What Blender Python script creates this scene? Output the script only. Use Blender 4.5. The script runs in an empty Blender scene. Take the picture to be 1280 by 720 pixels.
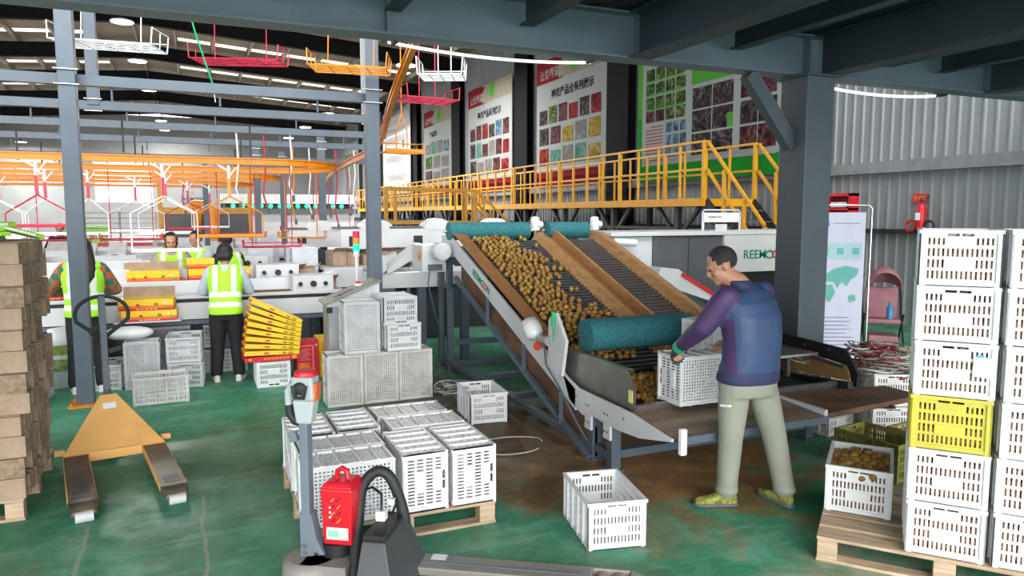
import bpy, math, random
from mathutils import Vector, Matrix
rnd = random.Random(11)
PI = math.pi
SC = bpy.context.scene
COL = SC.collection
V = Vector

# ------------------------------------------------------------------ materials
MATS = {}
def mat(name, col, rough=0.5, metal=0.0, var=0.12, scale=6.0, bump=0.0, bscale=40.0, col2=None, emit=None, estr=0.0,
        spec=0.5, detail=4.0, stretch=None):
    if name in MATS: return MATS[name]
    m = bpy.data.materials.new(name); m.use_nodes = True
    nt = m.node_tree; n = nt.nodes; L = nt.links
    b = n['Principled BSDF']
    b.inputs['Roughness'].default_value = rough
    b.inputs['Metallic'].default_value = metal
    b.inputs['Specular IOR Level'].default_value = spec
    tc = n.new('ShaderNodeTexCoord')
    src = tc.outputs['Object']
    if stretch:
        mp = n.new('ShaderNodeMapping'); mp.inputs['Scale'].default_value = stretch
        L.new(src, mp.inputs['Vector']); src = mp.outputs['Vector']
    nz = n.new('ShaderNodeTexNoise'); nz.inputs['Scale'].default_value = scale; nz.inputs['Detail'].default_value = detail
    L.new(src, nz.inputs['Vector'])
    cr = n.new('ShaderNodeValToRGB')
    c = V(col[:3])
    if col2 is None:
        a, d = c * (1 - var), V([min(1.0, x * (1 + var)) for x in c])
    else:
        a, d = c, V(col2[:3])
    cr.color_ramp.elements[0].position = 0.32; cr.color_ramp.elements[1].position = 0.68
    cr.color_ramp.elements[0].color = (*a, 1); cr.color_ramp.elements[1].color = (*d, 1)
    L.new(nz.outputs['Fac'], cr.inputs['Fac']); L.new(cr.outputs['Color'], b.inputs['Base Color'])
    if bump:
        nb = n.new('ShaderNodeTexNoise'); nb.inputs['Scale'].default_value = bscale; nb.inputs['Detail'].default_value = 3
        L.new(src, nb.inputs['Vector'])
        bp = n.new('ShaderNodeBump'); bp.inputs['Strength'].default_value = bump; bp.inputs['Distance'].default_value = 0.01
        L.new(nb.outputs['Fac'], bp.inputs['Height']); L.new(bp.outputs['Normal'], b.inputs['Normal'])
    if emit:
        b.inputs['Emission Color'].default_value = (*emit, 1); b.inputs['Emission Strength'].default_value = estr
    MATS[name] = m
    return m

def hexc(h):
    h = h.lstrip('#'); o = []
    for i in (0, 2, 4):
        x = int(h[i:i+2], 16) / 255
        o.append(x / 12.92 if x <= 0.04045 else ((x + 0.055) / 1.055) ** 2.4)
    return tuple(o)

M_white = mat('white_plastic', (0.76, 0.77, 0.78), 0.42, var=0.06, scale=9)
M_dirty = mat('dirty_white_plastic', (0.56, 0.53, 0.50), 0.55, var=0.18, scale=7, col2=(0.72, 0.71, 0.70))
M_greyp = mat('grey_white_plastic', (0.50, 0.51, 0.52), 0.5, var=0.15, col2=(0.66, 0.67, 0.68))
M_yelp = mat('yellow_plastic', (0.58, 0.50, 0.06), 0.45, var=0.1)
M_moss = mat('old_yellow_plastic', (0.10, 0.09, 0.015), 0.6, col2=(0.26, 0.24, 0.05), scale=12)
M_steel_grey = mat('grey_painted_steel', hexc('525d69'), 0.45, var=0.08)
M_beam = mat('blue_grey_beam_paint', hexc('61707b'), 0.5, var=0.08, scale=2)
M_darkbeam = mat('dark_beam_paint', hexc('333c45'), 0.55, var=0.15, scale=2)
M_column = mat('column_paint', hexc('4a545c'), 0.5, var=0.08, scale=2)
M_black = mat('black_steel', (0.012, 0.013, 0.015), 0.5)
M_rubber = mat('black_rubber', (0.02, 0.02, 0.022), 0.6, var=0.2, bump=0.15)
M_machwhite = mat('white_machine_paint', (0.60, 0.61, 0.62), 0.38, var=0.05, scale=3)
M_machgrey = mat('grey_machine_panel', (0.085, 0.088, 0.098), 0.42, var=0.1, scale=3)
M_steel = mat('brushed_steel', (0.36, 0.34, 0.32), 0.33, metal=0.85, var=0.15, scale=5)
M_chrome = mat('bright_steel', (0.75, 0.75, 0.76), 0.2, metal=1.0, var=0.05)
M_wood = mat('varnished_brown_board', (0.23, 0.095, 0.03), 0.45, scale=5, col2=(0.36, 0.17, 0.06), stretch=(6, 1, 6))
M_woodl = mat('light_brown_board', (0.34, 0.17, 0.065), 0.5, scale=5, col2=(0.50, 0.28, 0.12), stretch=(6, 1, 6))
M_rust = mat('dirty_brown_steel', (0.07, 0.032, 0.015), 0.6, scale=4, col2=(0.17, 0.085, 0.04))
M_pallet = mat('raw_pallet_wood', (0.36, 0.25, 0.16), 0.8, scale=4, col2=(0.60, 0.45, 0.31), stretch=(1, 9, 9), bump=0.2)
M_brush = mat('teal_brush_bristle', (0.018, 0.13, 0.155), 0.85, scale=60, col2=(0.05, 0.25, 0.28), bump=0.8, bscale=150, detail=2)
M_orange = mat('orange_steel', hexc('e0860f'), 0.4, var=0.08)
M_yellow = mat('yellow_rail_paint', hexc('cd900e'), 0.42, var=0.08)
M_ptyel = mat('pallet_truck_yellow', hexc('eeb469'), 0.42, var=0.08, scale=4)
M_forktop = mat('worn_fork_top', (0.06, 0.055, 0.05), 0.5, scale=5, col2=(0.24, 0.19, 0.12), metal=0.3)
M_red = mat('red_plastic', (0.62, 0.010, 0.022), 0.35, var=0.08)
M_redwire = mat('red_wire_coating', (0.5, 0.015, 0.05), 0.4)
M_whitewire = mat('white_wire_coating', (0.8, 0.8, 0.8), 0.4)
M_card = mat('brown_cardboard', (0.30, 0.205, 0.135), 0.85, scale=10, col2=(0.42, 0.30, 0.215))
M_cardd = mat('dark_cardboard_edge', (0.20, 0.135, 0.09), 0.9, scale=30, col2=(0.36, 0.26, 0.18))
M_kiwi = [mat('kiwi_skin_a', (0.25, 0.125, 0.022), 0.5, scale=40, col2=(0.40, 0.21, 0.04)),
          mat('kiwi_skin_b', (0.20, 0.095, 0.016), 0.5, scale=40, col2=(0.34, 0.165, 0.03)),
          mat('kiwi_skin_c', (0.27, 0.15, 0.025), 0.5, scale=40, col2=(0.44, 0.27, 0.055))]
M_kiwipink = mat('pinkish_fruit_skin', (0.50, 0.25, 0.15), 0.7, scale=45, col2=(0.66, 0.40, 0.26))  # pinkish brown skin of the fruit behind the crate slots
M_belt = mat('dark_belt_rubber', (0.02, 0.021, 0.025), 0.45, var=0.2)
M_beltb = mat('dark_brown_belt', (0.035, 0.025, 0.02), 0.45, var=0.3)
M_vest = mat('lime_high_visibility_cloth', (0.42, 0.90, 0.03), 0.7, var=0.06, bump=0.1, bscale=15)
M_reflect = mat('silver_reflective_tape', (0.85, 0.87, 0.86), 0.4, var=0.04)
M_skin = mat('skin', (0.46, 0.23, 0.14), 0.5, var=0.06, scale=15)
M_hair = mat('black_hair', (0.011, 0.009, 0.009), 0.45, var=0.3, scale=40, stretch=(6, 6, 1), bump=0.4, bscale=60)
M_blackcloth = mat('black_cloth', (0.012, 0.012, 0.016), 0.8, var=0.2, bump=0.15, bscale=12)
M_shoe = mat('white_shoe', (0.70, 0.70, 0.68), 0.6)
M_glass_lamp = mat('lamp_diffuser', (1, 1, 1), 0.5, emit=(1.0, 0.98, 0.95), estr=14)
M_greenlab = mat('lime_packaging', (0.30, 0.68, 0.03), 0.5, var=0.15)
M_boxyel = mat('yellow_gift_box', (0.86, 0.56, 0.01), 0.45, var=0.05)
M_boxred = mat('red_gift_box', (0.66, 0.016, 0.03), 0.4, var=0.08)
M_boxora = mat('orange_gift_box', (0.78, 0.19, 0.015), 0.45, var=0.2, scale=14)
M_text_w = mat('white_print', (0.85, 0.85, 0.85), 0.5)
M_text_g = mat('green_print', (0.0, 0.20, 0.12), 0.5)
M_text_r = mat('red_print', (0.55, 0.015, 0.04), 0.5)
M_text_k = mat('dark_print', (0.03, 0.035, 0.04), 0.5)
M_text_o = mat('orange_print', (0.85, 0.30, 0.03), 0.5)

# ------------------------------------------------------------------ mesh builder
def xform(loc=(0, 0, 0), rz=0.0, rx=0.0, ry=0.0):
    return Matrix.Translation(V(loc)) @ Matrix.Rotation(rz, 4, 'Z') @ Matrix.Rotation(ry, 4, 'Y') @ Matrix.Rotation(rx, 4, 'X')

class MB:
    def __init__(s):
        s.v = []; s.f = []; s.mi = []; s.sm = []; s.k = 0; s.T = None
    def mat(s, k): s.k = k; return s
    def add(s, vs, fs, smooth=False):
        o = len(s.v)
        for p in vs:
            p = V(p)
            s.v.append(s.T @ p if s.T is not None else p)
        for f in fs:
            s.f.append([i + o for i in f]); s.mi.append(s.k); s.sm.append(smooth)
        return s
    def hexa(s, p):   # 8 points: bottom loop 0-3 then top loop 4-7
        return s.add(p, [(3, 2, 1, 0), (4, 5, 6, 7), (0, 1, 5, 4), (1, 2, 6, 5), (2, 3, 7, 6), (3, 0, 4, 7)])
    def box(s, c, d, rz=0.0):
        x, y, z = d[0] / 2, d[1] / 2, d[2] / 2
        R = Matrix.Rotation(rz, 3, 'Z'); c = V(c)
        return s.hexa([c + R @ V(q) for q in ((-x, -y, -z), (x, -y, -z), (x, y, -z), (-x, y, -z), (-x, -y, z), (x, -y, z), (x, y, z), (-x, y, z))])
    def b2(s, a, b):  # box from two corners
        a = V(a); b = V(b); return s.box((a + b) / 2, [abs(q) for q in (b - a)])
    def bar(s, a, b, w, h=None, up=(0, 0, 1)):
        h = h or w; a = V(a); b = V(b); d = (b - a).normalized(); u = V(up)
        if abs(d.dot(u)) > 0.98: u = V((0, 1, 0)) if abs(d.y) < 0.9 else V((1, 0, 0))
        x = d.cross(u).normalized() * w / 2; y = x.cross(d).normalized() * h / 2
        return s.hexa([a - x - y, a + x - y, b + x - y, b - x - y, a - x + y, a + x + y, b + x + y, b - x + y])
    def tube(s, pts, r, n=8, closed=False, cap=True, smooth=True):
        pts = [V(p) for p in pts]; N = len(pts); rings = []; u = None
        rr = r if isinstance(r, (list, tuple)) else [r] * N
        for i, p in enumerate(pts):
            if closed: t = (pts[(i + 1) % N] - pts[i - 1])
            else: t = pts[min(i + 1, N - 1)] - pts[max(i - 1, 0)]
            if t.length < 1e-9: t = V((0, 0, 1))
            t.normalize()
            if u is None:
                u = t.orthogonal().normalized()
            u = (u - t * u.dot(t))
            if u.length < 1e-6: u = t.orthogonal()
            u.normalize(); w = t.cross(u)
            q = rr[i]; qx, qy = q if isinstance(q, (list, tuple)) else (q, q)
            rings.append([p + u * math.cos(2 * PI * k / n) * qx + w * math.sin(2 * PI * k / n) * qy for k in range(n)])
        vs = [v for r_ in rings for v in r_]; fs = []
        for i in range(N if closed else N - 1):
            a = i * n; b = ((i + 1) % N) * n
            for k in range(n): fs.append((a + k, a + (k + 1) % n, b + (k + 1) % n, b + k))
        s.add(vs, fs, smooth)
        if cap and not closed:
            s.add(rings[0], [tuple(reversed(range(n)))]); s.add(rings[-1], [tuple(range(n))])
        return s
    def cyl(s, a, b, r, n=16, smooth=True): return s.tube([a, b], r, n, smooth=smooth)
    def prism(s, poly, ext):
        e = V(ext); n = len(poly); P = [V(p) for p in poly]
        vs = P + [p + e for p in P]
        return s.add(vs, [tuple(reversed(range(n))), tuple(range(n, 2 * n))] + [(i, (i + 1) % n, (i + 1) % n + n, i + n) for i in range(n)])
    def ball(s, c, r, n=12, m=8, M=None):
        c = V(c); r = r if isinstance(r, (list, tuple)) else (r, r, r); vs = []; fs = []
        for j in range(m + 1):
            th = PI * j / m
            for k in range(n):
                ph = 2 * PI * k / n
                p = V((r[0] * math.sin(th) * math.cos(ph), r[1] * math.sin(th) * math.sin(ph), r[2] * math.cos(th)))
                vs.append(c + (M @ p if M is not None else p))
        for j in range(m):
            for k in range(n):
                fs.append((j * n + k, (j + 1) * n + k, (j + 1) * n + (k + 1) % n, j * n + (k + 1) % n))
        return s.add(vs, fs, True)
    def quad(s, a, b, c, d): return s.add([a, b, c, d], [(0, 1, 2, 3)])
    def panel(s, o, ux, uy, xs, ys, hole, t):
        """slab with rectangular through-holes; xs, ys are the cut lines, hole(i, j) tells open cells"""
        o = V(o); ux = V(ux); uy = V(uy); n = ux.cross(uy).normalized() * t
        nx, ny = len(xs), len(ys)
        F = [o + ux * x + uy * y for y in ys for x in xs]; B = [p + n for p in F]; NN = nx * ny
        fs = []
        def H(i, j):
            if i < 0 or j < 0 or i >= nx - 1 or j >= ny - 1: return True
            return hole(i, j)
        for j in range(ny - 1):
            for i in range(nx - 1):
                if H(i, j): continue
                a, b, c, d = j * nx + i, j * nx + i + 1, (j + 1) * nx + i + 1, (j + 1) * nx + i
                fs.append((d, c, b, a)); fs.append((a + NN, b + NN, c + NN, d + NN))
                if H(i, j - 1): fs.append((a, b, b + NN, a + NN))
                if H(i + 1, j): fs.append((b, c, c + NN, b + NN))
                if H(i, j + 1): fs.append((c, d, d + NN, c + NN))
                if H(i - 1, j): fs.append((d, a, a + NN, d + NN))
        return s.add(F + B, fs)
    def mesh(s, name, mats):
        me = bpy.data.meshes.new(name)
        me.from_pydata([tuple(p) for p in s.v], [], s.f)
        for m in (mats if isinstance(mats, (list, tuple)) else [mats]): me.materials.append(m)
        me.polygons.foreach_set('material_index', s.mi)
        me.polygons.foreach_set('use_smooth', s.sm)
        me.update()
        return me
    def build(s, name, mats, parent=None, world=False, bevel=0.0):
        if parent is not None and world:
            Mi = parent.matrix_basis.inverted()
            pp = parent.parent
            while pp is not None:
                Mi = Mi @ pp.matrix_basis.inverted(); pp = pp.parent
            s.v = [Mi @ p for p in s.v]
        o = bpy.data.objects.new(name, s.mesh(name, mats)); COL.objects.link(o)
        if parent is not None: o.parent = parent
        if bevel:
            b = o.modifiers.new('bevel', 'BEVEL'); b.width = bevel; b.segments = 2; b.limit_method = 'ANGLE'
        return o

def tag(o, label, cat, group=None, kind=None):
    o['label'] = label; o['category'] = cat
    if group: o['group'] = group
    if kind: o['kind'] = kind
    return o
def thing(name, label, cat, loc=(0, 0, 0), rz=0.0, group=None):
    o = bpy.data.objects.new(name, None); COL.objects.link(o); o.empty_display_size = 0.1
    o.location = loc; o.rotation_euler = (0, 0, rz)
    o.matrix_basis = xform(loc, rz)
    return tag(o, label, cat, group)
def struct(name, mb, mats, label, cat=None, bevel=0.0):
    o = mb.build(name, mats, bevel=bevel)
    return tag(o, label, cat or name.split('_')[0], kind='structure')
def dup(root, M, label=None, group=None, cat=None):
    r = root.copy(); COL.objects.link(r)
    r.matrix_basis = M
    if label: r['label'] = label
    if group: r['group'] = group
    if cat: r['category'] = cat
    for ch in list(root.children):
        c = ch.copy(); COL.objects.link(c); c.parent = r
        for g in list(ch.children):
            d = g.copy(); COL.objects.link(d); d.parent = c
    return r
def recolor(root, m):
    for ch in root.children:
        if ch.type == 'MESH':
            ch.material_slots[0].link = 'OBJECT'; ch.material_slots[0].material = m
def text_mesh(body, size, ext=0.001, bold=0.0, name='lettering', m=None, parent=None, M=None, align='LEFT', world=False):
    cu = bpy.data.curves.new('t', 'FONT'); cu.body = body; cu.size = size; cu.extrude = ext; cu.offset = bold; cu.align_x = align
    cu.resolution_u = 3
    t = bpy.data.objects.new('t', cu); COL.objects.link(t)
    dg = bpy.context.evaluated_depsgraph_get(); dg.update()
    me = bpy.data.meshes.new_from_object(t.evaluated_get(dg))
    bpy.data.objects.remove(t); bpy.data.curves.remove(cu)
    if M is not None:
        pp = parent if world else None
        W_ = Matrix.Identity(4)
        while pp is not None: W_ = pp.matrix_basis @ W_; pp = pp.parent
        M = W_.inverted() @ M
        me.transform(M)
    me.materials.clear(); me.materials.append(m or M_text_k); me.name = name
    o = bpy.data.objects.new(name, me); COL.objects.link(o)
    if parent is not None: o.parent = parent
    return o
def frame_m(o, x, y):   # matrix whose local x, y run along the given directions
    x = V(x).normalized(); y = V(y); z = x.cross(y).normalized(); y = z.cross(x)
    m = Matrix((( x.x, y.x, z.x, o[0]), (x.y, y.y, z.y, o[1]), (x.z, y.z, z.z, o[2]), (0, 0, 0, 1)))
    return m
def bake(o, *mods):     # apply the modifiers now
    dg = bpy.context.evaluated_depsgraph_get(); dg.update()
    me = bpy.data.meshes.new_from_object(o.evaluated_get(dg))
    old = o.data; o.modifiers.clear(); o.data = me; bpy.data.meshes.remove(old)
    return o
def voxel(o, size, smooth=4, factor=0.5):
    m = o.modifiers.new('r', 'REMESH'); m.mode = 'VOXEL'; m.voxel_size = size; m.use_smooth_shade = True
    if smooth:
        q = o.modifiers.new('s', 'SMOOTH'); q.iterations = smooth; q.factor = factor
    return bake(o)

# ------------------------------------------------------------------ camera
cam_d = bpy.data.cameras.new('camera'); cam = bpy.data.objects.new('camera', cam_d); COL.objects.link(cam)
cam.location = (0, 0, 1.9); cam.rotation_euler = (math.radians(90 - 5.8), 0, math.radians(-23.5))
cam_d.sensor_width = 36; cam_d.lens = 910 / 1280 * 36; cam_d.clip_start = 0.05; cam_d.clip_end = 400
SC.camera = cam

SC.view_settings.view_transform = 'Standard'; SC.view_settings.look = 'None'; SC.view_settings.gamma = 1
SC.view_settings.use_curve_mapping = False
# ------------------------------------------------------------------ the building
def rib_sheet(mb, p0, du, dv, length, height, pitch=0.2, depth=0.03, n=None):
    """trapezoid-ribbed steel sheet: ribs run along dv, repeat along du; bulge along n"""
    p0 = V(p0); du = V(du); dv = V(dv); n = V(n)
    k = int(length / pitch); prof = []
    for i in range(k):
        x = i * pitch
        prof += [(x, 0), (x + pitch * 0.74, 0), (x + pitch * 0.80, depth), (x + pitch * 0.94, depth)]
    prof.append((k * pitch, 0))
    vs = []; fs = []
    for x, d in prof:
        q = p0 + du * x + n * d
        vs += [q, q + dv * height]
    for i in range(len(prof) - 1): fs.append((2 * i, 2 * i + 2, 2 * i + 3, 2 * i + 1))
    mb.add(vs, fs)

# floor
def floor_material():
    m = bpy.data.materials.new('green_epoxy_floor'); m.use_nodes = True
    nt = m.node_tree; n = nt.nodes; L = nt.links; b = n['Principled BSDF']
    tc = n.new('ShaderNodeTexCoord'); co = tc.outputs['Object']
    def noise(sc, det=5, rough=0.6, dist=0.0, stretch=None):
        src = co
        if stretch:
            mp = n.new('ShaderNodeMapping'); mp.inputs['Scale'].default_value = stretch; L.new(co, mp.inputs['Vector']); src = mp.outputs['Vector']
        z = n.new('ShaderNodeTexNoise'); z.inputs['Scale'].default_value = sc; z.inputs['Detail'].default_value = det
        z.inputs['Roughness'].default_value = rough; z.inputs['Distortion'].default_value = dist
        L.new(src, z.inputs['Vector']); return z.outputs['Fac']
    def ramp(fac, stops):
        r = n.new('ShaderNodeValToRGB'); e = r.color_ramp.elements
        while len(e) < len(stops): e.new(0.5)
        for q, (p, c) in zip(e, stops): q.position = p; q.color = (*c, 1)
        L.new(fac, r.inputs['Fac']); return r.outputs['Color']
    def mix(f, a, c):
        x = n.new('ShaderNodeMix'); x.data_type = 'RGBA'
        if isinstance(f, float): x.inputs[0].default_value = f
        else: L.new(f, x.inputs[0])
        for i, q in ((6, a), (7, c)):
            if isinstance(q, tuple): x.inputs[i].default_value = (*q, 1)
            else: L.new(q, x.inputs[i])
        return x.outputs[2]
    def math_(op, a, c=None):
        x = n.new('ShaderNodeMath'); x.operation = op
        for i, q in enumerate((a, c)):
            if q is None: continue
            if isinstance(q, (int, float)): x.inputs[i].default_value = q
            else: L.new(q, x.inputs[i])
        return x.outputs[0]
    base = ramp(noise(1.3, 6, 0.62, 0.6), [(0.3, (0.030, 0.20, 0.105)), (0.5, (0.062, 0.33, 0.19)), (0.70, (0.17, 0.48, 0.33))])
    fine = ramp(noise(6.5, 8, 0.75, 1.5), [(0.36, (0, 0, 0)), (0.62, (1, 1, 1))])
    base = mix(math_('MULTIPLY', fine, 0.45), base, (0.025, 0.11, 0.06))
    streak = ramp(noise(3.2, 7, 0.7, 0.8, (0.5, 2.2, 1)), [(0.53, (0, 0, 0)), (0.66, (1, 1, 1))])
    base = mix(math_('MULTIPLY', streak, 0.55), base, (0.20, 0.46, 0.33))
    brownish = ramp(noise(0.9, 6, 0.7, 1.0), [(0.52, (0, 0, 0)), (0.72, (1, 1, 1))])
    base = mix(math_('MULTIPLY', brownish, 0.5), base, (0.16, 0.13, 0.06))
    worn = ramp(noise(2.4, 8, 0.7, 1.2), [(0.56, (0, 0, 0)), (0.70, (1, 1, 1))])
    base = mix(math_('MULTIPLY', worn, 0.5), base, (0.27, 0.30, 0.22))
    # mud trodden out from under the hopper
    sep = n.new('ShaderNodeSeparateXYZ'); L.new(co, sep.inputs[0])
    def blob(cx, cy, rx, ry):
        a = math_('DIVIDE', math_('SUBTRACT', sep.outputs[0], cx), rx); c = math_('DIVIDE', math_('SUBTRACT', sep.outputs[1], cy), ry)
        d = math_('SQRT', math_('ADD', math_('MULTIPLY', a, a), math_('MULTIPLY', c, c)))
        d = math_('ADD', d, math_('MULTIPLY', math_('SUBTRACT', noise(1.9, 6, 0.65, 0.8), 0.5), 1.9))
        return ramp(d, [(0.55, (1, 1, 1)), (1.0, (0, 0, 0))])
    dirt = ramp(noise(5, 6, 0.7), [(0.3, (0.15, 0.072, 0.026)), (0.7, (0.40, 0.20, 0.075))])
    base = mix(math_('MULTIPLY', blob(3.1, 4.9, 1.75, 1.8), 0.94), base, dirt)
    base = mix(math_('MULTIPLY', blob(2.2, 6.9, 1.1, 2.6), 0.85), base, (0.085, 0.058, 0.028))
    base = mix(math_('MULTIPLY', blob(2.8, 2.3, 1.1, 0.8), 0.8), base, (0.38, 0.37, 0.27))
    base = mix(math_('MULTIPLY', blob(0.2, 6.2, 0.5, 1.1), 0.35), base, (0.13, 0.09, 0.03))
    # scraped lines along the hall
    for x0, y1, w in ((-0.66, 4.95, 0.012), (-0.02, 5.2, 0.012)):
        dx = math_('ABSOLUTE', math_('ADD', math_('SUBTRACT', sep.outputs[0], x0), math_('MULTIPLY', math_('SUBTRACT', noise(2.0), 0.5), 0.10)))
        f = math_('MULTIPLY', math_('LESS_THAN', dx, w), math_('LESS_THAN', sep.outputs[1], y1))
        base = mix(math_('MULTIPLY', f, 0.55), base, (0.36, 0.34, 0.30))
    dy = math_('ABSOLUTE', math_('ADD', math_('SUBTRACT', sep.outputs[1], 4.98), math_('MULTIPLY', math_('SUBTRACT', noise(1.2), 0.5), 0.08)))
    f = math_('MULTIPLY', math_('LESS_THAN', dy, 0.006), math_('LESS_THAN', sep.outputs[0], 0.4))
    base = mix(math_('MULTIPLY', f, 0.4), base, (0.2, 0.36, 0.28))
    scr = ramp(noise(9, 3, 0.6, 0.3, (1, 0.12, 1)), [(0.66, (0, 0, 0)), (0.72, (1, 1, 1))])
    base = mix(math_('MULTIPLY', scr, 0.22), base, (0.25, 0.5, 0.38))
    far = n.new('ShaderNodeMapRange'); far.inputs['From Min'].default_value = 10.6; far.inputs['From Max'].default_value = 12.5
    L.new(sep.outputs[1], far.inputs['Value']); base = mix(far.outputs['Result'], base, (0.20, 0.195, 0.18))  # far floor turned grey, out of view, to keep green bounce off the roof
    L.new(base, b.inputs['Base Color'])
    r = ramp(noise(3, 5, 0.6), [(0.3, (0.42, 0.42, 0.42)), (0.7, (0.65, 0.65, 0.65))]); L.new(r, b.inputs['Roughness'])
    b.inputs['Specular IOR Level'].default_value = 0.3; bp = n.new('ShaderNodeBump'); bp.inputs['Strength'].default_value = 0.06; L.new(noise(14, 4), bp.inputs['Height']); L.new(bp.outputs['Normal'], b.inputs['Normal'])
    return m
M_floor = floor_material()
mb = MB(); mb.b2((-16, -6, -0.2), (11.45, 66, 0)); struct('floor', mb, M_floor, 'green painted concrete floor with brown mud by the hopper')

XW = 11.3
M_sheet = mat('grey_wall_sheet', (0.25, 0.265, 0.275), 0.55, var=0.05, scale=1, spec=0.25)
M_sheetd = mat('shaded_girt', (0.20, 0.21, 0.22), 0.6)
M_far = mat('far_wall_sheet', (0.20, 0.21, 0.21), 0.6, var=0.06, scale=1)
mb = MB(); rib_sheet(mb, (XW, -2.0, 0), (0, 1, 0), (0, 0, 1), 68, 8.9, 0.205, 0.035, (-1, 0, 0))
mb.b2((XW + 0.01, -2, 0), (XW + 0.12, 66, 8.95))
struct('wall_right', mb, M_sheet, 'pale grey ribbed steel wall carrying the posters', 'wall')
# girts, part of the wall frame
mb = MB()
mb.b2((XW - 0.20, -2, 2.62), (XW - 0.04, 66, 2.82))
struct('trim_1', mb, M_sheetd, 'grey steel girt along the ribbed wall above head height', 'girt')
mb = MB(); mb.b2((XW - 0.2, -2, 1.56), (XW - 0.04, 66, 1.64))
struct('trim_2', mb, M_black, 'dark low girt along the ribbed wall', 'girt')
# far end wall with the bright gate opening
YF = 65.0
mb = MB()
gx0, gx1, gz0, gz1 = -6.95, -2.95, 2.9, 5.85
for a, b_ in (((-16, 0), (gx0, 9.6)), ((gx1, 0), (XW, 9.6)), ((gx0, 0), (gx1, gz0)), ((gx0, gz1), (gx1, 9.6))):
    mb.b2((a[0], YF, a[1]), (b_[0], YF + 0.15, b_[1]))
struct('wall_far', mb, M_far, 'grey end wall at the far end of the hall around a bright opening', 'wall')
mb = MB()
for k in range(1, 4): mb.b2((gx0, YF + 0.03, gz0 + k * 0.72), (gx1, YF + 0.09, gz0 + k * 0.72 + 0.05))
mb.b2((gx0 - 0.08, YF - 0.03, gz0 - 0.1), (gx1 + 0.08, YF + 0.05, gz0)); mb.b2((gx0 - 0.08, YF - 0.03, gz1), (gx1 + 0.08, YF + 0.05, gz1 + 0.08))
struct('window_1', mb, M_white, 'glaring bright window opening with thin horizontal bars in the far wall', 'window')

# unseen left wall, added with openings sized to dim the hall's daylight
mb = MB(); LWX = -15.0
mb.b2((LWX - 0.15, -2, 3.6), (LWX, 66, 9.6))
for ya, yb in ((-2, 3), (12, 15), (24, 27), (36, 40), (50, 66)): mb.b2((LWX - 0.15, ya, 0), (LWX, yb, 3.6))
struct('wall_left', mb, M_far, 'unseen left wall of the hall with openings for daylight', 'wall')
# rafters and roof
XR = -2.0
def rz_(x): return 9.0 - 0.068 * abs(x - XR)
M_rafter = mat('dark_rafter_paint', (0.012, 0.012, 0.014), 0.8, spec=0.1)
for i, y in enumerate((11.1, 17.9, 24.5, 31.3, 38.1, 44.9, 51.7, 58.5)):
    mb = MB()
    for xa, xb in ((-16, XR), (XR, XW - 0.1)):
        a = V((xa, y, rz_(xa) + 0.3)); b_ = V((xb, y, rz_(xb) + 0.3))
        mb.bar(a, b_, 0.05, 0.58)
        for dz in (-0.29, 0.29): mb.bar(a + V((0, 0, dz)), b_ + V((0, 0, dz)), 0.26, 0.03)
    where = ['first', 'second', 'third', 'fourth', 'fifth', 'sixth', 'seventh', 'eighth'][i]
    struct('ceiling_beam', mb, M_rafter, 'black steel roof rafter, %s frame from the overhead deck' % where, 'rafter')
M_purlin = mat('purlin_steel', (0.30, 0.28, 0.24), 0.5)
M_roof = mat('cream_roof_sheet', (0.21, 0.165, 0.12), 0.7, var=0.2, scale=0.7)
mb = MB()
for x in [XR + 1.55 * k for k in range(-9, 9)]:
    mb.b2((x - 0.03, 6, rz_(x) + 0.60), (x + 0.03, YF, rz_(x) + 0.80))
struct('trim_3', mb, M_purlin, 'thin steel purlins under the hall roof', 'purlin')
mb = MB()
for xa, xb in ((-16, XR), (XR, XW + 0.2)):
    za, zb = rz_(xa) + 0.82, rz_(xb) + 0.82
    mb.hexa([(xa, 5.6, za), (xb, 5.6, zb), (xb, YF + 0.2, zb), (xa, YF + 0.2, za), (xa, 5.6, za + 0.08), (xb, 5.6, zb + 0.08), (xb, YF + 0.2, zb + 0.08), (xa, YF + 0.2, za + 0.08)])
struct('ceiling', mb, M_roof, 'cream sheet roof of the hall on dark rafters', 'roof')
M_sky = mat('translucent_roof_light', (0.9, 0.9, 0.85), 0.5, emit=(1.0, 0.96, 0.86), estr=0.7)
k = 0
for yb in (24.5, 31.3, 38.1, 44.9, 51.7, 58.3):
    mb = MB()
    for q in range(-6, 8):
        xa, xb = XR + 1.55 * q + 0.10, XR + 1.55 * q + 1.45
        if q in (-1, 0): continue
        yy = yb + 5.2 - 0.05 * (q % 2)
        za, zb = rz_(xa) + 0.80, rz_(xb) + 0.80
        mb.hexa([(xa, yy, za), (xb, yy, zb), (xb, yy + 0.55, zb), (xa, yy + 0.55, za), (xa, yy, za + 0.015), (xb, yy, zb + 0.015), (xb, yy + 0.55, zb + 0.015), (xa, yy + 0.55, za + 0.015)])
    struct('ceiling_light_strip', mb, M_sky, 'row of translucent daylight panels in the roof, %s bay' % ['nearest', 'second', 'third', 'fourth', 'fifth', 'farthest'][k], 'skylight'); k += 1
M_wallblack = mat('matt_black_column', (0.010, 0.011, 0.013), 0.85, spec=0.08)
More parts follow.
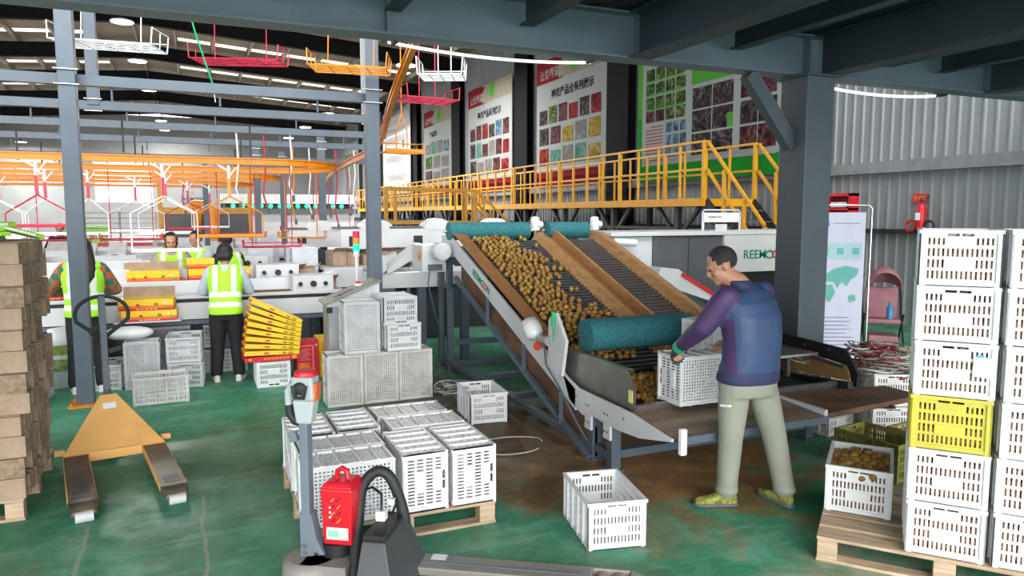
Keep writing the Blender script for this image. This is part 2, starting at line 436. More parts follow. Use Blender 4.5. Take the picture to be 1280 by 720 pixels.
# black wall columns between the posters
for i, y in enumerate((10.9, 17.9, 24.5, 31.7, 38.5, 45.3, 52.1)):
    mb = MB()
    h = rz_(XW) + 0.3
    mb.box((XW - 0.30, y, h / 2), (0.03, 1.1 if i else 0.4, h)); mb.box((XW - 0.12, y, h / 2), (0.30, 0.04, h)); 
    mb.box((XW - 0.06, y, h / 2), (0.03, 1.1 if i else 0.4, h))
    struct('column', mb, M_wallblack, ['black wall column behind the stairs', 'black wall column left of the green poster', 'black wall column between the two product posters',
           'black wall column between the second and third posters', 'black wall column beyond the pale poster', 'black wall column beyond the silver curtain', 'farthest black wall column'][i], 'column')

# mezzanine over the camera
ZB = 3.2
mb = MB()
def ibeam(mb, a, b_, z0, z1, w, along='X'):
    a = V(a); b_ = V(b_)
    for z, hh in ((z0 + 0.008, 0.016), (z1 - 0.008, 0.016)):
        if along == 'X': mb.b2((a.x, a.y - w / 2, z - hh / 2), (b_.x, a.y + w / 2, z + hh / 2))
        else: mb.b2((a.x - w / 2, a.y, z - hh / 2), (a.x + w / 2, b_.y, z + hh / 2))
    if along == 'X': mb.b2((a.x, a.y - 0.01, z0), (b_.x, a.y + 0.01, z1))
    else: mb.b2((a.x - 0.01, a.y, z0), (a.x + 0.01, b_.y, z1))
ibeam(mb, (-9, 5.45, 0), (XW - 0.3, 5.45, 0), ZB, 3.58, 0.22)
for x in (-4.0, -1.3, 1.35, 3.5, 5.4, 8.0): mb.box((x, 5.40, 3.39), (0.012, 0.1, 0.35))
struct('beam', mb, M_beam, 'long blue grey steel edge beam of the deck overhead', 'beam')
mb = MB()
for x in (3.5, 5.55, 8.0, -3.5):
    ibeam(mb, (x, -1.5, 0), (x, 5.34, 0), ZB, 3.58, 0.22, 'Y')
struct('beam', mb, M_darkbeam, 'deep dark steel beams running back under the deck overhead', 'beam')
mb = MB()
for x in (-2.2, -1.15, -0.1, 0.55, 1.38, 2.45, 4.5, 6.4, 7.2, 8.9, 9.8):
    ibeam(mb, (x, -1.5, 0), (x, 5.34, 0), 3.36, 3.585, 0.12, 'Y')
struct('beam', mb, M_darkbeam, 'shallow dark steel joists under the deck overhead', 'beam')
mb = MB()
rib_sheet(mb, (-9, -1.6, 3.60), (1, 0, 0), (0, 1, 0), 20.2, 7.15, 0.25, 0.04, (0, 0, 1)); mb.b2((-9, -1.6, 3.65), (XW - 0.3, 5.6, 3.75))
M_deckun = mat('dark_blue_deck_sheet', hexc('27313d'), 0.6, var=0.1)
struct('ceiling_deck', mb, M_deckun, 'dark blue steel deck overhead above the camera', 'deck')
# big column under the mezzanine
mb = MB(); cx, cy = 5.45, 5.42
mb.box((cx, cy, 1.6), (0.34, 0.34, 3.2)); mb.box((cx, cy, 0.015), (0.5, 0.5, 0.03)); mb.box((cx, cy, 3.19), (0.46, 0.46, 0.02))
struct('pillar', mb, M_column, 'thick dark grey square pillar beside the banner', 'pillar', bevel=0.012)
mb = MB(); mb.bar((5.05, 5.42, 3.15), (5.32, 5.42, 2.75), 0.12, 0.02); mb.bar((3.9, 5.42, 3.2), (4.0, 5.42, 3.2), 0.1, 0.02)
# knee brace to the beam
mb = MB(); mb.bar((4.75, 5.45, 3.19), (5.30, 5.45, 2.55), 0.14, 0.10, up=(0, 1, 0))
struct('beam', mb, M_column, 'short diagonal brace from the thick pillar up to the beam', 'brace')

# slim grey frame columns and cross beams of the packing hall
def slim(x, y, h, label, z0=0.0, s=0.15, base=None):
    t = thing('steel_post', label, 'post', (x, y, 0)); t['kind'] = 'structure'
    m = MB(); m.b2((-s / 2, -s / 2, z0), (s / 2, s / 2, h)); m.build('post_shaft', M_steel_grey, t, bevel=0.006)
    if z0 == 0.0:
        m = MB(); m.box((0, 0, 0.01), (s + 0.14, s + 0.14, 0.02))
        for a in (-1, 1):
            for c in (-1, 1): m.cyl((a * (s / 2 + 0.04), c * (s / 2 + 0.04), 0.02), (a * (s / 2 + 0.04), c * (s / 2 + 0.04), 0.045), 0.012, 6)
        p = m.build('base_plate', base or M_steel_grey, t)
        if base: p['label'] = 'orange painted base plate'
    m = MB()
    for z in (3.13, 3.27):
        m.tube([(-s / 2 - 0.03, -s / 2 - 0.012, z), (s / 2 + 0.03, -s / 2 - 0.012, z)], 0.008, 6)
    m.build('clamp_bolt', M_chrome, t)
    return t
slim(-1.06, 8.25, 4.6, 'slim grey steel post on an orange base plate by the yellow pallet truck', base=M_orange)
slim(1.87, 8.25, 4.6, 'slim grey steel post rising behind the control console')
slim(-1.05, 10.2, 4.9, 'short grey hanger post above the left packing lines', z0=3.2, s=0.13)
slim(2.25, 10.2, 4.9, 'short grey hanger post above the sorting lines', z0=3.2, s=0.13)
for x, y, lab in ((2.28, 14.4, 'dark slim post beyond the red trays'), (1.25, 16.4, 'thin grey post left of the red trays'), (2.0, 18.5, 'thin dark post far beyond the carriers'),
                  (-4.5, 14.4, 'slim grey post among the left packing lines'), (0.3, 20.5, 'thin post behind the orange loops')):
    slim(x, y, 3.4, lab, s=0.13)
for i, (y, x0, x1) in enumerate(((8.25, -8, 1.85), (10.2, -8, 2.4), (12.2, -9, 3.0), (14.4, -10, 3.4), (18.5, -12, 4.2))):
    m = MB(); m.b2((x0, y - 0.05 + (0.12 if i == 0 else 0), 3.15), (x1, y + 0.05 + (0.12 if i == 0 else 0), 3.25))
    for q in range(int(x0) + 1, int(x1) + 1): m.cyl((q + 0.3, y + (0.12 if i == 0 else 0), 3.02), (q + 0.3, y + (0.12 if i == 0 else 0), 3.15), 0.012, 6)
    struct('beam', m, M_steel_grey, 'grey cross beam over the packing hall, %s from the front' % ['first', 'second', 'third', 'fourth', 'fifth'][i], 'beam')

# drooping pale light tube under the edge beam
t = thing('light_tube', 'glowing white light hose drooping under the edge beam', 'light', (2.0, 5.6, 3.15))
m = MB()
def sag(p, q, s, n=14): return [V(p).lerp(V(q), i / n) - V((0, 0, s * 4 * (i / n) * (1 - i / n))) for i in range(n + 1)]
m.tube(sag((1.42, 5.66, 3.215), (3.2, 5.66, 3.205), 0.045), 0.013, 8)
M_tube = mat('light_hose', (0.9, 0.88, 0.85), 0.4, emit=(1, 0.95, 0.9), estr=0.6)
m.build('hose', M_tube, t, world=True)
for f in (0.02, 0.98): m = MB(); m.box((1.42 + 1.78 * f, 5.61, 3.215), (0.03, 0.14, 0.05)); m.build('clip', M_black, t, world=True)
t = thing('light_tube', 'pale light hose drooping right of the thick pillar', 'light', (6.5, 5.6, 3.1))
m = MB(); m.tube(sag((5.75, 5.66, 3.2), (7.6, 5.66, 3.2), 0.05), 0.016, 8); m.build('hose', M_tube, t, world=True)
for f in (0.02, 0.98): m = MB(); m.box((5.75 + 1.85 * f, 5.61, 3.205), (0.03, 0.14, 0.05)); m.build('clip', M_black, t, world=True)

# high bay lamps
ORD = ['nearest', 'second', 'third', 'fourth', 'fifth', 'sixth', 'seventh']
def lamp(x, y, z, label, power):
    t = thing('high_bay_lamp', label, 'ceiling lamp', (x, y, z), group='high bay lamps in rows under the roof')
    m = MB(); m.tube([(0, 0, 0.05), (0, 0, 0.02), (0, 0, 0.0)], [0.33, 0.36, 0.36], 20); m.build('lamp_shade', M_white, t)
    m = MB(); m.cyl((0, 0, -0.012), (0, 0, -0.002), 0.33, 20); m.build('diffuser', M_glass_lamp, t)
    m = MB(); m.cyl((0, 0, 0.05), (0, 0, 0.16), 0.10, 12); m.cyl((0, 0, 0.16), (0, 0, rz_(x) - z - 0.02), 0.012, 6); m.build('hanger_rod', M_black, t)
    if power:
        ld = bpy.data.lights.new('bay_light', 'AREA'); ld.shape = 'DISK'; ld.size = 0.66; ld.energy = power; ld.color = (1, 0.97, 0.93)
        lo = bpy.data.objects.new('bay_light', ld); COL.objects.link(lo); lo.location = (0, 0, -0.03); lo.parent = t
for i, y in enumerate((27.6, 34.3, 42.0, 48.3, 55.3, 61.3)):
    lamp(-1.9 + 0.03 * i, y, 8.15, 'round high bay lamp in the middle row, %s from the camera' % ORD[i], 700)
for i, (x, y) in enumerate(((7.2, 26.1), (6.8, 40.1), (6.5, 46.8), (6.3, 53.8))):
    lamp(x, y, 7.2, 'round high bay lamp in the right row, %s from the camera' % ORD[i], 700)
for i, (x, y) in enumerate(((-10.9, 56.0), (-11.1, 62.3))):
    lamp(x, y, 7.0, 'round high bay lamp in the left row, %s from the camera' % ORD[i], 700)

# ------------------------------------------------------------------ light
W = bpy.data.worlds.new('sky'); SC.world = W; W.use_nodes = True
bg = W.node_tree.nodes['Background']; bg.inputs['Color'].default_value = (0.93, 0.97, 1.0, 1); bg.inputs['Strength'].default_value = 2.5
SC.view_settings.exposure = 0.68
sl = bpy.data.lights.new('soft_sun', 'SUN'); sl.energy = 2.2; sl.angle = math.radians(50); sl.color = (1.0, 0.98, 0.95)
so_ = bpy.data.objects.new('soft_sun', sl); COL.objects.link(so_)
so_.rotation_euler = V((0.22, 0.90, -0.40)).to_track_quat('-Z', 'Y').to_euler()
SC.cycles.use_denoising = True
SC.cycles.max_bounces = 6; SC.cycles.diffuse_bounces = 4; SC.cycles.glossy_bounces = 2
SC.cycles.sample_clamp_indirect = 6
# ------------------------------------------------------------------ plastic fruit crates
CW, CL, CH = 0.36, 0.52, 0.28
def cuts(a, b, n, frac, fix=()):
    """n slots of width frac*pitch between a and b"""
    p = (b - a) / n; o = []
    for i in range(n): o += [a + p * (i + 0.5 - frac / 2), a + p * (i + 0.5 + frac / 2)]
    return o
def crate_parts():
    P = {}
    t = 0.006
    # end panel (short side) : x in [-W/2, W/2], z in [0, H], outer face at y=0 growing inwards (+y)
    w = CW / 2 - 0.012
    xs = [-w] + cuts(-w + 0.024, w - 0.024, 14, 0.46) + [w]
    zs = [0.004]
    rows = [(0.036, 0.076), (0.092, 0.132), (0.148, 0.188), (0.206, 0.240)]
    for a, b in rows: zs += [a, b]
    zs += [0.248, 0.262, CH - 0.004]
    def hole(i, j):
        if j == 9 and i in (9, 10, 11, 12, 13, 15, 16, 17, 18, 19): return True      # the two grip slots
        if i % 2 == 0 or j % 2 == 0 or j > 7: return False
        c = (i - 1) // 2; r = (j - 1) // 2
        if r == 3 and 4 <= c <= 9: return False
        if r == 1 and 4 <= c <= 9: return False                                       # blank name plate
        return True
    # shift the grip slots: they sit where the top row is blank
    def hole2(i, j):
        if j == 9: return (9 <= i <= 13) or (15 <= i <= 19)
        return hole(i, j)
    m = MB(); m.panel((0, 0, 0), (1, 0, 0), (0, 0, 1), xs, zs, hole2, -t)
    m.box((0, -0.003, 0.168 - 0.03 - 0.028 + 0.001), (0.135, 0.006, 0.052))
    P['end_panel'] = m.mesh('end_panel', M_white)
    # side panel (long side): along y, z up, five rows of slots, four outer ribs
    l = CL / 2 - 0.012
    ys = [-l] + cuts(-l + 0.02, l - 0.02, 22, 0.5) + [l]
    zs2 = [0.004] + [q for k in range(5) for q in (0.034 + k * 0.045, 0.034 + k * 0.045 + 0.031)] + [CH - 0.004]
    m = MB(); m.panel((0, 0, 0), (0, 1, 0), (0, 0, 1), ys, zs2, lambda i, j: i % 2 == 1 and j % 2 == 1, -t)
    for y in (-0.16, -0.055, 0.055, 0.16): m.box((0.006, y, 0.145), (0.014, 0.012, 0.27))
    P['side_panel'] = m.mesh('side_panel', M_white)
    # base grid with its cross rib
    xs3 = [-w] + cuts(-w + 0.018, w - 0.018, 14, 0.5) + [w]
    ys3 = [-l] + cuts(-l + 0.018, l - 0.018, 20, 0.5) + [l]
    m = MB(); m.panel((0, 0, 0.012), (1, 0, 0), (0, 1, 0), xs3, ys3, lambda i, j: i % 2 == 1 and j % 2 == 1, 0.006)
    for a, b in (((-0.11, -0.15), (0.11, 0.15)), ((-0.11, 0.15), (0.11, -0.15))): m.bar((a[0], a[1], 0.010), (b[0], b[1], 0.010), 0.008, 0.006)
    P['base_grid'] = m.mesh('base_grid', M_white)
    # rim, bottom frame, corner posts, stacking feet : one moulded frame
    m = MB()
    def ring(z0, z1, o, th):
        x, y = CW / 2 + o, CL / 2 + o
        m.b2((-x, -y, z0), (x, -y + th, z1)); m.b2((-x, y - th, z0), (x, y, z1)); m.b2((-x, -y + th, z0), (-x + th, y - th, z1)); m.b2((x - th, -y + th, z0), (x, y - th, z1))
    ring(CH - 0.018, CH, 0.0, 0.017); ring(0.008, 0.026, -0.004, 0.016)
    for a in (-1, 1):
        for b in (-1, 1):
            m.b2((a * (CW / 2 - 0.002), b * (CL / 2 - 0.002), 0.006), (a * (CW / 2 - 0.026), b * (CL / 2 - 0.010), CH - 0.001))
            m.b2((a * (CW / 2 - 0.002), b * (CL / 2 - 0.002), 0.006), (a * (CW / 2 - 0.010), b * (CL / 2 - 0.026), CH - 0.001))
            m.cyl((a * (CW / 2 - 0.022), b * (CL / 2 - 0.022), 0.0), (a * (CW / 2 - 0.022), b * (CL / 2 - 0.022), 0.02), 0.016, 10)
    P['rim'] = m.mesh('rim', M_white)
    return P
CP = crate_parts()
def crate(M, label, group=None, m=None, cat='crate'):
    t = bpy.data.objects.new('plastic_crate', None); COL.objects.link(t); t.empty_display_size = 0.1
    t.matrix_basis = M; tag(t, label, cat, group)
    def put(name, Mx, me):
        o = bpy.data.objects.new(name, CP[me]); COL.objects.link(o); o.parent = t; o.matrix_basis = Mx
        if m is not None:
            o.material_slots[0].link = 'OBJECT'; o.material_slots[0].material = m
    I = Matrix.Identity(4)
    put('end_panel', Matrix.Translation((0, -CL / 2 + 0.012, 0)), 'end_panel')
    put('end_panel', Matrix.Translation((0, CL / 2 - 0.012, 0)) @ Matrix.Rotation(PI, 4, 'Z'), 'end_panel')
    put('side_panel', Matrix.Translation((CW / 2 - 0.012, 0, 0)), 'side_panel')
    put('side_panel', Matrix.Translation((-CW / 2 + 0.012, 0, 0)) @ Matrix.Rotation(PI, 4, 'Z'), 'side_panel')
    put('base_grid', I, 'base_grid'); put('rim', I, 'rim')
    return t
def axes(c, x, y, z):   # crate matrix from the world directions of its width, length and height
    x, y, z = V(x), V(y), V(z)
    return Matrix(((x.x, y.x, z.x, c[0]), (x.y, y.y, z.y, c[1]), (x.z, y.z, z.z, c[2]), (0, 0, 0, 1)))
def upright(x, y, z, rz=0.0): return xform((x, y, z), rz)

# kiwifruit
def kiwi_mesh(i):
    m = MB(); r = random.Random(i); a, b, c = 0.0262, 0.0262 * r.uniform(0.92, 1.0), 0.0288 * r.uniform(0.95, 1.06)
    m.ball((0, 0, 0), (a, b, c), 12, 9); m.cyl((0, 0, c * 0.97), (0, 0, c * 1.03), 0.004, 6)
    return m.mesh('kiwifruit', M_kiwi[i % 3])
KM = [kiwi_mesh(i) for i in range(6)]
def kiwi(p, label, group, s=1.0):
    o = bpy.data.objects.new('kiwifruit', KM[rnd.randrange(6)]); COL.objects.link(o)
    e = (rnd.uniform(0.9, 2.2), rnd.uniform(-0.6, 0.6), rnd.uniform(0, 6.28))
    o.matrix_basis = xform(p, e[2], e[0], e[1]) @ Matrix.Scale(s, 4)
    return tag(o, label, 'fruit', group)
def kiwi_mass(pts, label, mt, size=0.028, par=None, cat='fruit', name='kiwifruit_heap'):
    m = MB()
    for p in pts: 
        m.k = rnd.randrange(3) if isinstance(mt, list) else 0
        m.ball(p, (size * rnd.uniform(0.9, 1.05), size * rnd.uniform(0.9, 1.05), size * rnd.uniform(1.0, 1.2)), 8, 6)
    o = m.build(name, mt, par)
    tag(o, label, cat, kind='stuff'); return o

# ---- the tall stack on the right pallet
P0 = V((3.07, 2.86, 0)); PU = V((0.63, -0.777, 0)).normalized(); PV = V((-PU.y, PU.x, 0)); PRZ = math.atan2(PU.y, PU.x)
def on_pal(u, v, z): p = P0 + PU * u + PV * v; return (p.x, p.y, z)
t = thing('wooden_pallet', 'raw timber pallet under the tall right stack of fruit crates', 'pallet', (P0.x, P0.y, 0), PRZ)
PALH = 0.14
def pallet_parts(t, LU, LV, slats=6, top_t=0.018):
    # slats run along u
    sw = LV / slats * 0.80
    for k in range(slats):
        y = sw / 2 + (LV - sw) * k / (slats - 1)
        m = MB(); m.box((LU / 2, y, PALH - top_t / 2), (LU, sw, top_t)); m.build('top_slat', M_pallet, t, bevel=0.003)
    for y in (0.045, LV / 2, LV - 0.045):
        m = MB(); m.box((LU / 2, y, 0.009), (LU, 0.09, 0.018)); m.build('bottom_slat', M_pallet, t, bevel=0.003)
        for x in (0.055, LU / 2, LU - 0.055):
            m = MB(); m.box((x, y, 0.018 + (PALH - top_t - 0.018) / 2), (0.10, 0.085, PALH - top_t - 0.018)); m.build('block', M_pallet, t, bevel=0.003)
pallet_parts(t, 1.22, 1.02)
u0 = 0.40
RNK = ['bottom', 'second from the bottom', 'third from the bottom', 'fourth from the bottom', 'fifth from the bottom', 'topmost']
PITCH = 0.2805
def fruit_fill(M, label, top=0.24, n=90):
    pts = []
    for k in range(n):
        pts.append(M @ V((rnd.uniform(-CW / 2 + 0.045, CW / 2 - 0.045), rnd.uniform(-CL / 2 + 0.042, CL / 2 - 0.05), rnd.uniform(0.05, top))))
    for i in range(7):      # the layers pressed against the front panel
        for j in range(5):
            if 0.05 + j * 0.048 < top: pts.append(M @ V((-0.138 + i * 0.046, -CL / 2 + 0.052, 0.05 + j * 0.048)))
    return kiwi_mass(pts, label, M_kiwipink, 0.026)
for c in range(2):
    for k in range(6):
        u = u0 + 0.20 + c * 0.385 + rnd.uniform(-0.006, 0.006)
        z = PALH + k * PITCH
        yel = (c == 0 and k == 2)
        x, y, _ = on_pal(u, 0.27 + rnd.uniform(-0.006, 0.006), z)
        M = upright(x, y, z, PRZ + rnd.uniform(-0.012, 0.012))
        col_n = 'left' if c == 0 else 'right'
        lab = ('yellow fruit crate between white ones in the tall right stack' if yel else
               'white fruit crate, %s in the %s column of the tall stack' % (RNK[k], col_n))
        if c == 0 and k == 3: lab = 'white fruit crate with a paper tag, fourth from the bottom of the tall stack'
        o = crate(M, lab, 'fruit crates stacked on the right pallet', M_yelp if yel else None)
        fruit_fill(M, 'kiwifruit showing through the slots of the crate %s in the %s column' % (RNK[k] if not yel else 'coloured yellow', col_n))
        if c == 0 and k == 3:
            m = MB(); m.quad((0.075, -CL / 2 - 0.004, 0.12), (0.155, -CL / 2 - 0.004, 0.115), (0.158, -CL / 2 - 0.004, 0.215), (0.080, -CL / 2 - 0.004, 0.22))
            m.quad((0.155, -CL / 2 - 0.005, 0.115), (0.075, -CL / 2 - 0.005, 0.12), (0.080, -CL / 2 - 0.005, 0.22), (0.158, -CL / 2 - 0.005, 0.215))
            tg = m.build('paper_tag', M_text_w, o)
            m = MB(); m.box((0.105, -CL / 2 - 0.006, 0.222), (0.03, 0.004, 0.012)); m.build('tag_clip', mat('blue_clip', (0.05, 0.4, 0.75), 0.4), tg)
# open crate with fruit at the back of the pallet
x, y, _ = on_pal(0.185, 0.66, 0); Mo = upright(x, y, PALH, PRZ)
crate(Mo, 'open white crate of kiwifruit at the left back of the right pallet', 'fruit crates stacked on the right pallet')
for j in range(9):
    for i in range(6):
        p = Mo @ V((-0.135 + i * 0.054 + (0.012 if j % 2 else -0.012) + rnd.uniform(-.010, .010), -0.225 + j * 0.054 + rnd.uniform(-.014, .014), 0.215 + 0.03 * math.exp(-((i - 3.5) ** 2 + (j - 6) ** 2) / 6) + rnd.uniform(0, .026)))
        kiwi(p, 'loose kiwifruit on top in the open crate on the right pallet', 'kiwifruit in the open crate')
fruit_fill(Mo, 'kiwifruit below the top layer in the open crate on the right pallet', 0.19)

# ---- pallet of empty crates behind the red battery truck
t = thing('wooden_pallet', 'low timber pallet under the block of empty white crates', 'pallet', (0.50, 4.02, 0), 0.0)
pallet_parts(t, 1.14, 1.18, 7)
zc = PALH + CW / 2
X_, Y_, Z_ = V((1, 0, 0)), V((0, 1, 0)), V((0, 0, 1))
gp = 'empty crates laid on their sides on the low pallet'
def side_y(x0, y0, lab):   # length along Y, lying on its side, mouth to +X ; x0 left edge (height direction)
    crate(axes((x0, y0 + CL / 2, zc), -Z_, Y_, X_), lab, gp)
def side_x(x0, y0, lab):   # length along X, base grid facing the camera
    crate(axes((x0 + CL / 2, y0, zc), Z_, X_, Y_), lab, gp)
side_x(0.50, 4.03, 'empty white crate on its side directly behind the red battery, base grid forward')
side_x(0.51, 4.335, 'empty white crate on its side, second back in the left half of the low pallet')
side_y(0.50, 4.65, 'empty white crate on its side at the far left corner of the low pallet')
side_y(0.80, 4.67, 'empty white crate on its side, back row second from left on the low pallet')
side_y(1.055, 4.03, 'empty white crate on its side, end panel forward, beside the black hose loop')
side_y(1.36, 4.02, 'empty white crate on its side at the front right corner of the low pallet')
side_x(1.13, 4.59, 'empty white crate on its side behind the front right pair on the low pallet')
side_x(1.11, 4.90, 'empty white crate on its side at the far right corner of the low pallet')

# ---- five-crate wall between console and elevator
gp = 'grey white crates stacked beside the control console'
def on_end(x0, y0, z0, lab, m, g):   # standing on its end, base grid facing the camera
    crate(axes((x0 + CW / 2, y0, z0 + CL / 2), X_, -Z_, Y_), lab, g, m)
on_end(1.13, 7.12, 0, 'dirty cream crate standing on end, lower left of the crate wall by the console', M_dirty, gp)
on_end(1.49, 7.13, 0, 'grey white crate standing on end, lower middle of the crate wall', M_dirty, gp)
on_end(1.85, 7.14, 0, 'grey white crate standing on end, lower right of the crate wall', M_dirty, gp)
on_end(1.30, 7.10, CL, 'white crate standing on end, upper left of the crate wall, nearest the console', M_greyp, gp)
M = upright(1.90, 7.38, CL, 0.03); crate(M, 'small looking white crate upright, middle tier at right of the crate wall', gp, M_white)
crate(axes((1.86, 7.32, CL + CH + CH), X_, Y_, Z_) @ Matrix.Rotation(PI, 4, 'X'), 'white crate upside down, topmost at right of the crate wall', gp, M_greyp)
# ---- single open crates on the floor
crate(upright(2.42, 6.28, 0, -0.10), 'lone open white crate on the floor left of the elevator legs', None)
crate(upright(2.19, 3.66, 0, -0.21), 'large open empty white crate alone on the green floor in front', None)

# ---- crates around the packing line at left
gp = 'crates around the packing workers'
crate(xform((-0.38, 8.13, 0), PI / 2 + 0.05), 'open grey white crate on the floor, long side forward, behind the yellow pallet truck', gp, M_dirty)
on_end(-0.76, 8.72, 0, 'grey crate standing on end left of the two stacked crates', M_greyp, gp)
crate(upright(-0.14, 8.86, 0, -0.05), 'grey white crate, lower of the pair behind the long open crate', gp, M_greyp)
crate(upright(-0.15, 8.86, PITCH, -0.05), 'grey white crate, upper of the pair behind the long open crate', gp, M_greyp)
crate(xform((0.28, 9.50, 0), PI / 2), 'grey white crate on the floor behind the black trousers of the packer', gp, M_greyp)
crate(xform((0.30, 9.66, PITCH), PI / 2), 'grey white crate under the line above the trousers crate', gp, M_greyp)
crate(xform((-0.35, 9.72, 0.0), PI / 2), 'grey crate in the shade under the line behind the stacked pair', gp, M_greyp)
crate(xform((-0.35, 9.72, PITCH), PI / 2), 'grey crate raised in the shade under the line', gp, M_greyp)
crate(upright(0.74, 8.55, 0, 0.0) @ Matrix.Translation((0, 0, CH)) @ Matrix.Rotation(PI, 4, 'Y'), 'white crate upside down under the fanned yellow boxes', gp)
crate(upright(-1.62, 8.60, 0, -0.1), 'grey crate on the floor between carton stack and left packer', gp, M_greyp)
crate(upright(-1.62, 8.60, PITCH, -0.1), 'grey crate stacked by the carton stack', gp, M_greyp)
crate(upright(-0.95, 9.05, 0, -0.05), 'grey crate behind the handle of the yellow pallet truck', gp, M_greyp)
# crates with cable scraps at right behind the hopper guard
gp = 'crates holding cable scraps'
crate(upright(5.02, 4.75, 0.0, 0.15), 'lower crate under cable scraps beside the thick pillar', gp, M_dirty)
crate(upright(5.02, 4.75, PITCH, 0.15), 'upper crate full of cable scraps beside the thick pillar', gp, M_dirty)
crate(upright(5.46, 4.45, 0.0, -0.45), 'lower dirty crate under red and white cables near the banner', gp, M_dirty)
crate(upright(5.46, 4.45, PITCH, -0.45), 'upper dirty crate heaped with red and white cables near the banner', gp, M_dirty)
crate(upright(5.90, 4.15, 0.0, -0.6), 'lower cable crate closest to the tall fruit stack', gp, M_dirty)
crate(upright(5.90, 4.15, PITCH, -0.6), 'upper cable crate closest to the tall fruit stack', gp, M_dirty)
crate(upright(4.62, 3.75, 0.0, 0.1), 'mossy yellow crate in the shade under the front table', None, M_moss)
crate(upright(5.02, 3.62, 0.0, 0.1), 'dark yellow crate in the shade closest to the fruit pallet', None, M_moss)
# ------------------------------------------------------------------ the fruit elevator with its feed hopper
EL = thing('fruit_elevator', 'long sloping fruit elevator with brown side boards, teal brush rollers and steel feed hopper', 'conveyor', (3.75, 6.0, 0))
def Tz(y): return 1.68 - 0.368 * (7.94 - y)
def Bz(y): return Tz(min(y, 7.98)) - 0.11
def Uz(y): return 0.89 + 0.366 * (y - 6.05)
def strip(mb, poly, ya, yb, fz=Tz):
    A = [(x, ya, fz(ya) + d) for x, d in poly]; B = [(x, yb, fz(yb) + d) for x, d in poly]; n = len(poly)
    mb.add(A + B, [tuple(reversed(range(n))), tuple(range(n, 2 * n))] + [(i, (i + 1) % n, (i + 1) % n + n, i + n) for i in range(n)])
def pt(mb, name, m, bevel=0.0, parent=None): return mb.build(name, m, parent or EL, world=True, bevel=bevel)
# boards
def cap_board(mb, poly, y0=5.38):
    strip(mb, poly, y0, 7.94)
    strip(mb, poly, 7.94, 8.12, lambda y: 1.68 + 0.06 * (y - 7.94))
m = MB(); cap_board(m, [(2.735, 0.0), (2.735, -0.025), (2.885, -0.050), (2.885, -0.022)], 5.62); pt(m, 'side_board', M_wood)['label'] = 'brown outer board'
m = MB(); cap_board(m, [(2.886, -0.018), (2.886, -0.055), (2.965, -0.135), (2.978, -0.120)], 5.50); pt(m, 'side_board', M_woodl)
m = MB(); cap_board(m, [(3.775, -0.125), (3.79, -0.14), (3.885, -0.02), (3.865, 0.0)]); pt(m, 'divider_board', M_woodl)
m = MB(); cap_board(m, [(3.886, -0.045), (3.886, -0.062), (4.035, -0.10), (4.035, -0.083)]); pt(m, 'divider_board', M_wood)
m = MB(); cap_board(m, [(4.036, -0.11), (4.036, 0.012), (4.07, 0.012), (4.09, -0.13)]); pt(m, 'divider_board', M_woodl)
m = MB(); cap_board(m, [(4.565, -0.13), (4.62, 0.0), (4.70, 0.0), (4.70, -0.14)]); pt(m, 'side_board', M_woodl)
# belts with cross bars
def belt(name, x0, x1, pitch, r, mbelt, mbar):
    m = MB()
    yA, yB = 5.22, 8.02
    m.hexa([(x0, yA, Bz(yA) - 0.06), (x1, yA, Bz(yA) - 0.06), (x1, yB, Bz(yB) - 0.06), (x0, yB, Bz(yB) - 0.06), (x0, yA, Bz(yA) - 0.03), (x1, yA, Bz(yA) - 0.03), (x1, yB, Bz(yB) - 0.03), (x0, yB, Bz(yB) - 0.03)])
    m.k = 1
    n = int((yB - yA) / pitch)
    for i in range(n):
        y = yA + (i + 0.5) * pitch
        m.tube([(x0, y, Bz(y) - 0.015), (x1, y, Bz(y) - 0.015)], r, 8)
    return pt(m, name, [mbelt, mbar])
M_bar = mat('dark_roller_bar', (0.045, 0.045, 0.05), 0.3, metal=0.4)
M_bar2 = mat('brown_black_roller_bar', (0.07, 0.055, 0.05), 0.35, metal=0.3)
belt('roller_belt', 2.95, 3.80, 0.062, 0.020, M_belt, M_bar)['label'] = 'dark roller belt carrying fruit'
belt('roller_belt', 4.07, 4.60, 0.066, 0.024, M_beltb, M_bar2)['label'] = 'narrow empty roller belt'
# white side beam with the maker's lettering, lower return board and rail
for xs, lab in (((2.735, 2.765), None), ((4.71, 4.74), None)):
    m = MB(); strip(m, [(xs[0], 0), (xs[0], -0.175), (xs[1], -0.175), (xs[1], 0)], 5.02, 8.05, Uz)
    m.b2((xs[0], 8.05, Uz(8.05) - 0.22), (xs[1], 8.42, Uz(8.05) + 0.03)); sb = pt(m, 'side_beam', M_machwhite, 0.004)
    if xs[0] < 3: SB = sb
m = MB(); strip(m, [(2.78, -0.16), (2.78, -0.40), (2.80, -0.40), (2.80, -0.16)], 4.78, 7.85, Uz); pt(m, 'return_board', M_rust)
m = MB(); strip(m, [(4.68, -0.16), (4.68, -0.40), (4.70, -0.40), (4.70, -0.16)], 5.0, 7.85, Uz); pt(m, 'return_board', M_rust)
m = MB(); strip(m, [(2.80, -0.38), (2.80, -0.40), (4.70, -0.40), (4.70, -0.38)], 5.0, 7.85, Uz); pt(m, 'bottom_plate', M_rust)
m = MB(); m.bar((2.745, 4.80, Uz(4.80) - 0.42), (2.745, 7.95, Uz(7.95) - 0.42), 0.05, 0.05); rl = pt(m, 'lower_rail', M_steel_grey, 0.006)
for y in (5.25, 6.0, 6.9): 
    m = MB(); m.bar((2.725, y, Uz(y) - 0.16), (2.725, y, Uz(y) - 0.43), 0.035, 0.012); pt(m, 'strap', M_steel_grey)
d = V((0, -1, -0.366)).normalized(); up = V((0, -0.366, 1)).normalized()
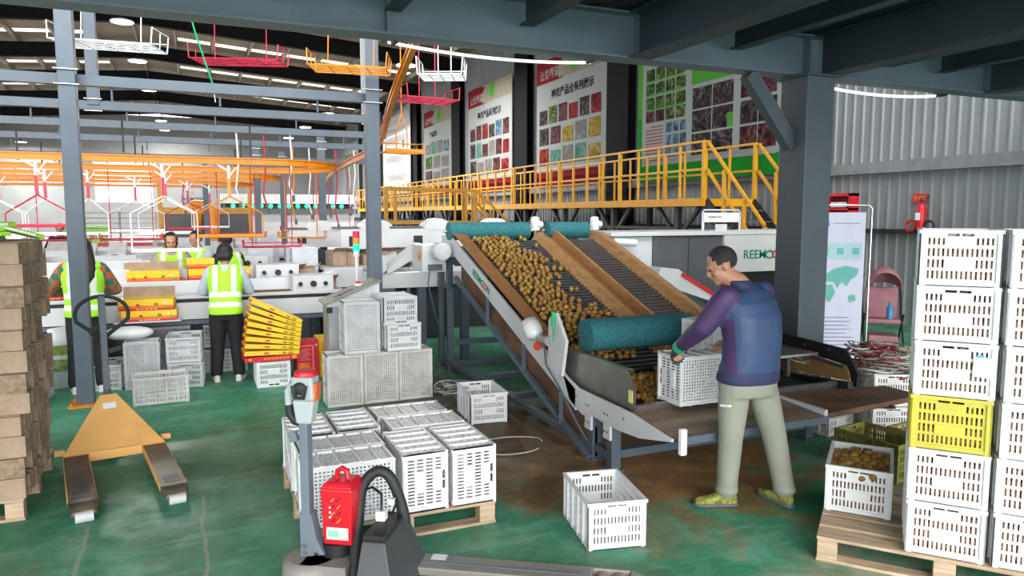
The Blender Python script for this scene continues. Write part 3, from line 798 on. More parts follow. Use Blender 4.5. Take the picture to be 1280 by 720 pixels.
sp = V((2.733, 7.36, Uz(7.36) - 0.115))
tm = frame_m(sp, d, up)
text_mesh('REEM', 0.105, 0.001, 0.002, 'lettering', M_text_g, SB, Matrix.Translation(-V(EL.location)) @ tm)
def loops(mb, o, x, y, s, r=0.12):   # two interlocked rings of the maker's mark
    z = V(x).cross(V(y)).normalized()
    for k, ph in ((0, 0.0), (1, PI)):
        mb.k = k
        pts = []
        for i in range(33):
            t = -PI * 0.98 + i / 32 * PI * 1.96 + ph
            c = 0.5 * s if k == 0 else 1.32 * s
            pts.append(V(o) + V(x) * (c + 0.44 * s * math.cos(t)) + V(y) * (0.36 * s + 0.33 * s * math.sin(t)) + z * 0.002 * k)
        mb.tube(pts, r * s * 0.62, 6)
m = MB(); loops(m, sp + d * 0.262, d, up, 0.095); m.build('logo_rings', [M_text_g, M_text_r], SB, world=True)
text_mesh('N', 0.105, 0.001, 0.002, 'lettering', M_text_g, SB, Matrix.Translation(-V(EL.location)) @ frame_m(sp + d * 0.44, d, up))
# brush rollers
def brush(x0, x1, y, z, r):
    m = MB(); n = 40; k = max(10, int((x1 - x0) / 0.02)); rr = random.Random(int(x0 * 100))
    pts = [(x0 + (x1 - x0) * i / k, y, z) for i in range(k + 1)]
    m.tube(pts, [r * rr.uniform(0.985, 1.015) for _ in pts], 36)
    o = pt(m, 'brush_roller', M_brush)
    m = MB(); m.cyl((x0 - 0.06, y, z), (x1 + 0.06, y, z), 0.018, 10); m.build('axle', M_chrome, o, world=True)
    return o
brush(2.93, 3.98, 5.22, 0.90, 0.135)['label'] = 'large teal brush roller over the hopper'
brush(2.72, 3.74, 8.12, 1.70, 0.105)['label'] = 'teal brush roller at the elevator top'
brush(4.00, 4.56, 8.12, 1.70, 0.105)['label'] = 'short teal brush roller over the empty belt'
for x in (3.86, 4.70):
    m = MB(); m.tube([(x, 8.16, 1.70), (x, 8.16, 1.74), (x, 8.16, 1.80), (x, 8.16, 1.86), (x, 8.16, 1.87)], [0.062, 0.062, 0.058, 0.05, 0.02], 14)
    m.ball((x + 0.05, 8.12, 1.77), 0.045, 10, 8); m.box((x, 8.16, 1.68), (0.02, 0.02, 0.14))
    pt(m, 'brush_motor', M_white)
# hopper side plates, floor, front table
def yz(mb, pts, x, t): mb.prism([(x, y, z) for y, z in pts], (t, 0, 0))
wp = [(5.25, 0.60), (4.99, 0.53), (4.21, 0.52), (3.74, 0.47), (3.74, 0.45), (4.11, 0.37), (4.39, 0.35), (4.57, 0.35), (4.73, 0.36), (4.91, 0.33), (5.12, 0.40)]
m = MB(); yz(m, wp, 2.735, 0.02)
for y in (4.54, 4.82): m.b2((2.735, y - 0.05, 0.24), (2.755, y + 0.05, 0.38))
o = pt(m, 'hopper_frame', M_machwhite, 0.003)
m = MB()
for y in (4.3, 4.52, 4.56, 4.80, 4.84, 5.0):
    for z in (0.30, 0.43) if y in (4.52, 4.56, 4.80, 4.84) else (0.46,): m.cyl((2.728, y, z), (2.736, y, z), 0.010, 6)
m.build('bolt_heads', M_chrome, o, world=True)
m = MB(); yz(m, wp, 4.74, 0.02); pt(m, 'hopper_frame', M_machgrey)
sp_ = [(5.36, 0.57), (5.30, 0.78), (5.13, 0.80), (4.35, 0.79), (4.25, 0.66), (4.26, 0.51), (5.09, 0.51)]
m = MB(); yz(m, sp_, 2.795, 0.006); m.b2((2.795, 5.13, 0.795), (2.83, 4.35, 0.80)); hp = pt(m, 'hopper_plate', M_steel)
m = MB(); m.box((2.792, 4.31, 0.61), (0.004, 0.05, 0.09)); m.build('warning_sticker', mat('sticker_yellow', (0.75, 0.68, 0.25), 0.5), hp, world=True)
m = MB(); yz(m, [(5.44, 1.02), (5.31, 1.09), (5.13, 0.88), (5.20, 0.58), (5.46, 0.55)], 2.70, 0.03)
br = pt(m, 'roller_bracket', M_machwhite, 0.003)
m = MB(); m.cyl((2.69, 5.27, 0.83), (2.70, 5.27, 0.83), 0.012, 8); m.cyl((2.69, 5.34, 0.95), (2.70, 5.34, 0.95), 0.012, 8); m.build('bolt_heads', M_chrome, br, world=True)
# tension spring with green cover, plastic bottle shaped motor cover, red knob
m = MB(); m.cyl((2.685, 5.32, 0.98), (2.685, 5.32, 1.10), 0.017, 10); m.cyl((2.685, 5.32, 0.84), (2.685, 5.32, 0.98), 0.006, 6); sg = pt(m, 'tension_screw', mat('green_sleeve', (0.0, 0.42, 0.16), 0.4)); sg['label'] = 'green sleeved tension screw'
M_clear = mat('cloudy_plastic', (0.75, 0.75, 0.76), 0.35, var=0.05)
m = MB(); m.tube([(2.68, 5.63, 0.84), (2.68, 5.66, 0.86), (2.68, 5.72, 0.90), (2.68, 5.78, 0.94), (2.68, 5.80, 0.955)], [0.03, 0.075, 0.085, 0.08, 0.03], 18); pt(m, 'motor_cover', M_clear)['label'] = 'cloudy round motor cover'
m = MB(); m.cyl((2.69, 5.57, 0.82), (2.69, 5.40, 0.84), 0.045, 14); pt(m, 'gearbox', M_steel)
m = MB(); m.cyl((2.67, 5.60, 0.755), (2.67, 5.56, 0.80), 0.035, 12); pt(m, 'knob', mat('orange_red_knob', (0.8, 0.07, 0.02), 0.4))['label'] = 'orange red knob'
m = MB(); m.tube([(2.69, 5.50, 0.79), (2.66, 5.40, 0.64), (2.66, 5.15, 0.50), (2.66, 4.96, 0.36), (2.70, 4.86, 0.22), (2.72, 4.80, 0.16)], 0.009, 6); pt(m, 'cable', M_steel_grey)
# hopper floor belt and lip
m = MB(); m.hexa([(2.81, 4.36, 0.42), (4.72, 4.36, 0.42), (4.72, 5.3, 0.50), (2.81, 5.3, 0.50), (2.81, 4.36, 0.455), (4.72, 4.36, 0.455), (4.72, 5.3, 0.535), (2.81, 5.3, 0.535)]); pt(m, 'hopper_floor', M_belt)
m = MB(); m.hexa([(2.81, 4.28, 0.45), (4.74, 4.28, 0.45), (4.74, 4.36, 0.40), (2.81, 4.36, 0.40), (2.81, 4.26, 0.55), (4.74, 4.26, 0.55), (4.74, 4.285, 0.555), (2.81, 4.285, 0.555)]); pt(m, 'hopper_lip', M_steel)
m = MB(); m.hexa([(2.77, 3.70, 0.455), (4.02, 3.70, 0.455), (4.02, 4.27, 0.475), (2.77, 4.27, 0.475), (2.77, 3.70, 0.485), (4.02, 3.70, 0.485), (4.02, 4.27, 0.52), (2.77, 4.27, 0.52)])
M_table = mat('dirty_tipping_table', (0.10, 0.055, 0.032), 0.5, scale=3, col2=(0.33, 0.22, 0.15), stretch=(0.5, 2, 1), metal=0.1)
tb = pt(m, 'tipping_table', M_table, 0.003)
m = MB(); m.b2((2.76, 3.685, 0.44), (4.02, 3.70, 0.49)); m.build('table_edge', M_steel_grey, tb, world=True)
m = MB(); m.b2((2.755, 3.66, 0.38), (2.80, 3.70, 0.55)); rg = pt(m, 'white_rag', M_text_w, 0.008); rg['label'] = 'white rag taped round the table corner'
m = MB(); m.hexa([(4.05, 3.72, 0.46), (5.14, 3.82, 0.46), (5.14, 4.16, 0.46), (4.05, 4.26, 0.46), (4.05, 3.72, 0.50), (5.14, 3.82, 0.50), (5.14, 4.16, 0.50), (4.05, 4.26, 0.52)]); t2 = pt(m, 'tipping_table', M_rust, 0.003)
m = MB(); m.b2((4.02, 3.72, 0.43), (4.05, 4.26, 0.525)); m.build('table_edge', M_machwhite, t2, world=True)
# right guard
m = MB(); yz(m, [(5.0, 0.84), (4.26, 0.81), (4.13, 0.63), (4.14, 0.52), (4.18, 0.52), (4.24, 0.68), (5.0, 0.74)], 4.80, 0.02); g = pt(m, 'guard_plate', M_black); 
m = MB()
for y in (4.9, 4.68, 4.42): m.cyl((4.79, y, 0.78), (4.80, y, 0.78), 0.010, 8)
m.build('bolt_heads', M_chrome, g, world=True)
m = MB(); yz(m, [(5.0, 0.735), (4.24, 0.675), (4.24, 0.655), (5.0, 0.705)], 4.77, 0.03); pt(m, 'guard_strip', M_steel)
m = MB(); yz(m, [(5.0, 0.70), (4.22, 0.65), (4.19, 0.56), (5.0, 0.52)], 4.79, 0.015); pt(m, 'guard_board', mat('amber_board', (0.30, 0.16, 0.05), 0.5, col2=(0.42, 0.25, 0.09)))
m = MB(); m.bar((4.76, 5.0, 0.47), (4.76, 4.16, 0.535), 0.06, 0.05); pt(m, 'guard_rail', M_black)
# legs and cross frame
def post(x, y, z0, z1, w=0.07, name='leg', m_=M_steel_grey):
    m = MB(); m.b2((x - w / 2, y - w / 2, z0), (x + w / 2, y + w / 2, z1)); m.box((x, y, z0 + 0.006), (w + 0.05, w + 0.05, 0.012)); return pt(m, name, m_, 0.004)
for x in (2.80, 4.70):
    post(x, 4.54, 0, 0.36, 0.08); post(x, 4.82, 0, 0.37, 0.08); post(x, 8.33, 0, Uz(8.05) - 0.2); post(x, 8.66, 0, 1.33)
    for z in (1.0, 0.05): m = MB(); m.b2((x - 0.03, 8.36, z), (x + 0.03, 8.63, z + 0.06)); pt(m, 'leg_tie', M_steel_grey)
    m = MB(); m.bar((x, 4.58, 0.10), (x, 8.3, 0.10), 0.06, 0.06); pt(m, 'ground_rail', M_steel_grey, 0.004)
for y, z in ((4.54, 0.12), (8.33, 0.08), (8.33, 0.34), (6.5, 0.10), (7.4, 0.10), (8.66, 1.0)):
    m = MB(); m.bar((2.83, y, z), (4.67, y, z), 0.06, 0.06); pt(m, 'cross_bar', M_steel_grey, 0.004)
# drive motor at the upper left end
mm = MB(); mm.b2((2.42, 8.18, 1.22), (2.70, 8.62, 1.54)); dm = pt(mm, 'drive_housing', M_machwhite, 0.01)
mm = MB(); mm.cyl((2.60, 8.16, 1.47), (2.60, 7.96, 1.47), 0.10, 20); mm.cyl((2.60, 7.96, 1.47), (2.60, 7.945, 1.47), 0.085, 20)
for k in range(10): a = k * PI / 5; mm.box((2.60 + 0.10 * math.cos(a), 8.06, 1.47 + 0.10 * math.sin(a)), (0.015, 0.18, 0.015))
mm.build('motor', M_greyp, dm, world=True)
mm = MB(); mm.cyl((2.60, 7.943, 1.47), (2.60, 7.938, 1.47), 0.05, 16); mm.build('fan_cover', M_machwhite, dm, world=True)
mm = MB(); mm.ball((2.41, 8.3, 1.42), (0.006, 0.05, 0.055), 10, 6); mm.build('orange_sticker', M_text_o, dm, world=True)
mm = MB(); mm.box((2.56, 8.14, 1.28), (0.16, 0.05, 0.07)); mm.tube([(2.50, 8.14, 1.27), (2.46, 8.1, 1.1), (2.55, 8.1, 0.7), (2.70, 8.25, 0.35)], 0.008, 6); mm.build('terminal_box', M_steel_grey, dm, world=True)

# kiwifruit on the belt
from mathutils import noise as _nz
def poisson():
    cell = 0.057; G = {}; o = []; rr = random.Random(5)
    for _ in range(40000):
        x = rr.uniform(2.99, 3.765); y = rr.uniform(5.38, 8.02); f = (x - 2.98) / 0.78; g = (y - 5.4) / 2.6
        cov = 1.0 if f < 0.5 else max(0.10, 0.80 - (f - 0.5) * 1.5)
        if f > 0.40 and 0.36 < g < 0.50: cov *= 0.55
        if f > 0.55 and g > 0.85: cov *= 0.5
        n_ = _nz.noise(V((x * 9, y * 9, 0.3))) * 0.75 + 0.5
        if n_ > cov + 0.04: continue
        c = (int(x / cell), int(y / cell)); ok = True
        for a in (-1, 0, 1):
            for b in (-1, 0, 1):
                for q in G.get((c[0] + a, c[1] + b), ()):
                    if (q[0] - x) ** 2 + (1.065 * (q[1] - y)) ** 2 < 0.0565 ** 2: ok = False
        if ok: G.setdefault(c, []).append((x, y)); o.append((x, y, 0.0))
    base = list(o)
    for (x, y, d) in base:
        if (x - 2.98) / 0.78 < 0.42 and rr.random() < 0.08: o.append((x + 0.026, y + 0.02, 0.038))
    return [(x, y, Bz(y) + 0.028 + d) for x, y, d in o]
pts = []
def belt_pts():
    return poisson()
    row = 0; y = 5.40; o = []
    while y < 8.0:
        x = 2.995 + (0.027 if row % 2 else 0)
        while x < 3.76:
            f = (x - 2.98) / 0.78; g = (y - 5.4) / 2.6
            dens = 1.0 if f < 0.50 else (0.85 if f < 0.62 else (0.30 + 0.28 * math.sin(9 * y + 5 * x) * math.sin(4.3 * y) if f < 0.9 else 0.14))
            if f > 0.5 and g < 0.12: dens *= 0.6
            if f > 0.42 and 0.42 < g < 0.52: dens *= 0.35
            if f > 0.6 and g > 0.75: dens *= 0.6
            if rnd.random() < dens:
                o.append((x + rnd.uniform(-.008, .008), y + rnd.uniform(-.008, .008), 0.0))
                if f < 0.45 and rnd.random() < 0.16: o.append((x + 0.027, y + 0.02, 0.040))
            x += 0.0545
        y += 0.0465; row += 1
    return [(x, y, Bz(y) + 0.030 + d) for x, y, d in o]
bp_ = belt_pts()
hp_ = []
for j in range(13):
    for i in range(17):
        x = 3.02 + i * 0.0545 + (0.027 if j % 2 else 0); y = 4.42 + j * 0.055
        if x > 3.9: continue
        if rnd.random() < (0.93 if y > 4.72 else 0.85): hp_.append((x + rnd.uniform(-.01, .01), y + rnd.uniform(-.01, .01), 0.455 + 0.085 * (y - 4.36) + 0.028))
for k in range(40):
    hp_.append((3.05 + rnd.random() * 0.7, 4.85 + rnd.random() * 0.33, 0.455 + 0.055 + 0.028 + rnd.uniform(0.03, 0.05)))
hp_ = [p for p in hp_ if not (p[0] > 3.03 and p[0] < 3.64 and p[1] < 4.46)]
NI = 300 - 54
hp_i = sorted(hp_, key=lambda p: p[1])[:110]
bp_.sort(key=lambda p: p[1])
nb = NI - len(hp_i)
for p in hp_i: kiwi(p, 'kiwifruit lying in the feed hopper under the big teal brush', 'kiwifruit in the feed hopper')
for p in bp_[:nb]: kiwi(p, 'kiwifruit on the lower half of the sloping roller belt', 'kiwifruit riding up the roller belt')
kiwi_mass(bp_[nb:], 'dense carpet of kiwifruit on the upper half of the sloping roller belt', M_kiwi)
if len(hp_) > 110: kiwi_mass(sorted(hp_, key=lambda p: p[1])[110:], 'more kiwifruit at the back of the feed hopper', M_kiwi)

# the crate being tipped into the hopper and one waiting on the far side
crate(axes((3.34, 4.12, 0.545 + CW / 2), V((0.0, 0.0, 1)), V((1, 0, 0)), V((0, 1, 0))), 'white fruit crate the man tips on its side at the hopper', None)
m = MB(); m.b2((3.66, 4.46, 0.735), (4.72, 5.02, 0.755)); m.bar((3.72, 4.52, 0.48), (3.72, 4.52, 0.735), 0.04); m.bar((4.67, 4.75, 0.50), (4.67, 4.75, 0.735), 0.04); pt(m, 'end_shelf', M_steel)
m4 = crate(upright(3.93, 4.74, 0.757, 0.30), 'white crate on the steel shelf at the lower end of the narrow empty belt', None)
# ------------------------------------------------------------------ people
def loft(mb, rings, n=20, cap=True):
    """rings: (centre, side dir, front dir, half width, half depth)"""
    vs = []; fs = []
    for c, u, w, a, b in rings:
        c = V(c); u = V(u).normalized(); w = V(w).normalized()
        for k in range(n):
            t = 2 * PI * k / n; ct, st = math.cos(t), math.sin(t)
            e = 0.82
            vs.append(c + u * a * math.copysign(abs(ct) ** e, ct) + w * b * math.copysign(abs(st) ** e, st))
    for i in range(len(rings) - 1):
        for k in range(n): fs.append((i * n + k, i * n + (k + 1) % n, (i + 1) * n + (k + 1) % n, (i + 1) * n + k))
    if cap: fs.append(tuple(reversed(range(n)))); L = (len(rings) - 1) * n; fs.append(tuple(range(L, L + n)))
    mb.add(vs, fs, True)
def limb(mb, pts, r, n=14):
    mb.tube(pts, r, n)
    for p, q in ((pts[0], r[0]), (pts[-1], r[-1])): mb.ball(p, q if not isinstance(q, (list, tuple)) else max(q), 12, 8)
def bez(a, b, c, n=6):
    a, b, c = V(a), V(b), V(c); return [a * (1 - t) ** 2 + b * 2 * t * (1 - t) + c * t * t for t in [i / n for i in range(n + 1)]]
def seglimb(a, b, c, n=5): 
    a, b, c = V(a), V(b), V(c); return [a.lerp(b, i / n) for i in range(n)] + [b.lerp(c, i / n) for i in range(n + 1)]
def hand(mb, wrist, fd, pd, s=1.0, curl=0.5, side=1):
    """palm and five fingers: fd finger direction, pd palm-facing direction"""
    wrist = V(wrist); fd = V(fd).normalized(); pd = V(pd); pd = (pd - fd * pd.dot(fd)).normalized(); sd = fd.cross(pd) * side
    def P(f, q, d): return wrist + (fd * f + sd * q + pd * d) * s
    loft(mb, [(P(-0.01, 0, 0), sd, pd, 0.026 * s, 0.020 * s), (P(0.03, 0, 0), sd, pd, 0.037 * s, 0.019 * s), (P(0.07, 0, 0), sd, pd, 0.042 * s, 0.016 * s), (P(0.092, 0, 0.002), sd, pd, 0.040 * s, 0.012 * s)], 14)
    for q, L in ((0.030, 0.072), (0.010, 0.082), (-0.011, 0.076), (-0.031, 0.060)):
        a = curl; p0 = P(0.086, q, 0.002)
        p1 = p0 + (fd * math.cos(a * 0.7) + pd * math.sin(a * 0.7)) * L * 0.45 * s
        p2 = p1 + (fd * math.cos(a * 1.8) + pd * math.sin(a * 1.8)) * L * 0.32 * s
        p3 = p2 + (fd * math.cos(a * 2.6) + pd * math.sin(a * 2.6)) * L * 0.23 * s
        mb.tube([p0 - fd * 0.02 * s, p0, p1, p2, p3], [0.0095 * s, 0.0095 * s, 0.009 * s, 0.008 * s, 0.006 * s], 8)
    t0 = P(0.02, 0.030, 0.004); t1 = P(0.05, 0.055, 0.016); t2 = P(0.078, 0.060, 0.030); t3 = P(0.098, 0.055, 0.040)
    mb.tube([t0, t1, t2, t3], [0.014 * s, 0.012 * s, 0.010 * s, 0.007 * s], 8)
def head_geo(mb, c, hd, s=1.0, tilt=0.0):
    hd = V(hd).normalized(); z = V((0, 0, 1)); z = (z - hd * z.dot(hd)).normalized(); x = hd.cross(z)
    B = Matrix((x, hd, z)).transposed()
    c = V(c)
    def q(p): return c + B @ (V(p) * s)
    mb.ball(q((0, -0.012, 0.028)), (0.077 * s, 0.094 * s, 0.088 * s), 20, 14, B)
    mb.ball(q((0, 0.022, -0.035)), (0.060 * s, 0.066 * s, 0.080 * s), 18, 12, B)
    mb.ball(q((0, 0.060, -0.088)), (0.030 * s, 0.026 * s, 0.024 * s), 12, 8, B)       # chin
    mb.ball(q((0, 0.075, 0.018)), (0.052 * s, 0.020 * s, 0.014 * s), 12, 8, B)       # brow
    mb.tube([q((0, 0.084, 0.008)), q((0, 0.102, -0.028)), q((0, 0.090, -0.040))], [0.009 * s, 0.014 * s, 0.012 * s], 10)
    mb.tube([q((-0.020, 0.078, -0.062)), q((0, 0.088, -0.060)), q((0.020, 0.078, -0.062))], [0.006 * s, 0.009 * s, 0.006 * s], 8)
    for e in (-1, 1):
        mb.ball(q((e * 0.078, -0.012, -0.010)), (0.011 * s, 0.020 * s, 0.032 * s), 10, 8, B)
        mb.ball(q((e * 0.044, 0.060, -0.028)), (0.020 * s, 0.018 * s, 0.018 * s), 10, 8, B)
    return B, q
def colour_by(o, mats, fn):
    me = o.data; me.materials.clear()
    for m in mats: me.materials.append(m)
    for p in me.polygons: p.material_index = fn(p.center, p.normal)
def dist_seg(p, a, b):
    a, b = V(a), V(b); t = max(0, min(1, (p - a).dot(b - a) / (b - a).length_squared)); return (p - (a + (b - a) * t)).length

M_jacket = mat('blue_jacket_cloth', (0.034, 0.066, 0.155), 0.55, var=0.12, scale=7, bump=0.9, bscale=7)
M_sleeve = mat('purple_sleeve_cloth', (0.060, 0.028, 0.105), 0.6, var=0.15, scale=7, bump=0.9, bscale=8)
M_hem = mat('navy_ribbed_hem', (0.030, 0.035, 0.10), 0.7, var=0.1, bump=0.3, bscale=60)
M_trouser = mat('sage_trouser_cloth', (0.27, 0.28, 0.225), 0.8, var=0.06, scale=5, bump=0.8, bscale=6)
M_hairs = mat('short_cropped_hair', (0.022, 0.017, 0.015), 0.75, var=0.3, scale=90, bump=0.4, bscale=200)
M_trainer = mat('olive_trainer', (0.10, 0.11, 0.02), 0.7, scale=30, col2=(0.36, 0.38, 0.07))
M_sole = mat('grey_sole', (0.12, 0.12, 0.15), 0.7)
M_sock = mat('grey_sock', (0.16, 0.15, 0.20), 0.9)
M_glove = mat('dark_rubber_glove', (0.035, 0.045, 0.05), 0.5)
M_cuff = mat('green_cuff', (0.0, 0.45, 0.22), 0.5)

def figure(root, J, f, cl, vox=0.012, main=False):
    """J: joints in the root's frame; f: the way the chest faces; cl: clothing choices"""
    f = V(f).normalized(); up = V((0, 0, 1)); r = f.cross(up).normalized()
    g = lambda k: V(J[k])
    pel = (g('hipL') + g('hipR')) / 2; ch = (g('shL') + g('shR')) / 2; sw = (g('shR') - g('shL')).length / 2
    w = (ch - pel)
    sd = (g('shR') - g('shL')).normalized(); hs = (g('hipR') - g('hipL')).normalized()
    k = cl.get('k', 1.0)
    def torso(mb, add, z0=-0.10, z1=1.04, yd=0.0):
        R = []
        for t, a, b in ((z0, 0.165, 0.115), (0.02, 0.172, 0.120), (0.25, 0.158, 0.112), (0.5, 0.165, 0.115), (0.75, 0.182, 0.124), (0.92, 0.180, 0.110), (0.99, 0.150, 0.092), (z1 + 0.03, 0.095, 0.076)):
            s_ = hs.lerp(sd, max(0, min(1, t))); fr = up.cross(s_)
            c = pel + w * t + fr * (cl.get('hunch', 0.0) * math.sin(max(0, min(1, t)) * PI) * -1)
            R.append((c, s_, fr, a * k + add, b * k + add))
        loft(mb, R, 24)
    # ---- body: one continuous skin
    mb = MB(); torso(mb, -0.02)
    limb(mb, [ch + V((0, 0, 0.0)), g('neck'), g('head') - V((0, 0, 0.05))], [0.075 * k, 0.058 * k, 0.052 * k])
    B, q = head_geo(mb, g('head'), J['hd'], cl.get('hs', 1.0))
    for s_ in 'LR':
        sh, el, wr = g('sh' + s_), g('el' + s_), g('wr' + s_)
        limb(mb, seglimb(sh, el, wr), [0.052, 0.050, 0.047, 0.044, 0.041, 0.040, 0.041, 0.038, 0.033, 0.029, 0.026])
        hp, kn, an = g('hip' + s_), g('kn' + s_), g('an' + s_)
        limb(mb, seglimb(hp, kn, an), [0.085, 0.082, 0.076, 0.069, 0.060, 0.056, 0.056, 0.057, 0.050, 0.042, 0.037])
        to = g('toe' + s_); limb(mb, [an - V((0, 0, 0.03)), an.lerp(to, 0.5) - V((0, 0, 0.03)), to], [0.035, 0.034, 0.026])
        if not (main and s_ == 'L'):
            hand(mb, wr, J['fd' + s_], J['pd' + s_], cl.get('hand', 0.95), J.get('curl', 0.6), 1 if s_ == 'R' else -1)
        else:
            hand(mb, wr, J['fd' + s_], J['pd' + s_], 0.9, J.get('curl', 0.6), -1)
    o = mb.build('body', M_skin, root); voxel(o, 0.0065 if main else 0.008, 3)
    # eyes and brows, drawn dark on the face
    m = MB()
    for e in (-1, 1): m.ball(q((e * 0.030, 0.083, 0.000)), (0.012, 0.006, 0.006), 8, 6, B)
    m.build('eye', M_hair, o)
    # ---- trousers
    mb = MB()
    R = [(pel + up * 0.05, hs, up.cross(hs), 0.158 * k, 0.118 * k), (pel - up * 0.03, hs, up.cross(hs), 0.172 * k, 0.130 * k), (pel - up * 0.10, hs, up.cross(hs), 0.165 * k, 0.122 * k)]
    loft(mb, R, 22)
    for s_ in 'LR':
        hp, kn, an = g('hip' + s_), g('kn' + s_), g('an' + s_)
        lw = cl.get('leg', 1.0)
        e = an + V((0, 0, 0.02))
        limb(mb, seglimb(hp - V((0, 0, 0.02)), kn, e), [x * lw for x in (0.100, 0.099, 0.095, 0.090, 0.084, 0.079, 0.076, 0.074, 0.071, 0.069, 0.069)])
        if main:
            mb.tube([e + V((0, 0, 0.015)), e - V((0, 0, 0.012))], [0.076, 0.074], 14)
    o = mb.build('trousers', cl['trouser'], root); voxel(o, vox, 4)
    if main:
        m = MB(); lp = g('hipL').lerp(g('knL'), 0.42) + V((-0.088, -0.03, 0)); m.bar(lp + V((0.0, -0.045, 0.012)), lp + V((-0.008, 0.03, 0.0)), 0.02, 0.014); m.build('pocket_zip', M_reflect, o)
    # ---- shoes
    for s_ in 'LR':
        an, to = g('an' + s_), g('toe' + s_); d = (to - an); d.z = 0; d.normalize(); x = d.cross(up)
        h = an - d * 0.055; h.z = an.z - 0.09
        def pnt(a, z): return V((h.x, h.y, 0)) + d * a + V((0, 0, an.z - 0.09 + z))
        mb = MB()
        loft(mb, [(pnt(-0.012, 0.045), x, up, 0.026, 0.032), (pnt(0.03, 0.052), x, up, 0.036, 0.046), (pnt(0.09, 0.056), x, up, 0.038, 0.046), (pnt(0.15, 0.043), x, up, 0.043, 0.034), (pnt(0.21, 0.036), x, up, 0.045, 0.026), (pnt(0.262, 0.030), x, up, 0.028, 0.018)], 16)
        mb.tube([pnt(0.05, 0.06), pnt(0.045, 0.10)], [0.046, 0.042], 14)
        o = mb.build('shoe', cl['shoe'], root); voxel(o, 0.007, 3)
        mb = MB()
        loft(mb, [(pnt(-0.018, 0.014), x, up, 0.028, 0.014), (pnt(0.03, 0.012), x, up, 0.040, 0.012), (pnt(0.10, 0.012), x, up, 0.040, 0.012), (pnt(0.18, 0.012), x, up, 0.049, 0.012), (pnt(0.24, 0.013), x, up, 0.044, 0.012), (pnt(0.272, 0.017), x, up, 0.026, 0.010)], 16)
        mb.build('sole', cl.get('sole', M_white), o)
        if main:
            mb = MB(); mb.tube([an - V((0, 0, 0.02)), an + V((0, 0, 0.06))], [0.046, 0.047], 14); mb.build('sock', M_sock, root)
    # ---- upper garment
    mb = MB(); torso(mb, 0.016, cl.get('z0', -0.06), 1.03)
    collar = [(ch + up * 0.02 * k + up * 0.01, sd, up.cross(sd), 0.088 * k, 0.078 * k), (g('neck') + up * 0.012, sd, up.cross(sd), 0.070 * k, 0.070 * k)]
    if cl.get('collar', True): loft(mb, collar, 20)
    if cl['top'] != 'vestonly':
        for s_ in 'LR':
            sh, el, wr = g('sh' + s_), g('el' + s_), g('wr' + s_)
            we = el.lerp(wr, cl.get('sleeve', 0.93))
            limb(mb, seglimb(sh, el, we), [x * cl.get('sl', 1.0) for x in (0.072, 0.075, 0.073, 0.069, 0.066, 0.064, 0.062, 0.058, 0.053, 0.047, 0.041)])
    nm = 'jacket' if main else 'shirt'
    o = mb.build(nm, cl['shirt'], root); voxel(o, vox, 4)
    if main:
        def fn(c, n):
            dl = min(dist_seg(c, J['shL'], J['elL']), dist_seg(c, J['elL'], J['wrL'])); dr = min(dist_seg(c, J['shR'], J['elR']), dist_seg(c, J['elR'], J['wrR']))
            t = (c - pel).dot(w) / w.length_squared
            if t > 0.98 and (c - g('neck')).length < 0.12 and c.z > ch.z + 0.015: return 2
            arm = min(dl, dr) < 0.088 
            side = (c - (pel + w * t)).dot(sd)
            if arm and (abs(side) > sw * 0.86 or (c - (pel + w * t)).dot(f) > 0.13): return 1
            if t < 0.10: return 2
            fr = (c - (pel + w * t)).dot(f)
            if t < 0.72 and side < -0.13 and abs(fr + 0.01) < 0.05: return 1
            return 0
        colour_by(o, [M_jacket, M_sleeve, M_hem], fn)
    if cl['top'] == 'vest':
        mb = MB(); torso(mb, 0.040, cl.get('z0', -0.06) - 0.02, 1.0)
        for s_ in (-1, 1):
            p = ch + sd * s_ * 0.115 * k + up * 0.022
            mb.ball(p, (0.092, 0.105, 0.062), 14, 10)
        v = mb.build('safety_vest', M_vest, root); voxel(v, 0.011, 3)
        def fv(c, n):
            t = (c - pel).dot(w) / w.length_squared; side = abs((c - pel - w * t).dot(sd))
            if 0.08 < t < 0.20 or 0.33 < t < 0.46: return 1
            if t >= 0.46 and 0.085 * k < side < 0.145 * k: return 1
            return 0
        colour_by(v, [M_vest, M_reflect], fv)
    # ---- hair
    mb = MB(); hr = cl['hair']
    if hr == 'crop':
        mb.ball(q((0, -0.018, 0.033)), (0.081, 0.093, 0.089), 22, 16, B)
    else:
        mb.ball(q((0, -0.020, 0.030)), (0.089, 0.098, 0.096), 20, 14, B)
        if hr == 'long':
            loft(mb, [(q((0, -0.06, 0.03)), q((1, 0, 0)) - q((0, 0, 0)), q((0, 1, 0)) - q((0, 0, 0)), 0.098, 0.075), (q((0, -0.075, -0.08)), sd, f, 0.115, 0.06), (q((0.02, -0.10, -0.20)), sd, f, 0.115, 0.050), (q((0.04, -0.115, -0.33)), sd, f, 0.085, 0.040), (q((0.025, -0.115, -0.43)), sd, f, 0.035, 0.02)], 16)
        elif hr == 'bun': mb.ball(q((0, -0.11, 0.01)), (0.055, 0.05, 0.055), 14, 10, B)
        elif hr == 'bob':
            loft(mb, [(q((0, -0.035, 0.03)), q((1, 0, 0)) - q((0, 0, 0)), q((0, 1, 0)) - q((0, 0, 0)), 0.088, 0.072), (q((0, -0.04, -0.05)), q((1, 0, 0)) - q((0, 0, 0)), q((0, 1, 0)) - q((0, 0, 0)), 0.088, 0.065), (q((0, -0.045, -0.10)), q((1, 0, 0)) - q((0, 0, 0)), q((0, 1, 0)) - q((0, 0, 0)), 0.07, 0.045)], 16)
    h = mb.build('hair', M_hairs if hr == 'crop' else M_hair, root)
    # open the face: drop hair in front of the hairline
    import bmesh as _bm
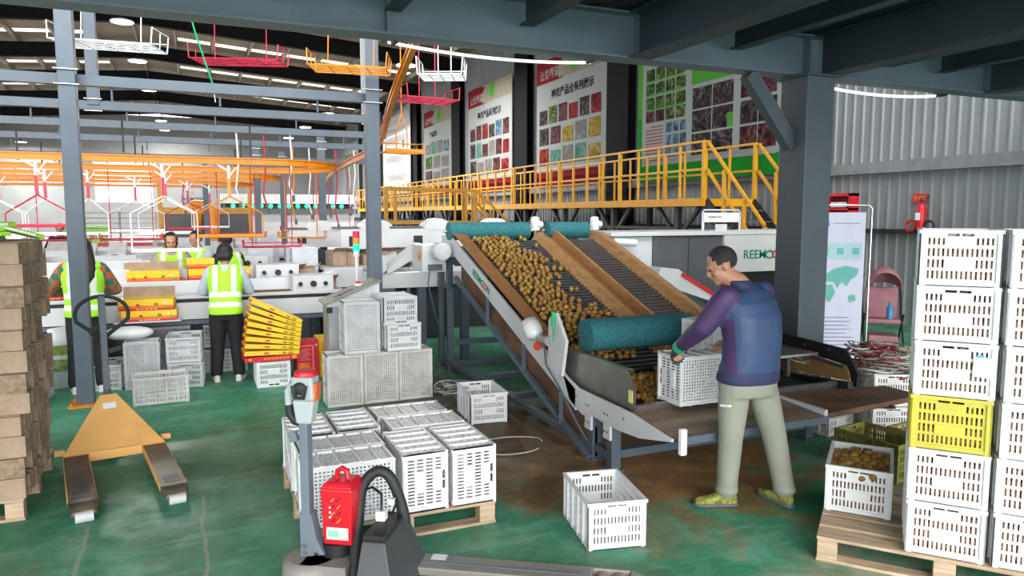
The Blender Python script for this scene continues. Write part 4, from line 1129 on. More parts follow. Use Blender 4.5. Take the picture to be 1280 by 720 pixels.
    b = _bm.new(); b.from_mesh(h.data); c0 = g('head'); hd = B @ V((0, 1, 0)); hz = B @ V((0, 0, 1))
    lim = 0.052 if hr == 'crop' else 0.045
    dele = []
    for vtx in b.verts:
        d = (vtx.co - c0); fy = d.dot(hd); fz = d.dot(hz)
        if (fy > lim and fz < 0.075) or (fy > -0.02 and fz < 0.0 and hr in ('crop', 'short', 'bun')) or (hr == 'crop' and fz < -0.035): dele.append(vtx)
    _bm.ops.delete(b, geom=dele, context='VERTS'); b.to_mesh(h.data); b.free()
    return q, B

# the man tipping fruit
rt = thing('person', 'man in blue jacket with purple sleeves and sage trousers tipping a crate into the hopper', 'person', (3.28, 3.60, 0))
def rel(p, o=(3.28, 3.60, 0)): return tuple(V(p) - V(o))
J = dict(head=(3.06, 3.70, 1.575), hd=(-0.80, 0.46, -0.42), neck=(3.135, 3.64, 1.475), shL=(3.00, 3.57, 1.39), shR=(3.365, 3.66, 1.40),
         elL=(2.905, 3.66, 1.20), wrL=(2.905, 3.93, 1.01), elR=(3.50, 3.88, 1.20), wrR=(3.44, 4.06, 1.0),
         hipL=(3.085, 3.57, 0.86), hipR=(3.275, 3.56, 0.86), knL=(3.09, 3.60, 0.49), knR=(3.37, 3.52, 0.49), anL=(3.12, 3.66, 0.09), anR=(3.475, 3.52, 0.09),
         toeL=(2.96, 3.73, 0.035), toeR=(3.47, 3.68, 0.035), fdL=(0.30, 0.62, -0.45), pdL=(0.55, 0.1, -0.8), fdR=(-0.25, 0.8, -0.3), pdR=(-0.4, 0, -0.9), curl=0.75)
J = {k: (rel(v) if isinstance(v, tuple) and k[:2] not in ('hd', 'fd', 'pd') else v) for k, v in J.items()}
q_, B_ = figure(rt, J, (-0.26, 0.966, 0), dict(trouser=M_trouser, shoe=M_trainer, sole=M_sole, shirt=M_jacket, top='jacket', hair='crop', k=1.10, sl=1.06, sleeve=0.90, z0=-0.03, hunch=0.05), 0.011, True)
# glove on the near hand
mb = MB(); hand(mb, J['wrL'], J['fdL'], J['pdL'], 1.12, 0.75, -1); 
wv = V(J['wrL']); ev = V(J['elL']); d = (ev - wv).normalized()
mb.tube([wv + d * 0.05, wv, wv - d * 0.02], [0.036, 0.035, 0.034], 12)
gl = mb.build('glove', M_glove, rt); voxel(gl, 0.006, 2)
mb = MB(); mb.tube([wv + d * 0.055, wv + d * 0.01], [0.046, 0.043], 14); mb.build('green_cuff', M_cuff, rt)

# the packers on the line
def worker(x, y, rz, label, hgt, clothes, bend=0.0, arms=((-0.27, 0.10), (0.27, 0.10)), turn=0.0):
    rt = thing('person', label, 'person', (x, y, 0), rz)
    s = hgt / 1.68
    J = dict(head=(0, 0.07 + bend * 1.2, 1.555), hd=(math.sin(turn), math.cos(turn), -0.25 - bend), neck=(0, 0.02 + bend, 1.42), shL=(-0.165, bend * 0.9, 1.34), shR=(0.165, bend * 0.9, 1.34),
             elL=(arms[0][0], arms[0][1] + bend * 0.6, 1.10), elR=(arms[1][0], arms[1][1] + bend * 0.6, 1.10), wrL=(-0.15, 0.36 + bend, 1.06), wrR=(0.15, 0.38 + bend, 1.06),
             hipL=(-0.09, 0, 0.87), hipR=(0.09, 0, 0.87), knL=(-0.11, 0.02, 0.48), knR=(0.11, 0.02, 0.48), anL=(-0.13, -0.02, 0.09), anR=(0.13, -0.02, 0.09), toeL=(-0.15, 0.12, 0.035), toeR=(0.15, 0.12, 0.035),
             fdL=(0.3, 0.9, -0.2), pdL=(0.5, 0, -0.8), fdR=(-0.3, 0.9, -0.2), pdR=(-0.5, 0, -0.8))
    J = {k: (tuple(V(v) * s) if k[:2] not in ('hd', 'fd', 'pd') else v) for k, v in J.items()}
    for a in ('anL', 'anR'): v = J[a]; J[a] = (v[0], v[1], 0.09)
    c = dict(trouser=M_blackcloth, shoe=M_shoe, top='vest', k=0.92 * s, hs=s, hand=0.88); c.update(clothes)
    figure(rt, J, (0, 1, 0), c)
    return rt
M_check = None
def plaid():
    m = bpy.data.materials.new('orange_teal_checked_cloth'); m.use_nodes = True; nt = m.node_tree; n = nt.nodes; L = nt.links
    tc = n.new('ShaderNodeTexCoord'); ck = n.new('ShaderNodeTexChecker'); ck.inputs['Scale'].default_value = 14
    ck.inputs['Color1'].default_value = (0.50, 0.10, 0.03, 1); ck.inputs['Color2'].default_value = (0.02, 0.16, 0.13, 1)
    L.new(tc.outputs['Object'], ck.inputs['Vector']); L.new(ck.outputs['Color'], n['Principled BSDF'].inputs['Base Color']); n['Principled BSDF'].inputs['Roughness'].default_value = 0.8
    return m
M_check = plaid()
M_lilac = mat('lilac_shirt', (0.42, 0.30, 0.36), 0.8)
M_palesh = mat('pale_blue_shirt', (0.50, 0.55, 0.66), 0.8)
worker(-1.10, 8.84, 0.0, 'packer with long black hair in lime vest and checked sleeves behind the slim left post', 1.66, dict(shirt=M_check, hair='long', sl=1.0, sole=M_white), 0.0, ((-0.34, 0.06), (0.30, 0.06)))
worker(0.29, 8.82, -0.12, 'packer in lime vest and black trousers seen from behind beside the fanned yellow boxes', 1.56, dict(shirt=M_palesh, hair='bob', sole=M_white, sl=0.95), 0.10, turn=0.15)
worker(-0.30, 11.02, PI, 'packer in lime vest and lilac shirt facing the camera across the second line', 1.66, dict(shirt=M_lilac, hair='bob', sl=0.95), 0.03)
worker(0.08, 11.78, PI - 0.9, 'packer in lime vest turned sideways next to a dark haired colleague', 1.66, dict(shirt=M_palesh, hair='short'), 0.02)
worker(0.44, 11.02, 0.5, 'dark haired packer seen from behind above the trousers packer', 1.62, dict(shirt=M_blackcloth, hair='bun'), 0.04)
worker(-2.75, 19.0, PI, 'small distant worker behind the bright green cartons', 1.7, dict(shirt=M_blackcloth, hair='short', top='shirt'), 0.0)
worker(-3.6, 16.8, PI * 0.7, 'distant worker bending over green bags left of the slim post', 1.62, dict(shirt=M_redwire, hair='short', top='shirt'), 0.12)
# ------------------------------------------------------------------ wall side: posters, walkway, sorter cabinet, banner
def photo(name, cols, scale=3.0):
    if name in MATS: return MATS[name]
    m = bpy.data.materials.new(name); m.use_nodes = True; nt = m.node_tree; n = nt.nodes; L = nt.links; b = n['Principled BSDF']
    tc = n.new('ShaderNodeTexCoord'); z = n.new('ShaderNodeTexNoise'); z.inputs['Scale'].default_value = scale; z.inputs['Detail'].default_value = 4; z.inputs['Distortion'].default_value = 1.5
    r = n.new('ShaderNodeValToRGB'); e = r.color_ramp.elements
    while len(e) < len(cols): e.new(0.5)
    for i, (q, c) in enumerate(zip(e, cols)): q.position = 0.32 + 0.36 * i / (len(cols) - 1); q.color = (*[x * 0.55 for x in c], 1)
    L.new(tc.outputs['Object'], z.inputs['Vector']); L.new(z.outputs['Fac'], r.inputs['Fac']); L.new(r.outputs['Color'], b.inputs['Base Color']); b.inputs['Roughness'].default_value = 0.8; b.inputs['Specular IOR Level'].default_value = 0.08
    MATS[name] = m; return m
PH = [photo('photo_dark_interior', [(0.01, 0.01, 0.012), (0.06, 0.04, 0.04), (0.2, 0.19, 0.19)], 4),
      photo('photo_red_packaging', [(0.06, 0.005, 0.01), (0.3, 0.012, 0.02), (0.4, 0.10, 0.06)], 3),
      photo('photo_green_orchard', [(0.012, 0.03, 0.01), (0.06, 0.14, 0.02), (0.30, 0.33, 0.2)], 4),
      photo('photo_yellow_fruit', [(0.2, 0.16, 0.01), (0.45, 0.30, 0.03), (0.5, 0.42, 0.25)], 3),
      photo('photo_blue_sky', [(0.02, 0.04, 0.05), (0.10, 0.2, 0.3), (0.3, 0.4, 0.5)], 4),
      photo('photo_pale_print', [(0.30, 0.28, 0.27), (0.2, 0.2, 0.18), (0.4, 0.38, 0.36)], 3),
      photo('photo_mint_print', [(0.04, 0.2, 0.16), (0.12, 0.32, 0.26), (0.3, 0.4, 0.36)], 3),
      photo('photo_maroon_print', [(0.03, 0.008, 0.012), (0.12, 0.03, 0.04), (0.2, 0.12, 0.12)], 4)]
M_pwhite = mat('poster_white', (0.26, 0.28, 0.275), 0.85, var=0.03, spec=0.08)
M_pgreen = mat('poster_green', (0.010, 0.20, 0.022), 0.85, var=0.05, spec=0.08)
M_plime = mat('poster_lime', (0.06, 0.25, 0.03), 0.85, var=0.05, spec=0.08)
M_pred = mat('poster_dark_red', (0.16, 0.008, 0.015), 0.85, var=0.1, spec=0.08)
M_pcream = mat('poster_cream', (0.22, 0.20, 0.15), 0.85, var=0.1, spec=0.08)
XP = 11.0
def poster(name, label, y0, y1, z0, z1, base):
    t = thing(name, label, 'poster', (XP, (y0 + y1) / 2, z0))
    m = MB(); m.b2((XP, y0, z0), (XP + 0.03, y1, z1)); m.build('board', base, t, world=True)
    return t
def rect(mb, ya, yb, za, zb, k, d=0.004):
    mb.k = k; mb.b2((XP - d, ya, za), (XP - d + 0.003, yb, zb))
def wall_text(s, y, z, size, m, t, bold=0.0):
    return text_mesh(s, size, 0.001, bold, 'lettering', m, t, frame_m((XP - 0.012, y, z), (0, -1, 0), (0, 0, 1)), world=True)
# green poster by the stairs
t = poster('wall_poster', 'big green bordered poster of orchard and factory photos above the stairs', 11.25, 16.85, 2.72, 6.6, M_pgreen)
m = MB(); rect(m, 16.45, 16.84, 4.4, 6.6, 0, 0.005); m.build('lime_margin', M_plime, t, world=True)
m = MB()
R_ = 0.35; pl = [(16.62, 3.15), (11.42 + R_, 3.15)] + [(11.42 + R_ - R_ * math.sin(a), 3.15 + R_ - R_ * math.cos(a)) for a in [i * PI / 16 for i in range(1, 8)]] + [(11.42, 3.15 + R_), (11.42, 6.6), (16.62, 6.6)]
m.prism([(XP - 0.008, y, z) for y, z in pl], (0.006, 0, 0)); m.build('white_sheet', M_pwhite, t, world=True)
m = MB()
for j, z in enumerate((4.28, 4.62, 4.98, 5.34)):
    for i in range(4): rect(m, 16.45 - i * 0.43 - 0.38, 16.45 - i * 0.43, z - 0.02, z + 0.27, 1 if j else (0 if i < 2 else 1), 0.012)
for j in range(3):
    for i in range(3): rect(m, 15.55 - i * 0.29 - 0.24, 15.55 - i * 0.29, 3.32 + j * 0.31, 3.32 + j * 0.31 + 0.25, 2, 0.012)
m.build('photo_grid', [PH[7], PH[2], PH[4]], t, world=True)
m = MB()
rect(m, 14.85, 16.47, 4.56, 4.60, 0, 0.010); rect(m, 14.85, 16.47, 4.92, 4.95, 0, 0.010); rect(m, 14.85, 16.47, 5.28, 5.32, 0, 0.010)
m.build('green_bars', M_plime, t, world=True)
m = MB()
for k in range(11): rect(m, 15.68, 16.45 - (0.25 if k == 0 else 0) - (0.0), 4.12 - k * 0.085, 4.15 - k * 0.085, 0, 0.012)
m.build('printed_lines', mat('matt_maroon_print', (0.25, 0.06, 0.08), 0.9, spec=0.05), t, world=True)
m = MB(); rect(m, 13.05, 14.55, 4.95, 5.6, 0, 0.012); m.build('green_header', M_plime, t, world=True)
m = MB()
for j, z in enumerate((3.30, 3.84, 4.37)):
    for i in range(2):
        rect(m, 14.50 - i * 0.74 - 0.70, 14.50 - i * 0.74, z, z + 0.49, (0 if not (j == 1 and i == 1) else 0), 0.012)
        if j < 2: rect(m, 12.82 - i * 0.56 - 0.53, 12.82 - i * 0.56, z, z + 0.49, 1 if j == 0 else 0, 0.012)
rect(m, 11.75, 12.82, 4.40, 5.2, 1, 0.012); rect(m, 13.06, 13.25, 3.84, 4.15, 2, 0.014)
rect(m, 12.1, 12.3, 4.45, 4.75, 3, 0.014); rect(m, 12.5, 12.62, 4.45, 4.85, 2, 0.014)
m.build('factory_photos', [PH[0], PH[7], M_plime, PH[1]], t, world=True)
wall_text('果园', 13.9, 5.12, 0.26, M_pwhite, t, 0.002)
# product poster
def product_poster(label, y0, y1, z0, z1, rows, title, pale=0.0):
    t = poster('wall_poster', label, y0, y1, z0, z1, M_pwhite); w = y1 - y0
    m = MB(); rect(m, y0, y1, z0, z0 + 0.45, 0, 0.006); m.build('red_band', M_pred, t, world=True); m = MB(); rect(m, y1 - w * 0.42, y1, z1 - 0.75, z1, 0, 0.006); m.build('red_band', M_pred, t, world=True)
    m = MB(); 
    poly = [(y1 - w * 0.36, z1 - 0.72), (y1 - w * 0.33, z1 - 0.4), (y1 - w * 0.42, z1 - 0.1), (y1 - w * 0.30, z1), (y0, z1), (y0, z1 - 0.72)]
    m.prism([(XP - 0.010, y, z) for y, z in poly], (0.003, 0, 0)); m.build('cream_banner', M_pcream, t, world=True)
    m = MB(); m.ball((XP - 0.012, y0 + w * 0.42, z1 - 0.32), (0.006, 0.30, 0.30), 16, 10); m.build('fruit_emblem', M_plime, t, world=True)
    wall_text(title[0], y1 - w * 0.06, z1 - 0.60, w * 0.075, M_pwhite, t, 0.004)
    wall_text(title[1], y1 - w * 0.24, z1 - 1.28, w * 0.068, mat('matt_black_print', (0.015, 0.016, 0.018), 0.9, spec=0.05), t, 0.006)
    m = MB(); H = (z1 - 1.5) - (z0 + 0.6)
    for j, (n_, ks) in enumerate(rows):
        ch = H / len(rows)
        for i in range(n_):
            a = y1 - 0.25 - (w - 0.4) * i / n_; b_ = a - (w - 0.4) / n_ * 0.82
            zz = z1 - 1.5 - ch * (j + 1)
            rect(m, b_, a, zz + ch * 0.10, zz + ch * (0.92 if (i + j) % 3 else 0.80), ks[i % len(ks)], 0.012)
    m.build('product_photos', PH, t, world=True)
    return t
product_poster('product poster with red bands right of centre, showing fruit and packages', 18.5, 23.15, 2.86, 7.0, [(6, (0, 2, 7, 1, 0, 1)), (5, (0, 7, 3, 5, 3)), (5, (1, 6, 5, 6, 3))], ('让世界爱上', '神农产品全系列展示'))
product_poster('second product poster with reddish photo rows, left of the first', 25.3, 30.0, 2.85, 7.1, [(6, (7, 7, 1, 0, 4, 7)), (6, (0, 6, 7, 5, 7, 1)), (5, (0, 5, 5, 7, 1))], ('让世界爱上', '神农产品系列展示'))
product_poster('third poster, pale and half covered, beyond the second product poster', 32.3, 36.6, 2.80, 7.0, [(4, (5, 6, 5, 4)), (3, (2, 5, 5)), (3, (0, 5, 5))], ('让世界爱上', '产品展示'))
t = thing('silver_curtain', 'silver plastic sheet draped in swags on the wall behind the walkway', 'curtain', (10.95, 41.8, 3.1))
m = MB(); N, Mz = 40, 30; vs = []; fs = []
for j in range(Mz + 1):
    for i in range(N + 1):
        u, v = i / N, j / Mz
        y = 45.1 - u * 6.3; s = 4 * u * (1 - u)
        z = 7.9 - v * 4.85
        d = 0.16 * math.sin((v * 11 + 0.9 * math.sin(u * PI)) * 2.6 - 1.1 * s * 3) * s * (1 - v * 0.3) + 0.05 * math.sin(u * 40) * v
        vs.append((10.9 - d, y, z))
for j in range(Mz):
    for i in range(N): a = j * (N + 1) + i; fs.append((a, a + N + 1, a + N + 2, a + 1))
m.add(vs, fs, True); m.build('sheet', mat('silver_sheet', (0.42, 0.43, 0.43), 0.4, metal=0.3), t, world=True)
m = MB(); m.bar((10.95, 38.7, 7.92), (10.95, 45.2, 7.92), 0.06); m.build('batten', M_steel_grey, t, world=True)
for k, (ya, yb) in enumerate(((46.6, 51.6), (53.0, 58.0))):
    t = poster('wall_poster', ['pale blank panel on the wall beyond the silver curtain', 'farthest pale blank panel on the long wall'][k], ya, yb, 2.8, 7.2, M_pwhite)
    m = MB(); rect(m, ya + 0.2, yb - 0.2, 3.2, 6.4, 0, 0.01); m.build('faded_print', PH[5], t, world=True)

# walkway
WK = thing('walkway', 'long raised walkway with yellow railings and dark stairs along the poster wall', 'walkway', (10.1, 28, 0))
def wk(mb, name, m, bevel=0): return mb.build(name, m, WK, world=True, bevel=bevel)
YA, YB_, XF, XB, ZD = 12.0, 46.0, 9.42, 10.72, 2.2
m = MB(); m.b2((XF, YA, ZD - 0.04), (XB, YB_, ZD)); wk(m, 'deck_plate', M_black)
for x in (XF, XB): m = MB(); m.b2((x - 0.03, YA, ZD - 0.14), (x + 0.03, YB_, ZD + 0.02)); wk(m, 'edge_beam', M_yellow)
m = MB(); m.b2((XF, YA - 0.03, ZD - 0.14), (XB, YA + 0.03, ZD + 0.01)); wk(m, 'edge_beam', M_yellow)
for x in (XF, XB):
    for z in (ZD + 0.60, ZD + 1.15): m = MB(); m.bar((x, YA, z), (x, YB_, z), 0.045); wk(m, 'hand_rail', M_yellow)
    for i in range(44):
        y = YA + i * 0.79; wdt = 0.075 if i % 4 == 0 else 0.042
        m = MB(); m.b2((x - wdt / 2, y - wdt / 2, ZD), (x + wdt / 2, y + wdt / 2, ZD + 1.15)); wk(m, 'rail_post', M_yellow)
M_sup = mat('black_support_paint', (0.02, 0.022, 0.026), 0.5)
for i in range(13):
    y = 13.0 + i * 2.62
    for x in (9.55, 10.6):
        m = MB(); m.b2((x - 0.06, y - 0.06, 0), (x + 0.06, y + 0.06, ZD - 0.14)); wk(m, 'support_post', M_sup)
    for s_ in (-1, 1):
        m = MB(); m.bar((9.55, y, 1.35), (9.55, y + s_ * 0.75, ZD - 0.14), 0.08); wk(m, 'support_brace', M_sup)
m = MB(); m.b2((9.5, 13, 1.55), (9.6, 44.4, 1.62)); wk(m, 'support_beam', M_sup)
# stairs going down towards the camera
run = 2.3
for x in (XF + 0.05, XB - 0.05): m = MB(); m.bar((x, YA, ZD - 0.08), (x, YA - run, 0.05), 0.05, 0.24); wk(m, 'stair_stringer', M_black)
for i in range(9):
    z = ZD - 0.22 * (i + 1); y = YA - run * (i + 1) / 10 + 0.02
    m = MB(); m.b2((XF + 0.05, y - 0.14, z - 0.03), (XB - 0.05, y + 0.14, z)); wk(m, 'stair_tread', M_machgrey)
for x in (XF, XB):
    for dz in (1.15, 0.60):
        m = MB(); m.bar((x, YA - 0.12, ZD + dz - 0.04), (x, YA - 1.75, ZD + dz - 0.04 - 1.62), 0.05); wk(m, 'stair_rail', M_yellow)
        m = MB(); m.bar((x, YA, ZD + dz), (x, YA - 0.14, ZD + dz - 0.03), 0.05); wk(m, 'stair_rail', M_yellow)
    for f in (0.35, 0.68, 1.0):
        y = YA - 1.75 * f; m = MB(); m.b2((x - 0.03, y - 0.03, ZD - 0.96 * 1.75 * f - 0.1), (x + 0.03, y + 0.03, ZD + 1.12 - 0.96 * 1.72 * f)); wk(m, 'stair_post', M_yellow)

# yellow crossing bridge rail in front of the walkway
BR = thing('crossing_bridge', 'square yellow bridge frame with descending stairs in front of the walkway', 'bridge', (6.3, 20, 0))
def bb(a, b_, w, name='rail', m_=mat('mustard_rail_paint', hexc('b07c10'), 0.45)): m = MB(); m.bar(a, b_, w); m.build(name, m_, BR, world=True)
for y in (20.0, 21.0):
    bb((4.85, y, 2.62), (7.55, y, 2.58), 0.075); bb((4.85, y, 1.66), (7.55, y, 1.66), 0.09)
    for x in (4.88, 5.15, 7.25, 7.52): bb((x, y, 0.0 if x in (4.88, 7.52) else 1.66), (x, y, 2.6), 0.085 if x != 7.25 else 0.05, 'post')
    for dz in (0.0, -0.5): bb((7.55, y, 2.58 + dz), (8.95, y, 1.35 + dz), 0.055)
    for k in range(4): bb((7.8 + 0.3 * k, y, 1.0), (7.8 + 0.3 * k, y, 2.36 - 0.27 * k), 0.04, 'baluster')
m = MB(); m.b2((4.85, 20, 1.58), (7.55, 21, 1.64)); m.build('deck_plate', M_black, BR, world=True)
m = MB(); m.bar((7.55, 20.5, 1.6), (9.0, 20.5, 0.1), 0.9, 0.06); m.build('stair_flight', M_black, BR, world=True)

# white sorter cabinet with the maker's sign
SCB = thing('sorter_cabinet', 'large white and dark grey sorting machine housing with maker sign behind the man', 'machine', (6.9, 9.1, 0))
def sc(mb, name, m, bevel=0.0, parent=None): return mb.build(name, m, parent or SCB, world=True, bevel=bevel)
m = MB(); m.b2((5.3, 8.74, 0.0), (9.0, 9.7, 1.58)); sc(m, 'housing', M_machwhite, 0.01)
m = MB(); m.b2((5.25, 8.66, 1.59), (9.05, 9.75, 1.65)); sc(m, 'top_cover', M_machwhite, 0.008)
m = MB(); m.b2((5.98, 8.70, 0.05), (7.20, 8.74, 1.58)); sc(m, 'dark_panel', M_machgrey, 0.004)
m = MB(); m.b2((6.58, 8.695, 0.05), (6.59, 8.70, 1.58)); sc(m, 'panel_seam', M_black)
m = MB(); m.hexa([(7.24, 8.66, 1.03), (8.99, 8.66, 1.03), (8.99, 8.74, 1.03), (7.24, 8.74, 1.03), (7.20, 8.66, 1.585), (8.99, 8.66, 1.585), (8.99, 8.74, 1.585), (7.20, 8.74, 1.585)]); sg = sc(m, 'sign_panel', mat('pale_sign_panel', (0.60, 0.60, 0.57), 0.4, var=0.03), 0.004)
m = MB(); m.b2((7.22, 8.70, 0.52), (8.99, 8.74, 1.02)); sc(m, 'lower_panel', M_black)
so = (7.56, 8.655, 1.23)
text_mesh('REEM', 0.185, 0.001, 0.0016, 'lettering', M_text_g, sg, frame_m(so, (1, 0, 0), (0, 0, 1)), world=True)
m = MB(); loops(m, V((so[0] + 0.425, so[1] - 0.002, so[2])), (1, 0, 0), (0, 0, 1), 0.165); sc(m, 'logo_rings', [M_text_g, M_text_r], parent=sg)
text_mesh('N', 0.175, 0.001, 0.002, 'lettering', M_text_g, sg, frame_m((so[0] + 0.775, so[1], so[2]), (1, 0, 0), (0, 0, 1)), world=True)
m = MB(); m.cyl((5.30, 8.66, 1.52), (5.62, 8.60, 1.50), 0.05, 14); sc(m, 'roller_end', M_cloudy if False else M_clear)
# slanted white chute cover beyond the right board
CH_ = thing('chute_cover', 'slanted white chute cover with red edge beyond the right side board', 'cover', (6.1, 8.2, 0))
m = MB(); m.hexa([(5.55, 8.0, 1.00), (6.75, 8.0, 0.62), (6.75, 8.5, 0.62), (5.55, 8.5, 1.00), (5.62, 8.0, 1.20), (5.90, 8.0, 1.17), (5.90, 8.5, 1.17), (5.62, 8.5, 1.20)]); m.build('hood', M_machwhite, CH_, world=True)
m = MB(); m.bar((5.95, 7.99, 1.10), (6.75, 7.99, 0.66), 0.02, 0.05); m.build('red_edge', M_red, CH_, world=True)
for x in (5.7, 6.6): m = MB(); m.b2((x - 0.03, 8.22, 0), (x + 0.03, 8.28, 0.75)); m.build('leg', M_steel_grey, CH_, world=True)
# framed table sign on the cabinet
TS = thing('desk_sign', 'small framed sign board standing on the white sorter cabinet', 'sign', (7.25, 8.8, 1.65))
m = MB(); m.tube([(-0.35, 0, 0), (-0.35, 0, 0.27), (-0.32, 0, 0.31), (0.32, 0, 0.31), (0.35, 0, 0.27), (0.35, 0, 0)], 0.012, 8); m.build('frame', mat('pale_lilac_metal', (0.55, 0.58, 0.75), 0.4), TS)
m = MB(); m.box((0, 0.0, 0.14), (0.66, 0.01, 0.26)); pn = m.build('panel', M_text_w, TS)
m = MB(); m.b2((-0.32, -0.008, 0.015), (0.32, -0.0055, 0.13)); m.build('picture', PH[0], pn)
m = MB(); m.b2((-0.12, -0.010, 0.0), (0.10, -0.0085, 0.10)); m.build('white_model', M_greyp, pn)
text_mesh('REEMOON', 0.05, 0.0005, 0.001, 'lettering', M_text_g, pn, frame_m((-0.25, -0.007, 0.19), (1, 0, 0), (0, 0, 1)))

# roll banner by the pillar
bl, brr = V((6.86, 6.93, 0)), V((7.70, 6.53, 0)); bx = (brr - bl).normalized(); bn = V((bx.y, -bx.x, 0))
BN = thing('banner_stand', 'white roll banner with teal world map beside the thick pillar', 'banner', (7.28, 6.73, 0))
def bnp(u, z, d=0.0): return bl + bx * u + V((0, 0, z)) + bn * d
m = MB(); m.hexa([bnp(0.03, 0.05), bnp(0.86, 0.05), bnp(0.86, 0.05, -0.01), bnp(0.03, 0.05, -0.01), bnp(0.03, 1.92), bnp(0.86, 1.92), bnp(0.86, 1.92, -0.01), bnp(0.03, 1.92, -0.01)]); bpn = m.build('panel', mat('lilac_white_banner', (0.60, 0.60, 0.74), 0.5, var=0.03), BN, world=True)
m = MB(); m.tube([bnp(0.0, 0.0), bnp(0.0, 1.97), bnp(0.04, 2.01), bnp(0.89, 2.01), bnp(0.93, 1.97), bnp(0.93, 0.0)], 0.014, 8); m.build('frame', M_chrome, BN, world=True)
m = MB(); m.bar(bnp(0.0, 0.02, 0.25), bnp(0.0, 0.02, -0.25), 0.04); m.bar(bnp(0.93, 0.02, 0.25), bnp(0.93, 0.02, -0.25), 0.04); 
for u in (0.0, 0.93): m = MB(); m.bar(bnp(u, 0.02, 0.25), bnp(u, 0.02, -0.25), 0.04); m.build('foot', M_chrome, BN, world=True)
M_teal = mat('teal_print', (0.10, 0.42, 0.36), 0.5, var=0.05); M_tealp = mat('pale_teal_print', (0.38, 0.58, 0.62), 0.5, var=0.05)
def flat(mb, pts, d=0.004): mb.prism([bnp(u, z, d) for u, z in pts], bn * 0.001)
m = MB(); flat(m, [(0.06, 1.34), (0.83, 1.34), (0.83, 1.54), (0.06, 1.54)], 0.003); m.build('icon_strip', M_tealp, bpn, world=True)
m = MB()
for k in range(4): flat(m, [(0.14 + k * 0.19, 1.40), (0.22 + k * 0.19, 1.40), (0.22 + k * 0.19, 1.48), (0.14 + k * 0.19, 1.48)], 0.006)
conts = [[(0.06, 1.22), (0.16, 1.24), (0.24, 1.20), (0.18, 1.10), (0.16, 1.02), (0.10, 1.08)], [(0.18, 0.98), (0.26, 0.94), (0.24, 0.84), (0.19, 0.74), (0.17, 0.88)], [(0.38, 1.06), (0.40, 1.16), (0.50, 1.22), (0.64, 1.26), (0.80, 1.22), (0.78, 1.14), (0.70, 1.08), (0.66, 1.00), (0.60, 1.06), (0.54, 0.98), (0.50, 1.06)],
         [(0.38, 1.02), (0.48, 1.02), (0.52, 0.92), (0.46, 0.80), (0.42, 0.82), (0.40, 0.92)], [(0.68, 0.88), (0.76, 0.90), (0.78, 0.82), (0.70, 0.80)]]
for c in conts: flat(m, c, 0.006)
m.build('world_map', M_teal, bpn, world=True)
m = MB()
rr = random.Random(3)
for k in range(10): flat(m, [(0.08, 0.60 - k * 0.05), (0.62 + rr.random() * 0.2, 0.60 - k * 0.05), (0.62 + rr.random() * 0.2, 0.615 - k * 0.05), (0.08, 0.615 - k * 0.05)], 0.004)
flat(m, [(0.46, 1.78), (0.80, 1.78), (0.80, 1.79), (0.46, 1.79)], 0.004)
m.build('printed_lines', mat('grey_print', (0.25, 0.27, 0.4), 0.6), bpn, world=True)
text_mesh('REEMOON', 0.075, 0.0005, 0.001, 'lettering', M_text_g, bpn, frame_m(bnp(0.06, 1.755, 0.006), bx, (0, 0, 1)), world=True)

# things on the ribbed wall
t = thing('fire_extinguisher', 'red fire extinguisher standing on the low wall girt under a small red sign', 'extinguisher', (11.12, 8.47, 1.64))
m = MB(); m.tube([(0, 0, 0.0), (0, 0, 0.02), (0, 0, 0.36), (0, 0, 0.42), (0, 0, 0.45)], [0.07, 0.078, 0.078, 0.055, 0.025], 18); m.build('cylinder', M_red, t)
m = MB(); m.cyl((0, 0, 0.45), (0, 0, 0.49), 0.022, 10); m.bar((-0.03, 0.0, 0.50), (-0.02, -0.15, 0.55), 0.02, 0.015); m.bar((-0.03, 0.0, 0.48), (-0.02, -0.13, 0.49), 0.02, 0.012); m.build('valve_handle', M_black, t)
m = MB(); m.b2((-0.081, -0.045, 0.16), (-0.076, 0.045, 0.28)); m.build('paper_label', M_text_w, t)
for s_ in (-1, 1):
    m = MB(); m.tube([(-0.02, s_ * 0.17 + 0.085 * math.cos(a), 0.06 + 0.085 * math.sin(a)) for a in [i * 2 * PI / 20 for i in range(20)]], 0.020, 8, closed=True); m.build('hose_coil', M_red if s_ > 0 else M_rubber, t)
t = thing('fire_cabinet', 'open fronted red fire hose cabinet on the wall behind the banner', 'cabinet', (11.1, 10.15, 1.70))
def tb_(a, b_, name, m_): m = MB(); m.b2(a, b_); return m.build(name, m_, t)
tb_((0.10, -0.32, 0.0), (0.12, 0.32, 0.56), 'back_panel', mat('cabinet_inside', (0.18, 0.01, 0.015), 0.6))
for a, b_ in (((-0.06, -0.34, 0.0), (0.12, -0.26, 0.58)), ((-0.06, 0.26, 0.0), (0.12, 0.34, 0.58)), ((-0.06, -0.34, 0.53), (0.12, 0.34, 0.58)), ((-0.06, -0.34, 0.0), (0.12, 0.34, 0.05)), ((-0.06, -0.34, 0.27), (0.12, 0.34, 0.31))): tb_(a, b_, 'frame_side', M_red)
tb_((-0.02, -0.18, 0.33), (-0.01, 0.18, 0.42), 'white_label', M_text_w); tb_((-0.02, -0.2, 0.07), (-0.01, 0.2, 0.16), 'orange_label', mat('amber_label', (0.7, 0.4, 0.08), 0.5))
t = thing('wall_sign', 'small red sign with orange lettering above the fire extinguisher', 'sign', (11.25, 8.6, 2.10))
m = MB(); m.b2((-0.01, -0.13, 0), (0.0, 0.13, 0.14)); m.build('plate', M_red, t)
text_mesh('灭火器', 0.075, 0.0005, 0.001, 'lettering', M_text_o, t, frame_m((-0.013, 0.11, 0.04), (0, -1, 0), (0, 0, 1)))
